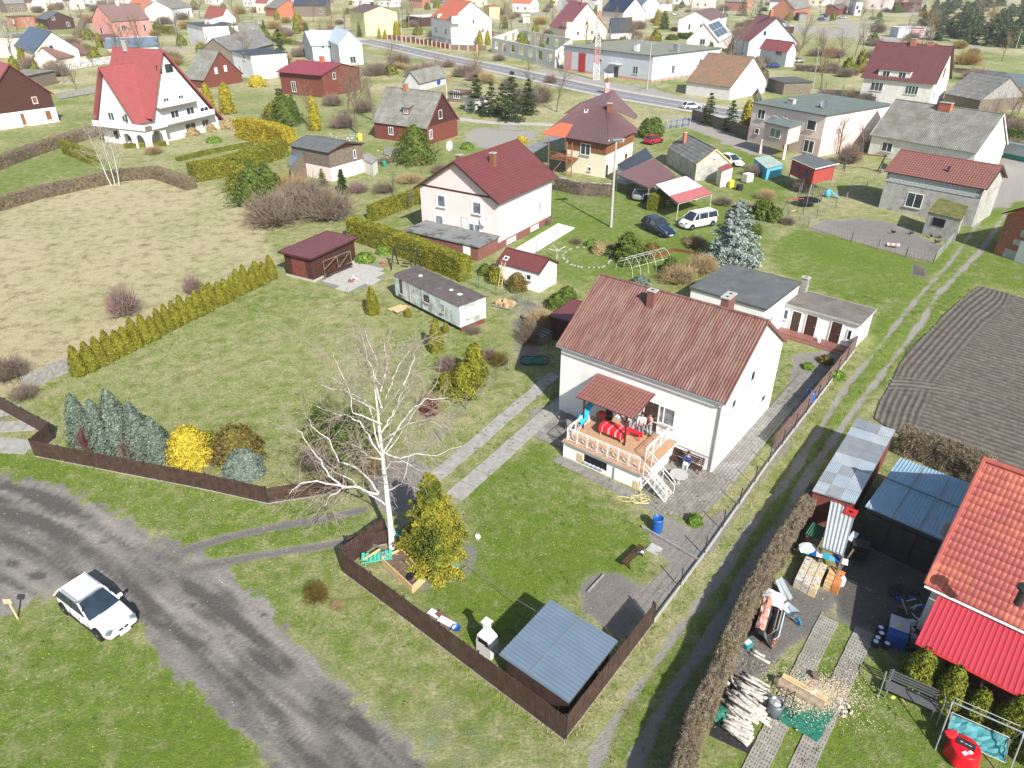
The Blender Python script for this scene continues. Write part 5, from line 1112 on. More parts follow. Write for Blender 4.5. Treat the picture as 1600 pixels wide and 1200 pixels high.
T=thing('white_drum','upright white gas drum by the woodstore shadow edge','drum',W(1313,915));blob(MB().lathe([(.14,.02),(.17,.1),(.17,.5),(.1,.6)],10),(0,0,.6),.08).build('drum',m_paper,T,smooth=True)
T=thing('metal_rack','dark metal rack standing before the garage doors','rack',W(1338,875),math.radians(-25))
for x in(-.4,.4):
 for y in(-.3,.3):MB().beam((x,y,0),(x,y,1.2),.04).build('post',m_steel,T)
for z in(.3,.75,1.15):MB().bx(-.42,.42,-.32,.32,z,z+.03).build('shelf',m_steel,T)
T=thing('tarp_heap','heap of boards under black, white and red tarpaulins beside the hedge','heap',W(1193,975),math.radians(62))
def cloth(L_,w,hgt,seed,n=12,m_=7,x0=0,y0=0,z0=0):
 rs=np.random.RandomState(seed);m=MB()
 for i in range(n+1):
  for j in range(m_+1):
   t=i/n;s=j/m_*2-1;m.v.append((x0+L_*(t-.5)+rs.normal()*.02,y0+s*w/2,z0+hgt*(1-abs(s)**1.8)*(1-.25*abs(t-.5)*2)+rs.normal()*.035))
 for i in range(n):
  for j in range(m_):a=i*(m_+1)+j;m.f.append((a,a+1,a+m_+2,a+m_+1))
 return m
cloth(2.7,1.25,.95,1).build('black_tarpaulin',M('black_tarp',(.025,.026,.03),.5,.3,3,.6,6),T);cloth(.9,1.2,.25,2,6,6,.98,0,.72).build('white_tarpaulin',M('white_tarp',(.66,.65,.72),.6,.1,3,.5,6),T)
cloth(2.1,.42,.16,3,10,4,-.25,.08,.93).build('red_tarpaulin',M('salmon_tarp',(.60,.17,.11),.6,.2,3,.5,6,col2=(.68,.50,.42),c2s=2,c2t=.5),T)
for k,(y,z,mt)in enumerate(((-.55,.45,m_woodgrey),(-.68,.35,m_paleblue),(-.4,.8,m_woodold))):MB().box((.2-.3*k,y,z),(1.6,.05,.35),mat=Matrix.Rotation(.5,3,'X')).build('board',mt,T)
for k in range(3):MB().box((.35+.1*k,.35,.86),(.09,.7,.03)).build('slat',m_woodlight,T)
for i,(a,b)in enumerate((((1218,903),(1236,936)),((1214,905),(1228,938)))):bar('leaning_board',('left','right')[i]+' grey board leaning between the tarpaulin heap and the woodpile','board',W(*a,.9),W(*b,.05),.3,.04,m_zinc)
T=thing('wheelbarrow','overturned wheelbarrow with a blue wheel beside the tarpaulin heap','wheelbarrow',W(1231,963),math.radians(-60));t_=MB();t_.add([(-.35,-.28,.5),(.35,-.3,.5),(.35,.3,.5),(-.35,.28,.5),(-.2,-.18,.22),(.2,-.2,.2),(.2,.2,.2),(-.2,.18,.22)],[(0,1,5,4),(1,2,6,5),(2,3,7,6),(3,0,4,7),(4,5,6,7)]);t_.build('tray',m_paleblue,T)
MB().lathe([(.05,-.05),(.19,-.045),(.21,0),(.19,.045),(.05,.05)],14).build('wheel',M('blue_tyre',(.02,.18,.32),.6,.05),T,loc=(.55,0,.2)).rotation_euler=(math.pi/2,0,0)
for y in(-.2,.2):MB().tube([(.55,y*.3,.2),(-.2,y,.35),(-.9,y*1.2,.5)],.018,5).build('handle',m_metal,T);MB().beam((-.2,y,.35),(-.3,y,0),.03).build('leg',m_metal,T)
T=thing('plastic_box','teal and white plastic box at the foot of the hedge','box',W(1167,1010),.6);MB().bx(-.22,.22,-.16,.16,0,.28).build('crate',M('teal_plastic',(.03,.25,.27),.5,.05),T);MB().bx(-.16,.16,-.1,.1,.285,.3).build('lid',m_paper,T)
T=thing('brick_heap','broken red bricks at the foot of the tarpaulin heap','bricks',W(1203,1000),.8)
for i in range(14):MB().bx(-.12,.12,-.06,.06,0,.065).build('brick',m_brick,T,loc=(random.uniform(-.4,.4),random.uniform(-.25,.25),random.choice((0,.066))),rz=random.uniform(0,3))
def log(a,b,r,label,group,mat=m_birchlog):
 a,b=Vector(a),Vector(b);d=b-a;c=(a+b)/2;m=MB();n=9;k=4
 pts=[Vector((0,0,(i/k-.5)*d.length))+Vector((random.uniform(-.015,.015),random.uniform(-.015,.015),0))for i in range(k+1)];m.tube(pts,[r*random.uniform(.9,1.05)*(1.06-.12*i/k)for i in range(k+1)],n)
 T=link('birch_log',m.mesh('birch_log',mat,True),None,c,label=label,cat='log',group=group,rot=d.to_track_quat('Z','Y').to_euler())
 e_=MB().lathe([(.01,0),(r*.88,0),(r*.88,.006),(.01,.006)],9);e_.build('cut_end',m_woodlight,T,loc=(0,0,d.length/2-.002));return T
lgA=[((1118,1051),(1146,1065)),((1139,1055),(1158,1071)),((1150,1063),(1198,1092)),((1158,1056),(1203,1080)),((1165,1052),(1202,1073)),((1146,1062),(1190,1088)),((1155,1072),(1206,1088)),((1143,1078),(1175,1100)),((1131,1076),(1150,1085)),((1152,1073),(1192,1107)),((1141,1080),(1186,1110)),((1138,1088),(1188,1120)),((1142,1096),(1180,1122)),((1134,1099),(1165,1123)),((1150,1080),(1194,1114)),((1160,1082),(1196,1108)),((1166,1075),(1204,1093))]
lgB=[((1132,1113),(1174,1130)),((1131,1119),(1176,1136)),((1130,1124),(1177,1147)),((1129,1128),(1178,1153)),((1128,1133),(1175,1158)),((1133,1136),(1172,1162)),((1135,1116),(1172,1126)),((1140,1126),(1178,1141))]
lgA=lgA+[((a[0]+3,a[1]+5),(b[0]-6,b[1]+4))for a,b in lgA];lgB=lgB+[((a[0]+2,a[1]+3),(b[0]-3,b[1]+3))for a,b in lgB]
for i,(a,b)in enumerate(lgA):z=.12+.17*(i%4);log(W(*a,z),W(*b,z-.02),.052+.012*(i%3),'white birch log in the upper part of the log pile by the hedge','birch logs in the upper pile')
for i,(a,b)in enumerate(lgB):z=.1+.16*(i%3);log(W(*a,z),W(*b,z-.02),.05+.012*(i%3),'white birch log in the lower pile beside the green bag','birch logs in the lower pile')
for i in range(22):
 t=random.random();a=W(1138+30*random.random(),1062+15*t+38*random.random(),.1);log(a,a+(W(1190,1100)-W(1148,1074)).normalized()*random.uniform(.9,1.4),random.uniform(.05,.08),'white birch log at the bottom of the log pile by the hedge','birch logs under the upper pile')
for a,b,lb in(((1172,1020),(1203,1036),'two-tone birch log lying alone above the pile'),((1176,1016),(1195,1026),'short birch log lying above the pile beside a longer one')):log(W(*a,.08),W(*b,.08),.07,lb,None)
T=thing('log_bag','crumpled green mesh bag at the left end of the lower birch logs','bag',W(1122,1120));blob(MB(),(0,0,.25),.42,12,7,(1,.9,.6),5,.12).build('bag',m_greentarp,T)
T=thing('steel_drum','dark grey drum holding logs beside the sawhorse','drum',W(1208,1115));MB().lathe([(.30,0),(.31,.4),(.30,.75),(.27,.75),(.27,.7)],16).build('drum',M('grey_drum',(.14,.17,.20),.4,.15,3,metal=.4),T,smooth=True);MB().lathe([(.02,.6),(.2,.7),(.02,.76)],10).build('log_ends',m_birchlog,T)
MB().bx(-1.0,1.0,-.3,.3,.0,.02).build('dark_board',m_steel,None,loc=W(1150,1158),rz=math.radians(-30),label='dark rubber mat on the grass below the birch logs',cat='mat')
T=thing('tarpaulin','green tarpaulin spread under the sawdust between the two paver strips','tarpaulin',W(1255,1110));tp=[W(1214,1125),W(1277,1160),W(1306,1112),W(1292,1092),W(1255,1060),W(1240,1064)]
m=MB();n_=14;A_0,B_0,C_0,D_0=W(1214,1126),W(1277,1162),W(1316,1092),W(1246,1052);rs=np.random.RandomState(3)
for i in range(n_+1):
 for j in range(n_+1):p=A_0.lerp(B_0,i/n_).lerp(D_0.lerp(C_0,i/n_),j/n_);m.v.append((p.x+rs.normal()*.03,p.y+rs.normal()*.03,.075+.03*rs.rand()))
for i in range(n_):
 for j in range(n_):a=i*(n_+1)+j;m.f.append((a,a+n_+1,a+n_+2,a+1))
m.buildw('sheet',m_greentarp,T)
rs=np.random.RandomState(5);n=14000;th_=rs.rand(n)*6.283;rr=np.abs(rs.normal(size=n))*.62;c0=W(1268,1085);cx=c0.x+rr*np.cos(th_)*1.7;cy=c0.y+rr*np.sin(th_)*.9
far=rs.rand(n)<.05;cx=np.where(far,c0.x+(rs.rand(n)-.5)*5.5,cx);cy=np.where(far,c0.y+(rs.rand(n)-.5)*3.6,cy)
quads('sawdust',np.stack([cx,cy,.11+.10*np.exp(-(rr/.6)**2)*rs.rand(n)],1),rs.normal(size=(n,3))*.4+[0,0,1],.02+.02*rs.rand(n),.009+.009*rs.rand(n),M('sawdust',(.60,.50,.36),.95,.15,6,island=.25),None,kind='stuff',label='pale sawdust and chips around the sawing place',cat='sawdust')
m=MB();rs=np.random.RandomState(6);N_=18
for i in range(N_+1):
 for j in range(24):r_=i/N_;a=j/24*6.283;q=1+.25*math.sin(3*a+1)+.15*math.sin(5*a);m.v.append((c0.x+r_*q*.75*math.cos(a),c0.y+r_*q*.42*math.sin(a),.09+.16*(1-r_)**1.5+rs.rand()*.015))
for i in range(N_):
 for j in range(24):a=i*24+j;b=i*24+(j+1)%24;m.f.append((a,b,b+24,a+24))
m.build('sawdust_heap',MATS['sawdust'],kind='stuff',label='low heap of fresh sawdust beside the sawn timber',cat='sawdust')
T=thing('timber_log','thick half-sawn timber log lying across the green tarpaulin','log',W(1248,1088),math.radians(-38))
m=MB();m.tube([(-1.1,0,.22),(-.9,0,.23),(1.0,0,.2)],[.12,.22,.2],10);m.build('trunk',M('old_log',(.30,.23,.17),.9,.3,5,.5,20),T);
for k in range(5):MB().bx(-.9,1.05,.18+k*.09,.26+k*.09,.1+.04*(k%2),.16+.04*(k%2)).build('board',m_woodlight,T)
T=thing('sawhorse','black metal sawhorse standing on the green tarpaulin','sawhorse',W(1228,1108),math.radians(60))
for x in(-.4,.4):
 for s in(-1,1):MB().tube([(x,s*.35,0),(x,-s*.15,.75)],.02,5).build('leg',m_steel,T)
for s in(-1,1):MB().tube([(-.45,s*.15,.72),(.45,s*.15,.72)],.02,5).tube([(-.45,s*.3,.1),(.45,s*.3,.1)],.015,5).build('rail',m_steel,T)
T=thing('sawn_block','brown round chopping block on the upper sawdust','block',W(1272,1060));MB().lathe([(.16,0),(.17,.28),(.16,.3)],10).build('block',m_bark,T)
bar('crowbar','black iron bar lying by the chopping block','bar',W(1275,1050,.04),W(1283,1068,.04),.04,.04,m_steel,'bar')
for i,(x,y)in enumerate(((1308,1092),(1312,1099),(1318,1107),(1323,1112),(1331,1110),(1322,1098),(1313,1118),(1310,1108))):log(W(x,y,.07),W(x,y,.07)+Vector((.22*math.cos(i),.22*math.sin(i),0)),.065,'short sawn birch piece scattered right of the green tarpaulin','short birch pieces on the grass')
def lattice(name,a,b,w):
 a,b=Vector((a[0],a[1],0)),Vector((b[0],b[1],0));u=b-a;L_=u.length;T=link(name,None,None,a,math.atan2(u.y,u.x),kind='structure');m=MB();t=.1;W_=.39;D_=w/2-.01
 for i in range(3):x=i*(W_-.055)/2;m.bx(x,x+.055,0,D_,0,t)
 for j in range(4):y=j*(D_-.055)/3;m.bx(.055,(W_-.055)/2,y,y+.055,0,t-.002);m.bx((W_-.055)/2+.055,W_-.055,y,y+.055,0,t-.002)
 me=m.mesh('lattice_paver',M('paver_concrete',(.30,.285,.255),.95,.2,2,.4,30,col2=(.22,.21,.17),c2s=.8,c2t=.55));MB().bx(0,L_,-w/2,w/2,-.02,.035).build('sand_bed',M('bedding_sand',(.20,.18,.14),.95,.3,4,.5,20),T)
 for i in range(int(L_/.40)):
  for s in(0,1):link('lattice_paver',me,T,(i*.40,-w/2+s*w/2+random.uniform(-.012,.012),-.045+random.uniform(-.008,.008)),random.uniform(-.015,.015))
 return T
lattice('paver_strip',W(1168,1225),W(1298,962),.85);lattice('paver_strip',W(1240,1225),W(1352,985),.85)
RP=(18.45,22.66,-41.7,9.0,10.6,3.05,7.0);RH=house('red_roof_house','house with an orange-red pantile roof at the right edge, above a scarlet verandah','house',RP,m_white,m_redroof,'plain',ov=.5,og=.3,gut=m_whiteold,frac=.5,thick=.12)
def RL_(x,y,z=0.):a=RH.rotation_euler.z;return Vector((RP[0]+x*math.cos(a)-y*math.sin(a),RP[1]+x*math.sin(a)+y*math.cos(a),z))
ang=math.atan2(RP[6]-RP[5],RP[4]/2);sl_len=math.hypot(RP[4]/2,RP[6]-RP[5]);tw_,td_=.21,.40
m=MB();q=5;cols=[(-tw_/2+tw_*i/q,.02*math.cos(math.pi*(i/q-.5))*(1 if i else 1)+(0))for i in range(q+1)]
for y,dz in((0,.016),(td_+.02,.0)):
 for x,z in cols:m.v.append((x,y,z+dz))
for i in range(q):m.f.append((i,i+1,q+2+i,q+1+i))
k0=len(m.v);m.v+=[(x,0,0)for x,z in cols];m.f+=[(k0+i,k0+i+1,i+1,i)for i in range(q)]
tme=m.mesh('roof_tile',m_redroof,True);cand=[]
for i in range(int(9.0/tw_)):
 for j in range(int(sl_len/td_)):
  x=(i+.5)*tw_;y=j*td_;P=RL_(x,y*math.cos(ang),RP[5]+y*math.sin(ang));u_,v_=PX(P.x,P.y,P.z);vis=-20<u_<1620 and v_<1220;cand.append((not vis,(P-Vector((0,0,CAMH))).length,x,y))
cand.sort();rest=MB()
for n_,(nv,_,x,y)in enumerate(cand):
 loc=Vector((x,y*math.cos(ang),RP[5]+y*math.sin(ang)+.012))
 if n_<300:link('roof_tile',tme,RH,loc,rot=(ang,0,0))
 else:R_=Matrix.Rotation(ang,4,'X');rest.add([tuple(Vector(loc)+R_@Vector(v))for v in m.v],m.f)
rest.build('roof_tiles_rest',m_redroof,RH,True,kind='stuff')
MB().tube([(-.05,RP[4]/2,RP[6]+.06),(9,RP[4]/2,RP[6]+.06)],.13,8).build('ridge_cap',m_redroof,RH);MB().tube([(.0,0,RP[5]+.04),(.0,RP[4]/2,RP[6]+.06)],.10,6).build('verge_cap',m_redroof,RH)
q=[RL_(.6,-2.75,2.25),RL_(9.6,-2.75,2.25),RL_(9.6,-.05,2.85),RL_(.6,-.05,2.85)]
T=thing('verandah','scarlet ribbed metal verandah roof with dark posts below the pantiled roof','verandah',RL_(5,-1.4),RH.rotation_euler.z);r=MB();slope(r,*q,kind='rib',pitch=.2,t=.05,amp=.022);r.buildw('roof',m_redsheet,T)
MB().tube([q[0]+Vector((0,0,-.05)),q[1]+Vector((0,0,-.05))],.06,6).buildw('gutter',m_redp,T)
for x in(.9,3.2,5.6,8.):MB().beam(RL_(x,-2.5,0),RL_(x,-2.5,2.2),.12).buildw('post',m_wood,T);
dk=MB()
for k in range(14):dk.beam(RL_(.9,-2.6+.19*k,.12),RL_(9,-2.6+.19*k,.12),.17,.04)
dk.buildw('deck',m_wood,T)
for z in(.35,.7,1.0):MB().beam(RL_(.9,-2.62,z),RL_(8.6,-2.62,z),.03,.12).buildw('rail',m_woodred if z<.9 else m_metal,T)
for k in range(4):MB().beam(RL_(1.6+1.8*k,-.3,1.9),RL_(2.9+1.8*k,-.3,1.9),.05,.5).buildw('window_pane',m_glasscur,T)
def dish(name,label,loc,rz,r=.4,el=.5,mat=None,mast=0.,wall=None):
 T=thing(name,label,'satellite dish',loc,rz);m=MB();n=14
 for i in range(5):
  a=i/4
  for k in range(n):t=2*math.pi*k/n;m.v.append((r*a*math.cos(t),-.12*r*(a*a)*1.6,r*a*math.sin(t)*1.08))
 for i in range(4):
  for k in range(n):k2=(k+1)%n;m.f.append((i*n+k,i*n+k2,(i+1)*n+k2,(i+1)*n+k))
 m.build('reflector',mat or m_paper,T).rotation_euler=(-el,0,0);MB().tube([(0,-.02,-r*.8),(0,-r*1.0,-r*.1)],.018,4).build('arm',m_metal,T);MB().lathe([(.03,0),(.035,.08)],6,(0,-r*1.0,-r*.12)).build('receiver',m_steel,T)
 MB().tube([(0,.02,0),(0,.16,0),(0,.16,-(mast or .4))],.022,5).build('bracket',m_metal,T);return T
P=RL_(-.25,2.6,4.9);P=W(1480,830,4.3);dish('satellite_dish','round glass-like satellite dish on the verge of the orange-red roof',P,math.radians(12),.40,.5,m_conclt,.6)
T=thing('roof_vent','black vent at the right picture edge on the pantiled roof','vent',W(1594,935,5.2));MB().lathe([(.16,-.3),(.16,.5),(.3,.52),(.28,.62),(.02,.7)],12).build('vent_pipe',m_steel,T)
Bq=bench('long_bench','long dark slatted swing bench without canopy beside the thuja row',W(1419,1098),math.radians(-33),2.0,M('anthracite_slat',(.10,.105,.11),.6,.1,3),True,6,.5,.55,m_metal)
for s in(-1,1):MB().tube([(s*1.12,-.5,0),(s*1.12,-.1,.95),(s*1.12,.25,.95),(s*1.12,.5,0)],.03,6).build('side_hoop',m_metal,Bq)
T=thing('gloves','yellow-green gloves lying on the dark slatted bench','gloves',W(1395,1090,.53),.4);blob(MB(),(0,0,.03),.11,8,4,(1.2,.8,.25),3).build('glove',M('lime',(.45,.58,.10),.8,.1),T)
bar('stick','short pale stick lying on the dark slatted bench','stick',W(1409,1092,.56),W(1416,1101,.56),.03,.03,m_woodlight,'stick')
SWc=W(1518,1165);T=thing('garden_swing','grey tubular garden swing with a slack teal canopy seat','swing',SWc,math.radians(-33));t_=MB()
for s in(-1,1):
 x=s*1.2;MB().tube([(x,-1.0,0),(x,-.15,1.75),(x,0,1.85),(x,.15,1.75),(x,.9,0)],.03,6).build('side_frame',m_metal,T)
MB().tube([(-1.2,0,1.85),(1.2,0,1.85)],.035,6).build('crossbar',m_metal,T);MB().tube([(-1.1,.3,1.8),(1.1,.3,1.8)],.015,4).build('canopy_rod',m_metal,T)
c_=cloth(2.0,.95,-.12,12,10,6);c_.build('seat_sheet',M('teal_sheet',(.06,.24,.26),.6,.15,3,.4,5),T,loc=(0,-.15,.75)).rotation_euler=(.35,0,0)
for x in(-1.0,1.0):MB().tube([(x,-.6,.6),(x,.32,.95)],.02,4).tube([(x,0,1.85),(x,-.1,.8)],.01,3).build('hanger',m_metal,T)
MB().tube([(-1.0,-.62,.6),(1.0,-.62,.6)],.02,4).tube([(-1.0,.33,.95),(1.0,.33,.95)],.02,4).build('seat_frame',m_metal,T)
T=thing('red_cushion','bright red cloth lying on the left end of the teal swing seat','cushion',W(1486,1148,.78),.4);blob(MB(),(0,0,.05),.24,9,5,(1.2,.8,.3),7,.2).build('cloth',m_redcloth,T)
TB=W(1500,1184);T=thing('red_table','round table under a glossy red cloth in front of the garden swing','table',TB);m=MB();n=28
prof=[(.02,.74),(.50,.74),(.53,.72),(.55,.6),(.6,.35),(.63,.12)]
for i,(r_,z)in enumerate(prof):
 for k in range(n):a=2*math.pi*k/n;q=1+(.07*math.sin(a*7)+.05*math.sin(a*11))*max(0,i-2)/3;m.v.append((r_*q*math.cos(a),r_*q*math.sin(a),z))
for i in range(len(prof)-1):
 for k in range(n):k2=(k+1)%n;m.f.append((i*n+k,(i+1)*n+k,(i+1)*n+k2,i*n+k2))
m.build('red_cloth',M('glossy_red_cloth',(.60,.01,.02),.3,.08,6),T,True);MB().tube([(0,0,0),(0,0,.73)],.05,6).build('leg',m_metal,T)
T=thing('tray','dark rectangular tray on the round red table','tray',TB+Vector((.05,.1,.745)),math.radians(-38));MB().bx(-.32,.32,-.17,.17,0,.025).build('tray',m_steel,T);MB().bx(-.2,-.1,-.02,0,.0255,.03).bx(-.04,.04,-.03,-.01,.0255,.03).bx(.08,.2,-.02,0,.0255,.03).build('chalk_marks',m_paper,T)
T=thing('pastry_pack','white patterned pieces on the round red table by the tray','packet',TB+Vector((-.1,-.25,.745)),.3);MB().bx(-.2,.0,-.07,.07,0,.02).bx(.05,.2,-.1,.02,0,.02).build('paper',m_paper,T)
thj=[(1428,1070,.80,2.3),(1448,1064,.68,2.2),(1474,1098,.72,2.3),(1520,1122,.62,1.8),(1569,1150,.80,2.4),(1606,1182,.74,2.2)]
lbt=['broad pale thuja nearest the scarlet verandah corner','thuja crowding behind the broad one by the verandah corner','second thuja from the verandah corner, behind the dark bench','smaller thuja behind the left frame of the garden swing','tall thuja behind the right frame of the garden swing','thuja cut by the lower right picture edge']
for i,(x,y,r_,h)in enumerate(thj):leafy('thuja',lbt[i],'conifer',W(x,y),r_*.88,h,lambda t:P_thuja(t)*.8+P_cone(t)*.25,m_thujadk,5200,.075,'thujas before the verandah',cache='thj',rz=i*1.3,seed=5,depth=.2,lobes=.07)
T=thing('paint_tins','x','tin',(0,0,0));bpy.data.objects.remove(T);tin=MB().lathe([(.165,0),(.17,.3),(.175,.32),(.16,.32)],14).mesh('tin',m_steel);lid=MB().lathe([(.01,.305),(.155,.305),(.155,.318),(.01,.325)],14).mesh('lid',M('sky_reflection_lid',(.70,.80,.86),.25,.04,6))  # pale blue of the lids is the sky's reflection put into the base colour
for i,(x,y)in enumerate(((1374,981),(1375,990),(1369,997),(1366,1003),(1386,998),(1384,1006))):T=thing('tin','open tin with a painted sky reflection inside, in the group beside the blue box','tin',W(x,y+6),i,'round tins beside the verandah shade');link('can',tin,T);link('lid',lid,T)
T=thing('blue_box','blue container with a grey lid beside the round tins','container',W(1398,1000),math.radians(-30));MB().bx(-.4,.4,-.5,.2,0,.75).build('tank',m_blue,T);MB().bx(-.42,.42,.21,.75,0,.6).build('crate',m_steel,T);MB().bx(-.41,.41,-.1,.75,.755,.80).build('lid',m_greyw,T);blob(MB(),(0,.2,.85),.08).build('glove',m_yellowp,T)
junk('scrap_heap','jumble of bicycles, tubs and dark scrap beside the verandah',W(1430,945),[m_steel,m_blue,m_greyw,m_steel,m_plinth,m_paleblue],16,1.1,.9,seed=31);junk('scrap_heap','dark crates and tubs against the corner of the red-roofed house',W(1415,975),[m_steel,m_paleblue,m_steel],9,.8,.7,seed=33)
junk('scrap_heap','white and blue buckets under the left end of the scarlet roof',W(1425,1005),[m_paleblue,m_steel,m_bluegrey],8,.6,.7,seed=35)
PK=house('rose_house','pale rose two-storey house with a maroon sheet roof in the centre of the picture','house',(-1.4,72.9,57.5,12.6,11.3,5.3,8.9),m_pinkl,m_maroon,'step',ov=.45,og=.55,row=.36,
 wins=[('L',.28,4.2,1.1,1.3,1,m_glasscur),('L',.74,4.2,1.1,1.3,1,m_glasscur),('L',.24,1.95,1.1,1.15,1,m_glasscur),('L',.70,1.75,1.5,1.3,2,m_glasscur),('F',.76,2.6,.8,1.1,2,m_glasscur),('F',.18,.4,.6,.3,1),('F',.26,.4,.6,.3,1),('F',.62,.4,.6,.3,1),('F',.69,.4,.6,.3,1)],
 plinth=(.85,m_plinth),gut=m_gutterw,fascia=m_wood,band=.14,chim=[(.38,.34,1.3,.55,.55,m_woodmid),(.28,.66,.9,.6,.6,m_plinth)])
door(PK,(.55,11.3-.45-.58*10.4),(0,-1),.75,1.95,m_frame,.9);MB().bx(.50,.548,.6,10.7,5.55,5.72).build('gable_band',m_wood,PK)
PKm=PK.matrix_basis
T=thing('flat_garage','low rose garage with a patched grey felt roof before the rose house','garage',PKm@Vector((-1.6,5.0,0)),PK.rotation_euler.z);MB().bx(-1.7,2.0,-4.6,5.0,0,1.55).build('wall',m_plinth,T);MB().bx(-1.9,2.1,-4.85,5.2,1.56,1.70).build('roof',m_feltgreen if 0 else M('patched_felt',(.19,.20,.195),.9,.1,1,.2,30,col2=(.09,.095,.09),c2s=.9,c2t=.55,c2w=.03),T);MB().bx(-1.74,-1.70,-3.6,-2.7,.05,1.4).build('garage_door',m_frame,T)
dish('satellite_dish','white satellite dish on the rose house gable wall',PKm@Vector((.25,2.0,3.1)),math.radians(-40),.5,.3);dish('satellite_dish','white satellite dish standing above the rear chimney of the maroon roof',PKm@Vector((3.2,8.4,9.6)),math.radians(-40),.5,.3,mast=1.2)
T=thing('covered_bed','garden bed covered with white fleece beside the rose house wall','bed',W(840,375));MB().prism([tuple(W(*p)[:2])for p in((800,393),(825,402),(898,357),(872,350))],.02,.10).buildw('fleece',M('white_fleece',(.66,.68,.70),.8,.08,1.5,.5,5),T)
T=thing('clothes_dryer','white spidery clothes dryer frame on the grass by the small garage','dryer',W(870,405));
for k in range(4):a=k*1.57+.4;MB().tube([(0,0,.9),(1.0*math.cos(a),1.0*math.sin(a),1.3)],.02,4).build('arm',m_white_metal,T)
MB().tube([(0,0,0),(0,0,1.2)],.03,5).build('mast',m_white_metal,T)
hedge('thuja_hedge','tall clipped yellow-green hedge between the tool shed and the rose house',[W(552,372),W(640,402),W(728,438)],1.5,2.4,m_thuja,330,.10,coremat=m_thujadk)
hedge('thuja_hedge','lower green hedge behind the tall yellow one, left of the rose house',[W(580,345),W(632,325),W(664,312)],1.1,1.9,m_thuja,220,.10)
VX=W(255,222);T=AF=thing('villa','white villa with steep red roofs, balconies and arched porch at the upper left','villa',VX)
def sol(name,mat,pts,faces,par=None):return MB().add(pts,faces).buildw(name,mat,par or T)
N0=W(252,224);R0_=W(345,200);L0=W(155,205)
uR=(R0_-N0).normalized();uL=(Vector((-uR.y,uR.x,0)));LR=(R0_-N0).length;LL=10.5
def Q(a,b,z):return N0+uR*a+uL*b+Vector((0,0,z))
apx=HT(Q(LR*.28,0,0)-Vector((0,0,0)),77)
def hz(a,b,ty):p=Q(a,b,0);return HT(p,ty)
zR=hz(LR*.30,-.4,77);W_=LR
MB().add([Q(0,0,0),Q(W_*.98,0,0),Q(W_*.98,LL,0),Q(0,LL,0),Q(0,0,5.0),Q(W_*.98,0,1.8),Q(W_*.98,LL,1.8),Q(0,LL,5.0),Q(W_*.30,0,zR-.4),Q(W_*.30,LL,zR-.4)],[(0,1,5,8,4),(1,2,6,5),(2,3,7,9,6),(3,0,4,7),(4,8,9,7),(5,6,9,8)]).buildw('wall',m_white,T)
r=MB();slope(r,Q(-1.0,LL+.4,4.2),Q(-1.0,-.6,4.2),Q(W_*.30,-.6,zR),Q(W_*.30,LL+.4,zR),'step',row=.38,t=.12);r.buildw('roof',m_redt,T)
r=MB();slope(r,Q(W_+.8,-.6,1.3),Q(W_+.8,LL+.4,1.3),Q(W_*.30,LL+.4,zR+.01),Q(W_*.30,-.6,zR+.01),'step',row=.38,t=.12);r.buildw('roof',m_redt,T)
cz=hz(-3.2,LL*.52,104);b0,b1=LL*.12,LL*.95;bm=(b0+b1)/2
r=MB();slope(r,Q(-3.6,b0-.7,3.2)if 0 else Q(-3.6,b0-.5,3.6),Q(2.2,b0-.5,3.6),Q(3.2,bm,cz),Q(-3.6,bm,cz),'step',row=.38,t=.12);r.buildw('roof',m_redt,T)
r=MB();slope(r,Q(2.2,b1+.6,3.6),Q(-3.6,b1+.6,3.6),Q(-3.6,bm,cz+.01),Q(3.2,bm,cz+.01),'step',row=.38,t=.12);r.buildw('roof',m_redt,T)
MB().add([Q(-2.8,b0,0),Q(0,b0,0),Q(0,b1,0),Q(-2.8,b1,0),Q(-2.8,b0,3.8),Q(0,b0,3.8),Q(0,b1,3.8),Q(-2.8,b1,3.8),Q(-2.8,bm,cz-.5),Q(0,bm,cz-.5)],[(0,1,5,4),(2,3,7,6),(3,0,4,8,7),(4,5,9,8),(6,7,8,9)]).buildw('side_wall',m_white,T)
for(a,b)in(((-1.0,4.2),(W_*.30,zR)),((W_+.8,1.3),(W_*.30,zR))):MB().beam(Q(a[0],-.62,a[1]-.1),Q(b[0],-.62,b[1]-.1),.08,.28).buildw('bargeboard',m_redt,T)
for b,z in((b0-.5,3.6),(b1+.6,3.6)):MB().beam(Q(-3.62,b,z-.1),Q(-3.62,bm,cz-.1),.08,.26).buildw('bargeboard',m_redt,T)
def deck(a0,a1,b0_,b1_,z,par=True):
 p=[Q(a0,b0_,z),Q(a1,b0_,z),Q(a1,b1_,z),Q(a0,b1_,z)];MB().slab(p,.22).buildw('balcony_floor',m_feltold,T)
 for k in range(0 if not par else 1):
  MB().add([Q(a0,b0_,z),Q(a1,b0_,z),Q(a1,b0_+.12,z),Q(a0,b0_+.12,z),Q(a0,b0_,z+.9),Q(a1,b0_,z+.9),Q(a1,b0_+.12,z+.9),Q(a0,b0_+.12,z+.9)],[(0,1,5,4),(1,2,6,5),(2,3,7,6),(3,0,4,7),(4,5,6,7)]).buildw('balcony_parapet',m_white,T)
deck(.4,W_*.86,-1.3,-.02,2.9);deck(.6,W_*.62,-1.0,-.02,5.6);deck(-2.9,.3,-2.2,b0-.02,2.9);deck(-4.3,-2.82,-1.9,b1,2.9,False)
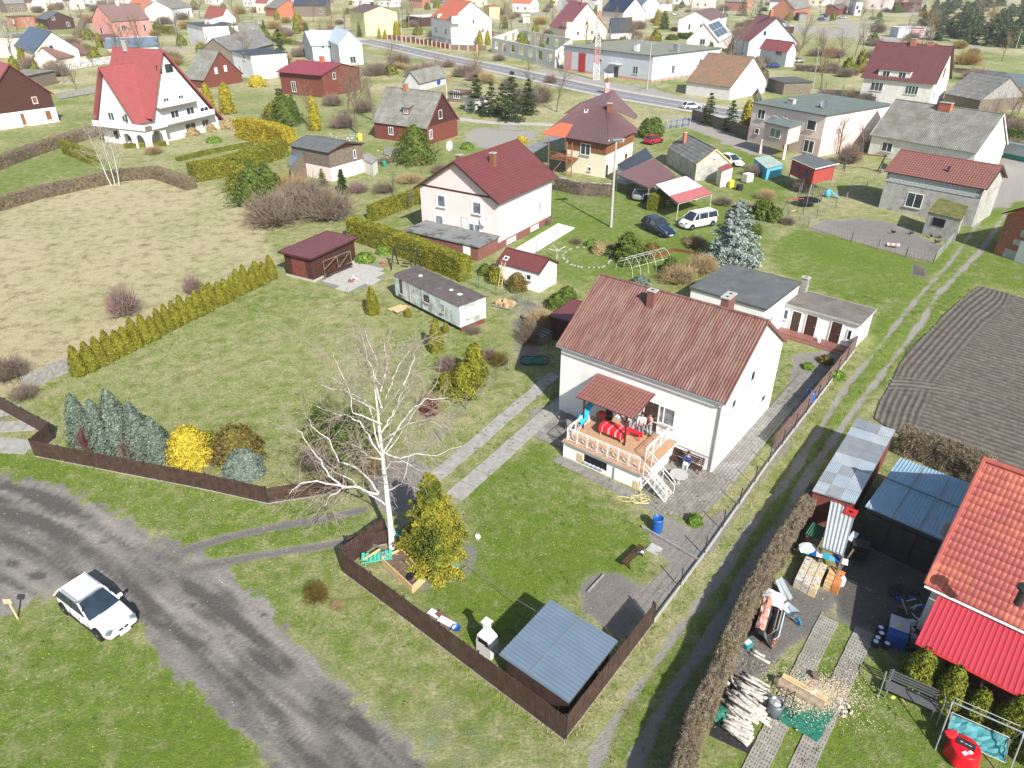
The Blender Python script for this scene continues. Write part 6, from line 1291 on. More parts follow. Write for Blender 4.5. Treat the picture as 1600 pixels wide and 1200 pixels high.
MB().add([Q(-4.3,-1.9,2.9),Q(-4.18,-1.9,2.9),Q(-4.18,b1,2.9),Q(-4.3,b1,2.9),Q(-4.3,-1.9,3.8),Q(-4.18,-1.9,3.8),Q(-4.18,b1,3.8),Q(-4.3,b1,3.8)],[(0,1,5,4),(1,2,6,5),(2,3,7,6),(3,0,4,7),(4,5,6,7)]).buildw('balcony_parapet',m_white,T)
for a0,a1,b_,z in((.4,W_*.86,-1.34,2.82),(.6,W_*.62,-1.04,5.52),(-2.9,.3,-2.24,2.82)):MB().beam(Q(a0,b_,z),Q(a1,b_,z),.05,.24).buildw('balcony_edge',m_feltold,T)
for k in range(15):p=Q(.5+k*(W_*.84)/15,-1.33,3.0);MB().beam(p,p+Vector((0,0,.75)),.06).buildw('baluster',m_greyw,T)
for b_ in(LL*.35,LL*.65):p=Q(-2.83,b_,4.4)-T.location;window(T,tuple(p),tuple(-uL),None,1.4,1.3,2,sill=False);p=Q(-2.83,b_,1.4)-T.location;window(T,tuple(p),tuple(-uL),None,1.2,1.5,1,sill=False)
def arch_wall(p,q,z1,n,mat,th=.25):
 d=q-p;L_=d.length;u=d.normalized();nv=Vector((u.y,-u.x,0));cell=L_/n;m=MB()
 for i in range(n):
  x0=i*cell;r_=cell*.33;xc=x0+cell/2;zs=z1*.45;K=8
  arc=[(xc-r_*math.cos(math.pi*k/K),zs+r_*math.sin(math.pi*k/K)*1.1)for k in range(K+1)]
  outl=[(x0,0),(xc-r_,0)]+arc+[(xc+r_,0),(x0+cell,0),(x0+cell,z1),(x0,z1)]
  def quad(a,b,c,e):m.slab([p+u*x+Vector((0,0,z))+nv*th/2 for x,z in(a,b,c,e)],th)
  quad((x0,0),(xc-r_,0),(xc-r_,z1),(x0,z1));quad((xc+r_,0),(x0+cell,0),(x0+cell,z1),(xc+r_,z1))
  for k in range(K):a,b=arc[k],arc[k+1];quad((a[0],a[1]),(b[0],b[1]),(b[0],z1),(a[0],z1))
 m.buildw('arcade',mat,T)
arch_wall(Q(-4.2,4.0,0),Q(-4.2,-1.8,0),2.65,2,m_white);arch_wall(Q(-4.1,-1.85,0),Q(-.2,-1.85,0),2.65,1,m_white)
for a,b,z,w_,h_ in((W_*.22,-.03,zR-3.0,1.1,1.3),(W_*.37,-.03,zR-3.0,1.6,1.3),(W_*.78,-.03,3.7,2.0,1.0),(W_*.22,-.03,6.3,1.2,1.2),(W_*.45,-.03,6.3,1.2,1.2),(W_*.3,-.03,3.9,1.8,1.5),(W_*.55,-.03,3.9,1.8,1.5),(W_*.5,-.03,1.5,2.4,1.2),(W_*.75,-.03,1.5,1.6,1.2)):
 o=Q(a,b,z);window(T,tuple(o-T.location),tuple(uR),None,w_,h_,2,sill=False,frame=m_framed if z>7 else m_frame)
chimney(T,*((Q(W_*.30-.2,LL*.72,0)-T.location)[:2]),zR-.6,zR+1.0,.7,.7,m_conc)
dish('satellite_dish','white satellite dish at the left gable of the red-roofed villa',Q(-4.6,1.5,5.6),math.radians(-50),.55,.3)
CT=HQ((675,228),(667,202),(580.5,191),(719,187),(690,144));
CT=house('brown_cottage','brown boarded cottage with a steep grey asbestos roof and one dormer','cottage',CT,m_woodred,m_asb,'step',ov=.3,og=.3,row=1.1,gable=m_wood,wins=[('R',.45,4.4,1.0,1.4,1),('R',.12,1.6,.9,1.5,2),('F',.32,1.6,1.0,1.3,2)],chim=[(.36,.49,.9,.7,.7,m_brickor)],fascia=m_plinth)
d=CT.dimensions;L_=9.5;
def dormer(H,x,y,z,w,dep,h,wall,roof,gable=False,n=1):
 T=H;MB().bx(x-w/2,x+w/2,y,y+dep,z,z+h).build('dormer',wall,T)
 r=MB();slope(r,(x-w/2-.25,y-.3,z+h+.02),(x+w/2+.25,y-.3,z+h+.02),(x+w/2+.25,y+dep,z+h+.45),(x-w/2-.25,y+dep,z+h+.45),'plain',t=.07)
 r.build('dormer_roof',roof,T)
 for i in range(n):window(T,(x-w/2+w*(i+.5)/n,y-.01,z+h*.55),(1,0),None,min(w/n*.7,1.5),h*.62,2 if w/n>1.2 else 1)
dormer(CT,6.6,1.5,4.2,1.3,2.2,1.35,m_plinth,m_asb)
dish('satellite_dish','blue satellite dish on a mast at the cottage ridge',CT.matrix_basis@Vector((11.3,5,9.4)),math.radians(-40),.45,.3,m_blue,1.2);bar('aerial_mast','thin white pole in front of the cottage gable','mast',W(701,216),W(701,216)+Vector((0,0,8.8)),.06,.06,m_white_metal,'pole')
WK=HQ((515,285),(514,250),(452,238),(560,233));WK=house('workshop','two-tone workshop with white lower walls and a low black felt roof','workshop',(WK[0],WK[1],WK[2],WK[3],WK[4],4.1,4.9),m_woodold,m_felt,'plain',ov=.3,og=.25,gable=m_wood,fascia=m_framed,plinth=(1.9,m_pinkl),wins=[('R',.75,2.9,.5,1.2,1)])
T=free_shed('lean_to','pale blue-grey roofed lean-to left of the black-roofed workshop',[(452,262),(473,238),(497,215),(455,228)],[2.3,3.6,3.8,2.6],m_woodold,m_bluesteel,'plain')
free_shed('small_hut','small hut with white walls and an old board roof beside the workshop',[(562,247),(582,256),(590,248),(574,238)],1.9,m_whiteold,m_woodgrey,'rib');junk('blue_sheeting','blue plastic sheeting and bricks between the workshop and the small hut',W(566,268),[m_sky,m_brickor,m_brickor],7,1.6,.8,seed=41)
junk('timber_heap','heap of boards and white sheeting beside the brown cottage',W(605,240),[m_woodlight,m_paper,m_woodold,m_teal,m_brickor],16,2.6,1.0,seed=42,cat='timber');junk('sack_heap','white sacks and green sheeting behind the workshop',W(535,216),[m_paper,m_teal,m_greyw,m_paper],14,3.0,.8,seed=43,cat='sacks')
barrel('bin','yellow wheeled bin beside the cottage corner',W(563,219),.4,1.1,m_yellowp,False,'bin');barrel('bin','small green water barrel before the sheeting heap',W(601,260),.35,.8,m_greenp,False)
NB_=W(958,300);V=lambda x,y,z:W(x,y,z)
T=MV=thing('mauve_roof_house','cream house with a mauve hipped tile roof, orange corner sheet and timber balcony','house',W(925,270),math.radians(-18));He_=4.9
E0,E1,E2=V(848,209,He_),V(951,226,He_),V(999,203,He_);E3=E0+(E2-E1);Rl,Rr=V(909,161,7.9),V(945,165.5,7.9);
r=MB();slope(r,E0,E1,Rr,Rl,'tile',.3,.38);r.buildw('roof',m_mauve,T);r=MB();slope(r,E1,E2,Rr+Vector((.6,.6,0)),Rr,'tile',.3,.38);r.buildw('roof',m_mauve,T);r=MB();slope(r,E3,E0,Rl,Rl+Vector((.2,.8,0)),'tile',.3,.38);r.buildw('roof',m_mauve,T);r=MB();slope(r,E2,E3,Rl+Vector((.1,.9,0)),Rr+Vector((.3,.9,0)),'plain');r.buildw('roof',m_mauve,T)
c4=[E0,E1,E2,E3];cen=sum(c4,Vector())/4;wq=[p.lerp(cen,.11)for p in c4];wq[0]=wq[0].lerp(wq[1],.33);wq[3]=wq[3].lerp(wq[2],.33)
MB().add([(p.x,p.y,0)for p in wq]+[(p.x,p.y,He_+.1)for p in wq],[(0,1,5,4),(1,2,6,5),(2,3,7,6),(3,0,4,7),(4,5,6,7)]).buildw('wall',m_cream,T)
wo=[p+(p-cen).normalized()*.06 for p in wq];
for a,b in((0,1),(1,2)):
 n=14
 for k in range(n):p=wo[a].lerp(wo[b],(k+.5)/n);w_=(wo[b]-wo[a]).length/n;MB().box((p.x,p.y,4.0),(w_*.92,.05,1.5),math.atan2((wo[b]-wo[a]).y,(wo[b]-wo[a]).x)).buildw('board',m_woodmid,T)
r=MB();P=lambda s,t:E0.lerp(E1,s).lerp(Rl.lerp(Rr,s),t)+Vector((0,0,.06));slope(r,P(-.02,-.02),P(.36,-.02),P(.33,.36),P(.06,.36),'plain',t=.04);r.buildw('orange_sheet',m_orange,T)
ap=V(958,141,8.6);r=MB();slope(r,V(950,168,7.2),V(993,181,5.6),V(993,178,5.7),ap,'plain');
q2=[V(946,165,7.9),V(993,186,5.0),V(958,141,8.8)];r=MB();q2b=V(914,160,8.0);r.slab([q2[0],q2[1],V(997,181,5.2),q2[2]],.08);r.buildw('wing_roof',m_mauve,T);r=MB();r.slab([V(880,178,6.0),q2[0],q2[2],V(912,160,7.95)+Vector((-.5,.6,-.1))],.08);r.buildw('wing_roof',m_mauve,T)
u=(wq[1]-wq[0]).normalized();o=wq[0].lerp(wq[1],.52)-T.location
def onwall(a,b,s,z,w_,h_,mull=2,off=.08,**k):
 u=(b-a).normalized();n=Vector((u.y,-u.x,0));p=a.lerp(b,s)+n*off-T.location;ca=-T.rotation_euler.z;p2=Matrix.Rotation(ca,3,'Z')@Vector((p.x,p.y,0));t2=Matrix.Rotation(ca,3,'Z')@u;return window(T,(p2.x,p2.y,z),tuple(t2),None,w_,h_,mull,**k)
onwall(wq[0],wq[1],.5,3.6,1.7,1.6);onwall(wq[0],wq[1],.62,.9,.6,.6,1,.02);onwall(wq[1],wq[2],.75,1.6,.8,.6,1,.02,frame=m_framed);onwall(wq[1],wq[2],.06,.9,.7,1.7,1,.02,frame=m_framed)
onp=[V(864,240,2.4),V(895,248,2.4),wq[0].copy(),E3.lerp(cen,.15)];bal=MB();A1,B1=V(857,246,2.2),V(893,252,2.2);dd=(wq[3]-wq[0]);MB().slab([A1,B1,B1+dd*.5,A1+dd*.5],.15).buildw('balcony_floor',m_woodmid,T)
for p in(A1,A1.lerp(B1,.78),B1):MB().beam((p.x,p.y,0),(p.x,p.y,He_-.1),.16).buildw('balcony_post',m_woodmid,T)
for z in(.4,.9):
 MB().beam(A1+Vector((0,0,z)),B1+Vector((0,0,z)),.07).buildw('balcony_rail',m_woodmid,T)
for k in range(12):p=A1.lerp(B1,k/12);MB().beam(p+Vector((0,0,.05)),p+Vector((0,0,.9)),.12,.03).buildw('baluster',m_woodmid,T)
MB().beam(V(862,270,.1),V(880,248,2.2),.9,.12).buildw('stair',m_woodmid,T);MB().slab([A1+dd*.5+Vector((0,0,.1)),B1+dd*.5+Vector((0,0,.1)),B1+dd*.5+Vector((0,0,2.5)),A1+dd*.5+Vector((0,0,2.5))],.1).buildw('balcony_back',m_cream,T)
pz=V(952,178,7.0);cpo=Matrix.Rotation(-T.rotation_euler.z,3,'Z')@(pz-T.location);chimney(T,cpo.x,cpo.y,6.2,8.5,.7,.7,m_woodmid);sk_=P(.42,.72)+Vector((0,0,.05));MB().beam(sk_,sk_+Vector((.2,.7,.35)),.55,.1).buildw('skylight',m_frame,T);MB().beam(sk_+Vector((.02,.1,.1)),sk_+Vector((.18,.6,.38)),.35,.06).buildw('skylight_pane',m_glass,T)
T=thing('ivy_wall','low wall overgrown with bare creepers below the mauve-roofed house','wall',W(868,292));pw=[W(868,294),W(905,303),W(955,306)]
for a,b in zip(pw,pw[1:]):MB().beam(a+Vector((0,0,.8)),b+Vector((0,0,.8)),.25,1.6).buildw('masonry',m_whiteold,T)
hedge('creeper','bare grey creeper mass draped over the low wall',[W(868,296),W(905,305),W(955,308)],.5,1.7,m_twig,260,.09,thin=True)
free_shed('carport','open carport with a wide mauve sheet roof over a silver car',[(963,272),(1014,293.5),(1057.5,275.5),(1022,247)],[2.3,2.3,2.9,2.9],m_wood,m_mauve,'rib',.3,walls=False,posts=m_metal)
free_shed('lean_to','dark blue-grey lean-to roof between the cream house and the carport',[(964,257),(980,264),(1021,246),(1009,230.5)],[2.5,2.3,2.8,3.],m_greyw,m_darkslate,'plain')
free_shed('woodshed','woodshed with a half white, half red sheet roof beside the white van',[(1025,288),(1060,317.5),(1114,302),(1072,275)],[2.9,2.3,2.3,2.9],m_wood,m_paper,'plain',walls=False,posts=m_conclt)
T=thing('red_sheet','faded red sheets on the lower third of the woodshed roof','sheet',W(1075,305));m=MB();q=[W(1025,288,2.93),W(1060,317.5,2.33),W(1114,302,2.33),W(1072,275,2.93)];slope(m,q[0].lerp(q[1],.62),q[1],q[2],q[3].lerp(q[2],.62),'rib',.35,t=.03,amp=.02);m.buildw('sheet',M('faded_red',(.42,.13,.13),.6,.15,2),T)
rs=np.random.RandomState(2)
for i in range(60):
 p=W(1035,322).lerp(W(1092,312),(i%12)/12)+Vector((rs.normal()*.25,rs.normal()*.25,.12+.17*(i//12)*(.6+.4*rs.rand())));link('firewood',bil2 if i%3 else bil,None,p,0,'sawn firewood piece in the rounded heap under the woodshed roof','firewood','firewood under the woodshed',rot=(rs.rand(),rs.rand()*.4,rs.rand()*3))
ST=house('stone_store','small grey stone store with a dark slate-tiled roof and a brick chimney','store',HQ((1087,283),(1088,257.5),(1042.5,230.5),(1138,251.5),(1117,233)),m_stucco,m_asbdark,'step',ov=.1,og=.1,row=.55,wins=[('F',.85,1.7,.35,.5,1),('R',.5,3.2,.3,.3,1)],chim=[(.22,.30,1.4,.45,.45,m_brick)],fascia=m_woodlight)
free_shed('red_kiosk','narrow white lean-to with a red roof at the stone store gable',[(1121,262),(1128,268),(1146,261),(1138,255)],[2.2,2.2,2.6,2.6],m_cream,m_redt,'plain')
PF=HQ((1279,246),(1291.6,181),(1174.5,160),(1365,158));PF=house('flat_villa','pale rose flat-roofed villa with a green-grey roof and projecting bay','villa',(PF[0],PF[1],PF[2],PF[3],PF[4],PF[5],PF[5]),m_pinkl,m_feltgreen,ov=.25,og=.2,wins=[('F',.14,4.7,1.5,1.5,2),('F',.34,5.1,.8,.6,1,m_pinkw),('F',.48,5.1,.8,.6,1,m_pinkw),('F',.84,4.5,1.7,1.5,1),('F',.12,1.9,.9,.9,1),('F',.86,1.3,1.9,1.9,2)],fascia=m_gutterw,plinth=(2.7,m_pinkw),band=.0,gut=None)
L_,D_,H_=13.2,15,HQ((1279,246),(1291.6,181),(1174.5,160),(1365,158))[5]
chimney(PF,4.6,4.5,H_-.1,H_+.7,1.1,.8,m_conclt);chimney(PF,9.5,6.0,H_-.1,H_+.6,.8,.6,m_steel)
dish('satellite_dish','grey satellite dish on the flat green-grey villa roof',PF.matrix_basis@Vector((10.3,5.2,H_+.7)),math.radians(-45),.6,.3,m_metal,.8)
T=thing('bay','rose bay with its own green-grey roof on the flat villa front','bay',W(1215,232));T['category']='bay'
q=[W(1193,190,4.9),W(1234,199.5,4.9),W(1256,192.5,4.9),W(1213,184,4.9)];MB().slab(q,.15).buildw('roof',m_feltgreen,T);ce=sum(q,Vector())/4;w4=[p.lerp(ce,.1)for p in q]
MB().add([(p.x,p.y,2.2)for p in w4]+[(p.x,p.y,4.74)for p in w4],[(0,1,5,4),(1,2,6,5),(2,3,7,6),(3,0,4,7),(3,2,1,0),(4,5,6,7)]).buildw('wall',m_pinkw,T)
for p in w4[:2]:MB().beam((p.x,p.y,0),(p.x,p.y,2.19),.4).buildw('pillar',m_pinkw,T)
u=(w4[1]-w4[0]).normalized();n_=Vector((u.y,-u.x,0));p=w4[0].lerp(w4[1],.5)+n_*.02-T.location;window(T,(p.x,p.y,3.6),tuple(u),None,2.2,1.4,2,glass=m_glasscur)
free_shed('turquoise_hut','turquoise painted hut with a mossy glass roof beside the rose villa',[(1178,247),(1199,264),(1225,257),(1203,243)],[1.9,1.6,1.6,1.9],m_sky,M('mossy_glass',(.30,.38,.34),.5,.2,2),'rib',.6)
T=thing('playhouse','red raised playhouse with blue shuttered windows and a black felt roof','playhouse',W(1271,300));q=[W(1234,247,3.6),W(1274,264.5,3.6),W(1311,256,3.6),W(1261,239,3.9)];MB().slab(q,.1).buildw('roof',m_feltold if 0 else m_felt,T);ce=sum(q,Vector())/4;w4=[p.lerp(ce,.12)for p in q]
MB().add([(p.x,p.y,1.5)for p in w4]+[(p.x,p.y,3.46)for p in w4],[(0,1,5,4),(1,2,6,5),(2,3,7,6),(3,0,4,7),(3,2,1,0),(4,5,6,7)]).buildw('wall',M('playhouse_red',(.34,.06,.05),.8,.12,2,island=.0),T)
for p in w4:MB().beam((p.x,p.y,0),(p.x,p.y,1.49),.14).buildw('post',m_woodgrey,T)
MB().tube([q[0]+Vector((0,0,.02)),q[1]+Vector((0,0,.02)),q[2]+Vector((0,0,.02))],.06,5).buildw('white_edge',m_frame,T)
u=(w4[1]-w4[0]).normalized();n_=Vector((u.y,-u.x,0))
for s in(.32,.7):p=w4[0].lerp(w4[1],s)+n_*.03;MB().box((p.x,p.y,2.6),(.55,.06,.8),math.atan2(u.y,u.x)).buildw('shutter',M('shutter_blue',(.02,.06,.35),.6,.05),T)
T=thing('trampoline','round trampoline with a dark safety net in front of the playhouse','trampoline',W(1262,322));MB().tube([(1.4*math.cos(a),1.4*math.sin(a),.8)for a in[i*.3927 for i in range(17)]],.05,5,cap=False).build('ring',m_steel,T);MB().lathe([(.01,.78),(1.35,.78),(1.35,.79),(.01,.79)],16).build('mat',m_black,T)
for k in range(6):a=k*1.047;MB().tube([(1.45*math.cos(a),1.45*math.sin(a),0),(1.45*math.cos(a),1.45*math.sin(a),2.6)],.035,5).build('pole',m_metal,T)
nt=MB()
for k in range(32):a=k*.19635;nt.tube([(1.45*math.cos(a),1.45*math.sin(a),.8),(1.45*math.cos(a),1.45*math.sin(a),2.5)],.012,3)
for z in(1.2,1.6,2.0,2.5):nt.tube([(1.45*math.cos(a),1.45*math.sin(a),z)for a in[i*.3927 for i in range(17)]],.012,3,cap=False)
nt.build('net',m_steel,T)
T=thing('play_slide','pale blue plastic play slide right of the trampoline','slide',W(1292,308),1.0);blob(MB(),(0,0,.5),.5,8,6,(.7,.9,1.1),3,.12).build('tower',m_sky,T);MB().beam((0,-.3,.9),(.2,-1.5,.1),.4,.08).build('chute',m_sky,T)
T=thing('swing_set','red and dark metal swing set at the left of the trampoline','swing',W(1238,335),.3)
for x in(-1.1,1.1):MB().tube([(x,-.7,0),(x,0,1.9),(x,.7,0)],.04,5).build('leg',m_steel,T)
MB().tube([(-1.2,0,1.9),(1.2,0,1.9)],.05,5).build('crossbar',m_redp,T);MB().tube([(0,0,1.9),(0,0,.5)],.015,4).build('rope',m_steel,T);MB().bx(-.2,.2,-.1,.1,.45,.5).build('seat',m_yellowp,T)
T=thing('swing_beam','long timber swing beam on crossed posts between the red playhouse and the block house','swing',W(1355,268),math.radians(-15));MB().beam((-3.5,0,2.6),(2.2,0,2.3),.16).build('beam',m_woodred,T);MB().beam((1.6,-.9,0),(1.9,.2,2.6),.12).beam((1.6,.9,0),(1.9,-.2,2.6),.12).beam((-3.3,-.7,0),(-3.3,.1,2.6),.12).beam((-3.3,.7,0),(-3.3,-.1,2.6),.12).build('cross_post',m_steel,T);MB().lathe([(.2,-.1),(.42,-.1),(.42,.1),(.2,.1)],12).build('tyre',m_rubber,T,loc=(2.2,0,.9)).rotation_euler=(1.4,0,.5)
BMp=(77.1,169.6,-43.,15.4,11.2,4.8,11.6);BMh=house('large_maroon_house','tall white house with a maroon tile roof and a wide shed dormer near the river','house',BMp,m_whiteold,m_maroont,'tile',ov=.5,og=.5,pitch=.5,row=.45,frac=.5,
 wins=[('F',.22,3.2,2.6,1.7,3),('F',.72,3.2,2.6,1.7,4),('F',.2,.7,1.6,1.1,2),('R',.2,2.6,.9,1.3,1),('R',.5,6.5,1.6,2.2,1,m_woodmid)],chim=[(.48,.49,1.1,1.1,.8,m_brickor),(.70,.52,.9,1.1,.8,m_brickor)],fascia=m_framed)
dormer(BMh,6.6,.55,4.7,6.6,4.0,2.1,m_whiteold,m_maroont,n=2)
house('grey_barn','old grey barn with weathered board gable behind the maroon-roofed house','barn',HQ((1532,176),(1532.5,157),(1474,146),(1582,148),(1570,121)),m_woodold,m_asbdark,'step',ov=.3,og=.2,row=1.1,gable=m_woodgrey)
GH=house('grey_roof_house','long pale house under a big grey corrugated asbestos roof','house',(57.3,118.1,-52.6,16.2,10.6,3.0,7.9),m_whiteold,m_asb,'corr',ov=.35,og=.2,pitch=.30,wins=[('F',.18,1.6,1.7,1.4,2),('R',.45,4.4,.35,1.1,1)],chim=[(.5,.46,.9,1.8,.8,m_brick)],gut=None,fascia=m_whiteold)
BH=house('block_house','unfinished grey block house with a brown-red tile roof above the poultry run','house',(46.1,89.1,-46.4,11.5,7.6,4.6,6.6),m_stucco,m_browntile,'tile',ov=.35,og=.35,pitch=.3,row=.38,wins=[('F',.36,1.75,1.9,1.75,2)],fascia=m_framed)
bk=MB().bx(-.28,.28,-.03,.03,0,.235).mesh('block',m_block);n=0
for r_ in range(4):
 for k in range(18):
  x=.65+k*.6+(.3 if r_%2 else 0)
  if x<10.8:link('block',bk,BH,(x,.315,3.42+r_*.255))
MB().bx(.36,11.14,.31,.348,3.40,4.42).build('mortar_band',m_mortar,BH);MB().tube([(6.6,1.6,5.2),(6.6,1.6,6.1)],.12,8).build('flue_pipe',m_steel,BH)
RU=free_shed('ruined_lean_to','crumbling brick lean-to with a mossy tiled roof before the block house',[(1449,331),(1503,344),(1513,322),(1468,308)],[2.6,2.6,3.3,3.3],m_stucco,M('mossy_tile',(.22,.19,.08),.95,.35,3,.5,20,col2=(.10,.13,.02),c2s=1.5,c2t=.5),'tile',.25)
q=W(1460,365);MB().box((W(1472,352).x,W(1472,352).y-.02,1.6),(.1,.1,.1)).buildw('stone',m_brick,RU)
free=thing('dark_opening','square dark window opening in the ruined lean-to front','opening',W(1471,352));bpy.data.objects.remove(free)
a,b=W(1449,331,2.6),W(1503,344,2.6);u=(b-a).normalized();nv=Vector((u.y,-u.x,0));p=a+u*1.5-nv*.06;MB().box((p.x,p.y,1.75),(1.3,.06,.9),math.atan2(u.y,u.x)).buildw('window_opening',m_black,RU)
BB=thing('brick_barn','red brick barn with patches of plaster and a maroon roof at the right edge','barn',W(1552,396));N_=W(1552,396);uu=(W(1592,410)-N_).normalized();vv=Vector((-uu.y,uu.x,0));BB.rotation_euler.z=math.atan2(uu.y,uu.x)
MB().bx(0,9,0,12,0,4.3).build('wall',m_brick,BB);bb=MB().bx(-.14,.14,-.03,.02,0,.085).mesh('brick',m_brickor);cnt=0
for r_ in range(34):
 for k in range(9):
  x=.2+k*.31+(.15 if r_%2 else 0)
  if 1.0+r_*.098<4.2 and cnt<290 and random.random()<.93:link('brick',bb,BB,(x,-.01,1.0+r_*.098));cnt+=1
for x,z,w_,h_ in((2.0,2.9,.9,.7),(1.6,1.9,1.5,.6),(1.0,.5,2.2,.95),(2.6,1.2,.5,.5)):MB().bx(x,x+w_,-.055,-.045,z-h_/2,z+h_/2).build('plaster_patch',m_stucco,BB)
MB().bx(2.35,3.6,-.08,-.05,.0,2.2).build('door',m_frame,BB);r=MB();slope(r,(-.4,12.3,4.3),(-.4,-.4,4.3),(4.5,-.4,7.3),(4.5,12.3,7.3),'rib',.3);r.build('roof',m_maroon,BB);MB().add([(0,0,4.3),(9,0,4.3),(4.5,0,7.2)],[(0,1,2)]).build('gable',m_brick,BB)
T=thing('red_white_panel','red and white slatted panel lying in the bare poultry run','panel',W(1395,386),-.5)
for k in range(5):MB().box((-.5+k*.25,0,.25+.02*k),(.2,.9,.04),rz=.05).build('slat',m_coral if k%2 else m_paper,T)
for i,(x,y)in enumerate(((1424,367),(1454,372),(1463,381),(1469,373),(1395,366))):
 T=thing('hen','dark hen scratching in the bare poultry run','hen',W(x,y),i*1.3,'hens in the poultry run');m=MB();blob(m,(0,0,.26),.17,10,6,(1.45,.8,.85),i,.03);blob(m,(.22,0,.42),.075,8,5,(1,.8,1.1),i,.02);m.tube([(.12,0,.3),(.22,0,.42)],[.10,.06],7);m.tube([(-.18,0,.3),(-.34,0,.46)],[.09,.03],6);m.build('body',m_steel,T,smooth=True)
 MB().tube([(.29,0,.42),(.35,0,.40)],[.02,.004],4).build('beak',m_yellowp,T);MB().box((.22,0,.51),(.08,.015,.05)).build('comb',m_redp,T)
 for s in(-.06,.06):MB().tube([(0,s,.16),(.01,s,0),(.06,s,.005)],.012,4).build('leg',m_yellowp,T)
def far(name,label,base,top,left,right,ridge,ax,wall,roof,rt='step',cat='house',**k):
 P=HQ(base,top,left,right,ridge,ax,cap=None if name=='fire_station' else k.pop('cap',(30,15)));return house(name,label,cat,P,wall,roof,rt,**dict(dict(ov=.4,og=.35,row=.6,pitch=.5),**k))
G2=[('F',.2,1.7,1.1,1.3,2),('F',.75,1.7,1.1,1.3,2),('R',.3,1.7,1.,1.2,1),('R',.7,1.7,1.,1.2,1)]
far('fire_station','long low grey fire station with red doors and mossy roof',(1017,129),(1021,87),(879,71),(1081,70),None,'L',m_bluegrey,M('mossy_felt',(.20,.21,.165),.9,.12,.3,.2,20),'plain',cat='station',plinth=(.5,m_coral),wins=[('F',.83,2.4,1.8,1.9,2),('F',.44,3.6,1.2,.9,1),('R',.3,2.4,1.3,2.0,2)],fascia=m_gutterw)
FS=[o for o in COL.objects if o.name=='fire_station'][0];fp_=HQ((1017,129),(1021,87),(879,71),(1081,70));L_=fp_[3]
for s,m_ in((.055,m_coral),(.215,m_redp)):MB().bx(.35+s*L_-2.0+.9,.35+s*L_+2.0-.5,.30,.37,.05,4.9).build('garage_door',m_,FS)
for k in range(5):MB().bx(.35+.215*L_-1.1+.01,.35+.215*L_+1.5,.27,.296,.5+k*.9,.55+k*.9).build('door_rib',m_redp,FS)
MB().bx(L_*.56,L_*.68,-1.6,.38,3.3,3.5).build('porch_roof',m_greyw,FS);MB().bx(L_*.50,L_*.60,-3.4,-3.2,0,1.6).bx(L_*.52,L_*.6,-3.2,.3,0,.9).build('ramp_wall',m_greyw,FS);MB().bx(L_*.60,L_*.645,.30,.37,0,2.6).build('door',m_framed,FS)
chimney(FS,L_*.70,5.,fp_[5]-.1,fp_[5]+1.6,1.2,1.0,m_white);chimney(FS,L_*.93,12,fp_[5]-.1,fp_[5]+1.8,1.6,1.0,m_metal)
TB_=far('tile_barn','old barn with a mossy orange clay tile roof beside the fire station',(1143,157),(1142,137),(1071,128),(1179,120),(1168,89),'L',m_whiteold,m_oldtile,'tile',cap=(18,16),cat='barn',pitch=.4,row=.4,og=.2,ov=.3)
RA=far('red_house','grey and white house with a red roof and balcony beyond the tile barn',(1166,92),(1169,66),(1127,49),(1228,60),(1203,28),'L',m_bluegrey,m_redt,cap=(20,16),wins=[('F',.25,4.7,2.2,1.3,2),('F',.2,1.8,1.5,1.4,2),('F',.75,1.8,1.5,1.4,2),('R',.3,7.4,1.0,1.3,1),('R',.6,5.0,1.2,1.4,1)],chim=[(.62,.5,1.8,1.8,.9,m_brickor)])
far('red_house_annex','white garage wing with a scarlet hipped roof and brown balcony of the red-roofed house',(1228,105),(1230,82),(1186,76),(1240,80),(1215,66),'L',m_white,m_redt,cat='annex',wins=[('F',.7,3.6,2.6,1.3,1,m_glasscur)])
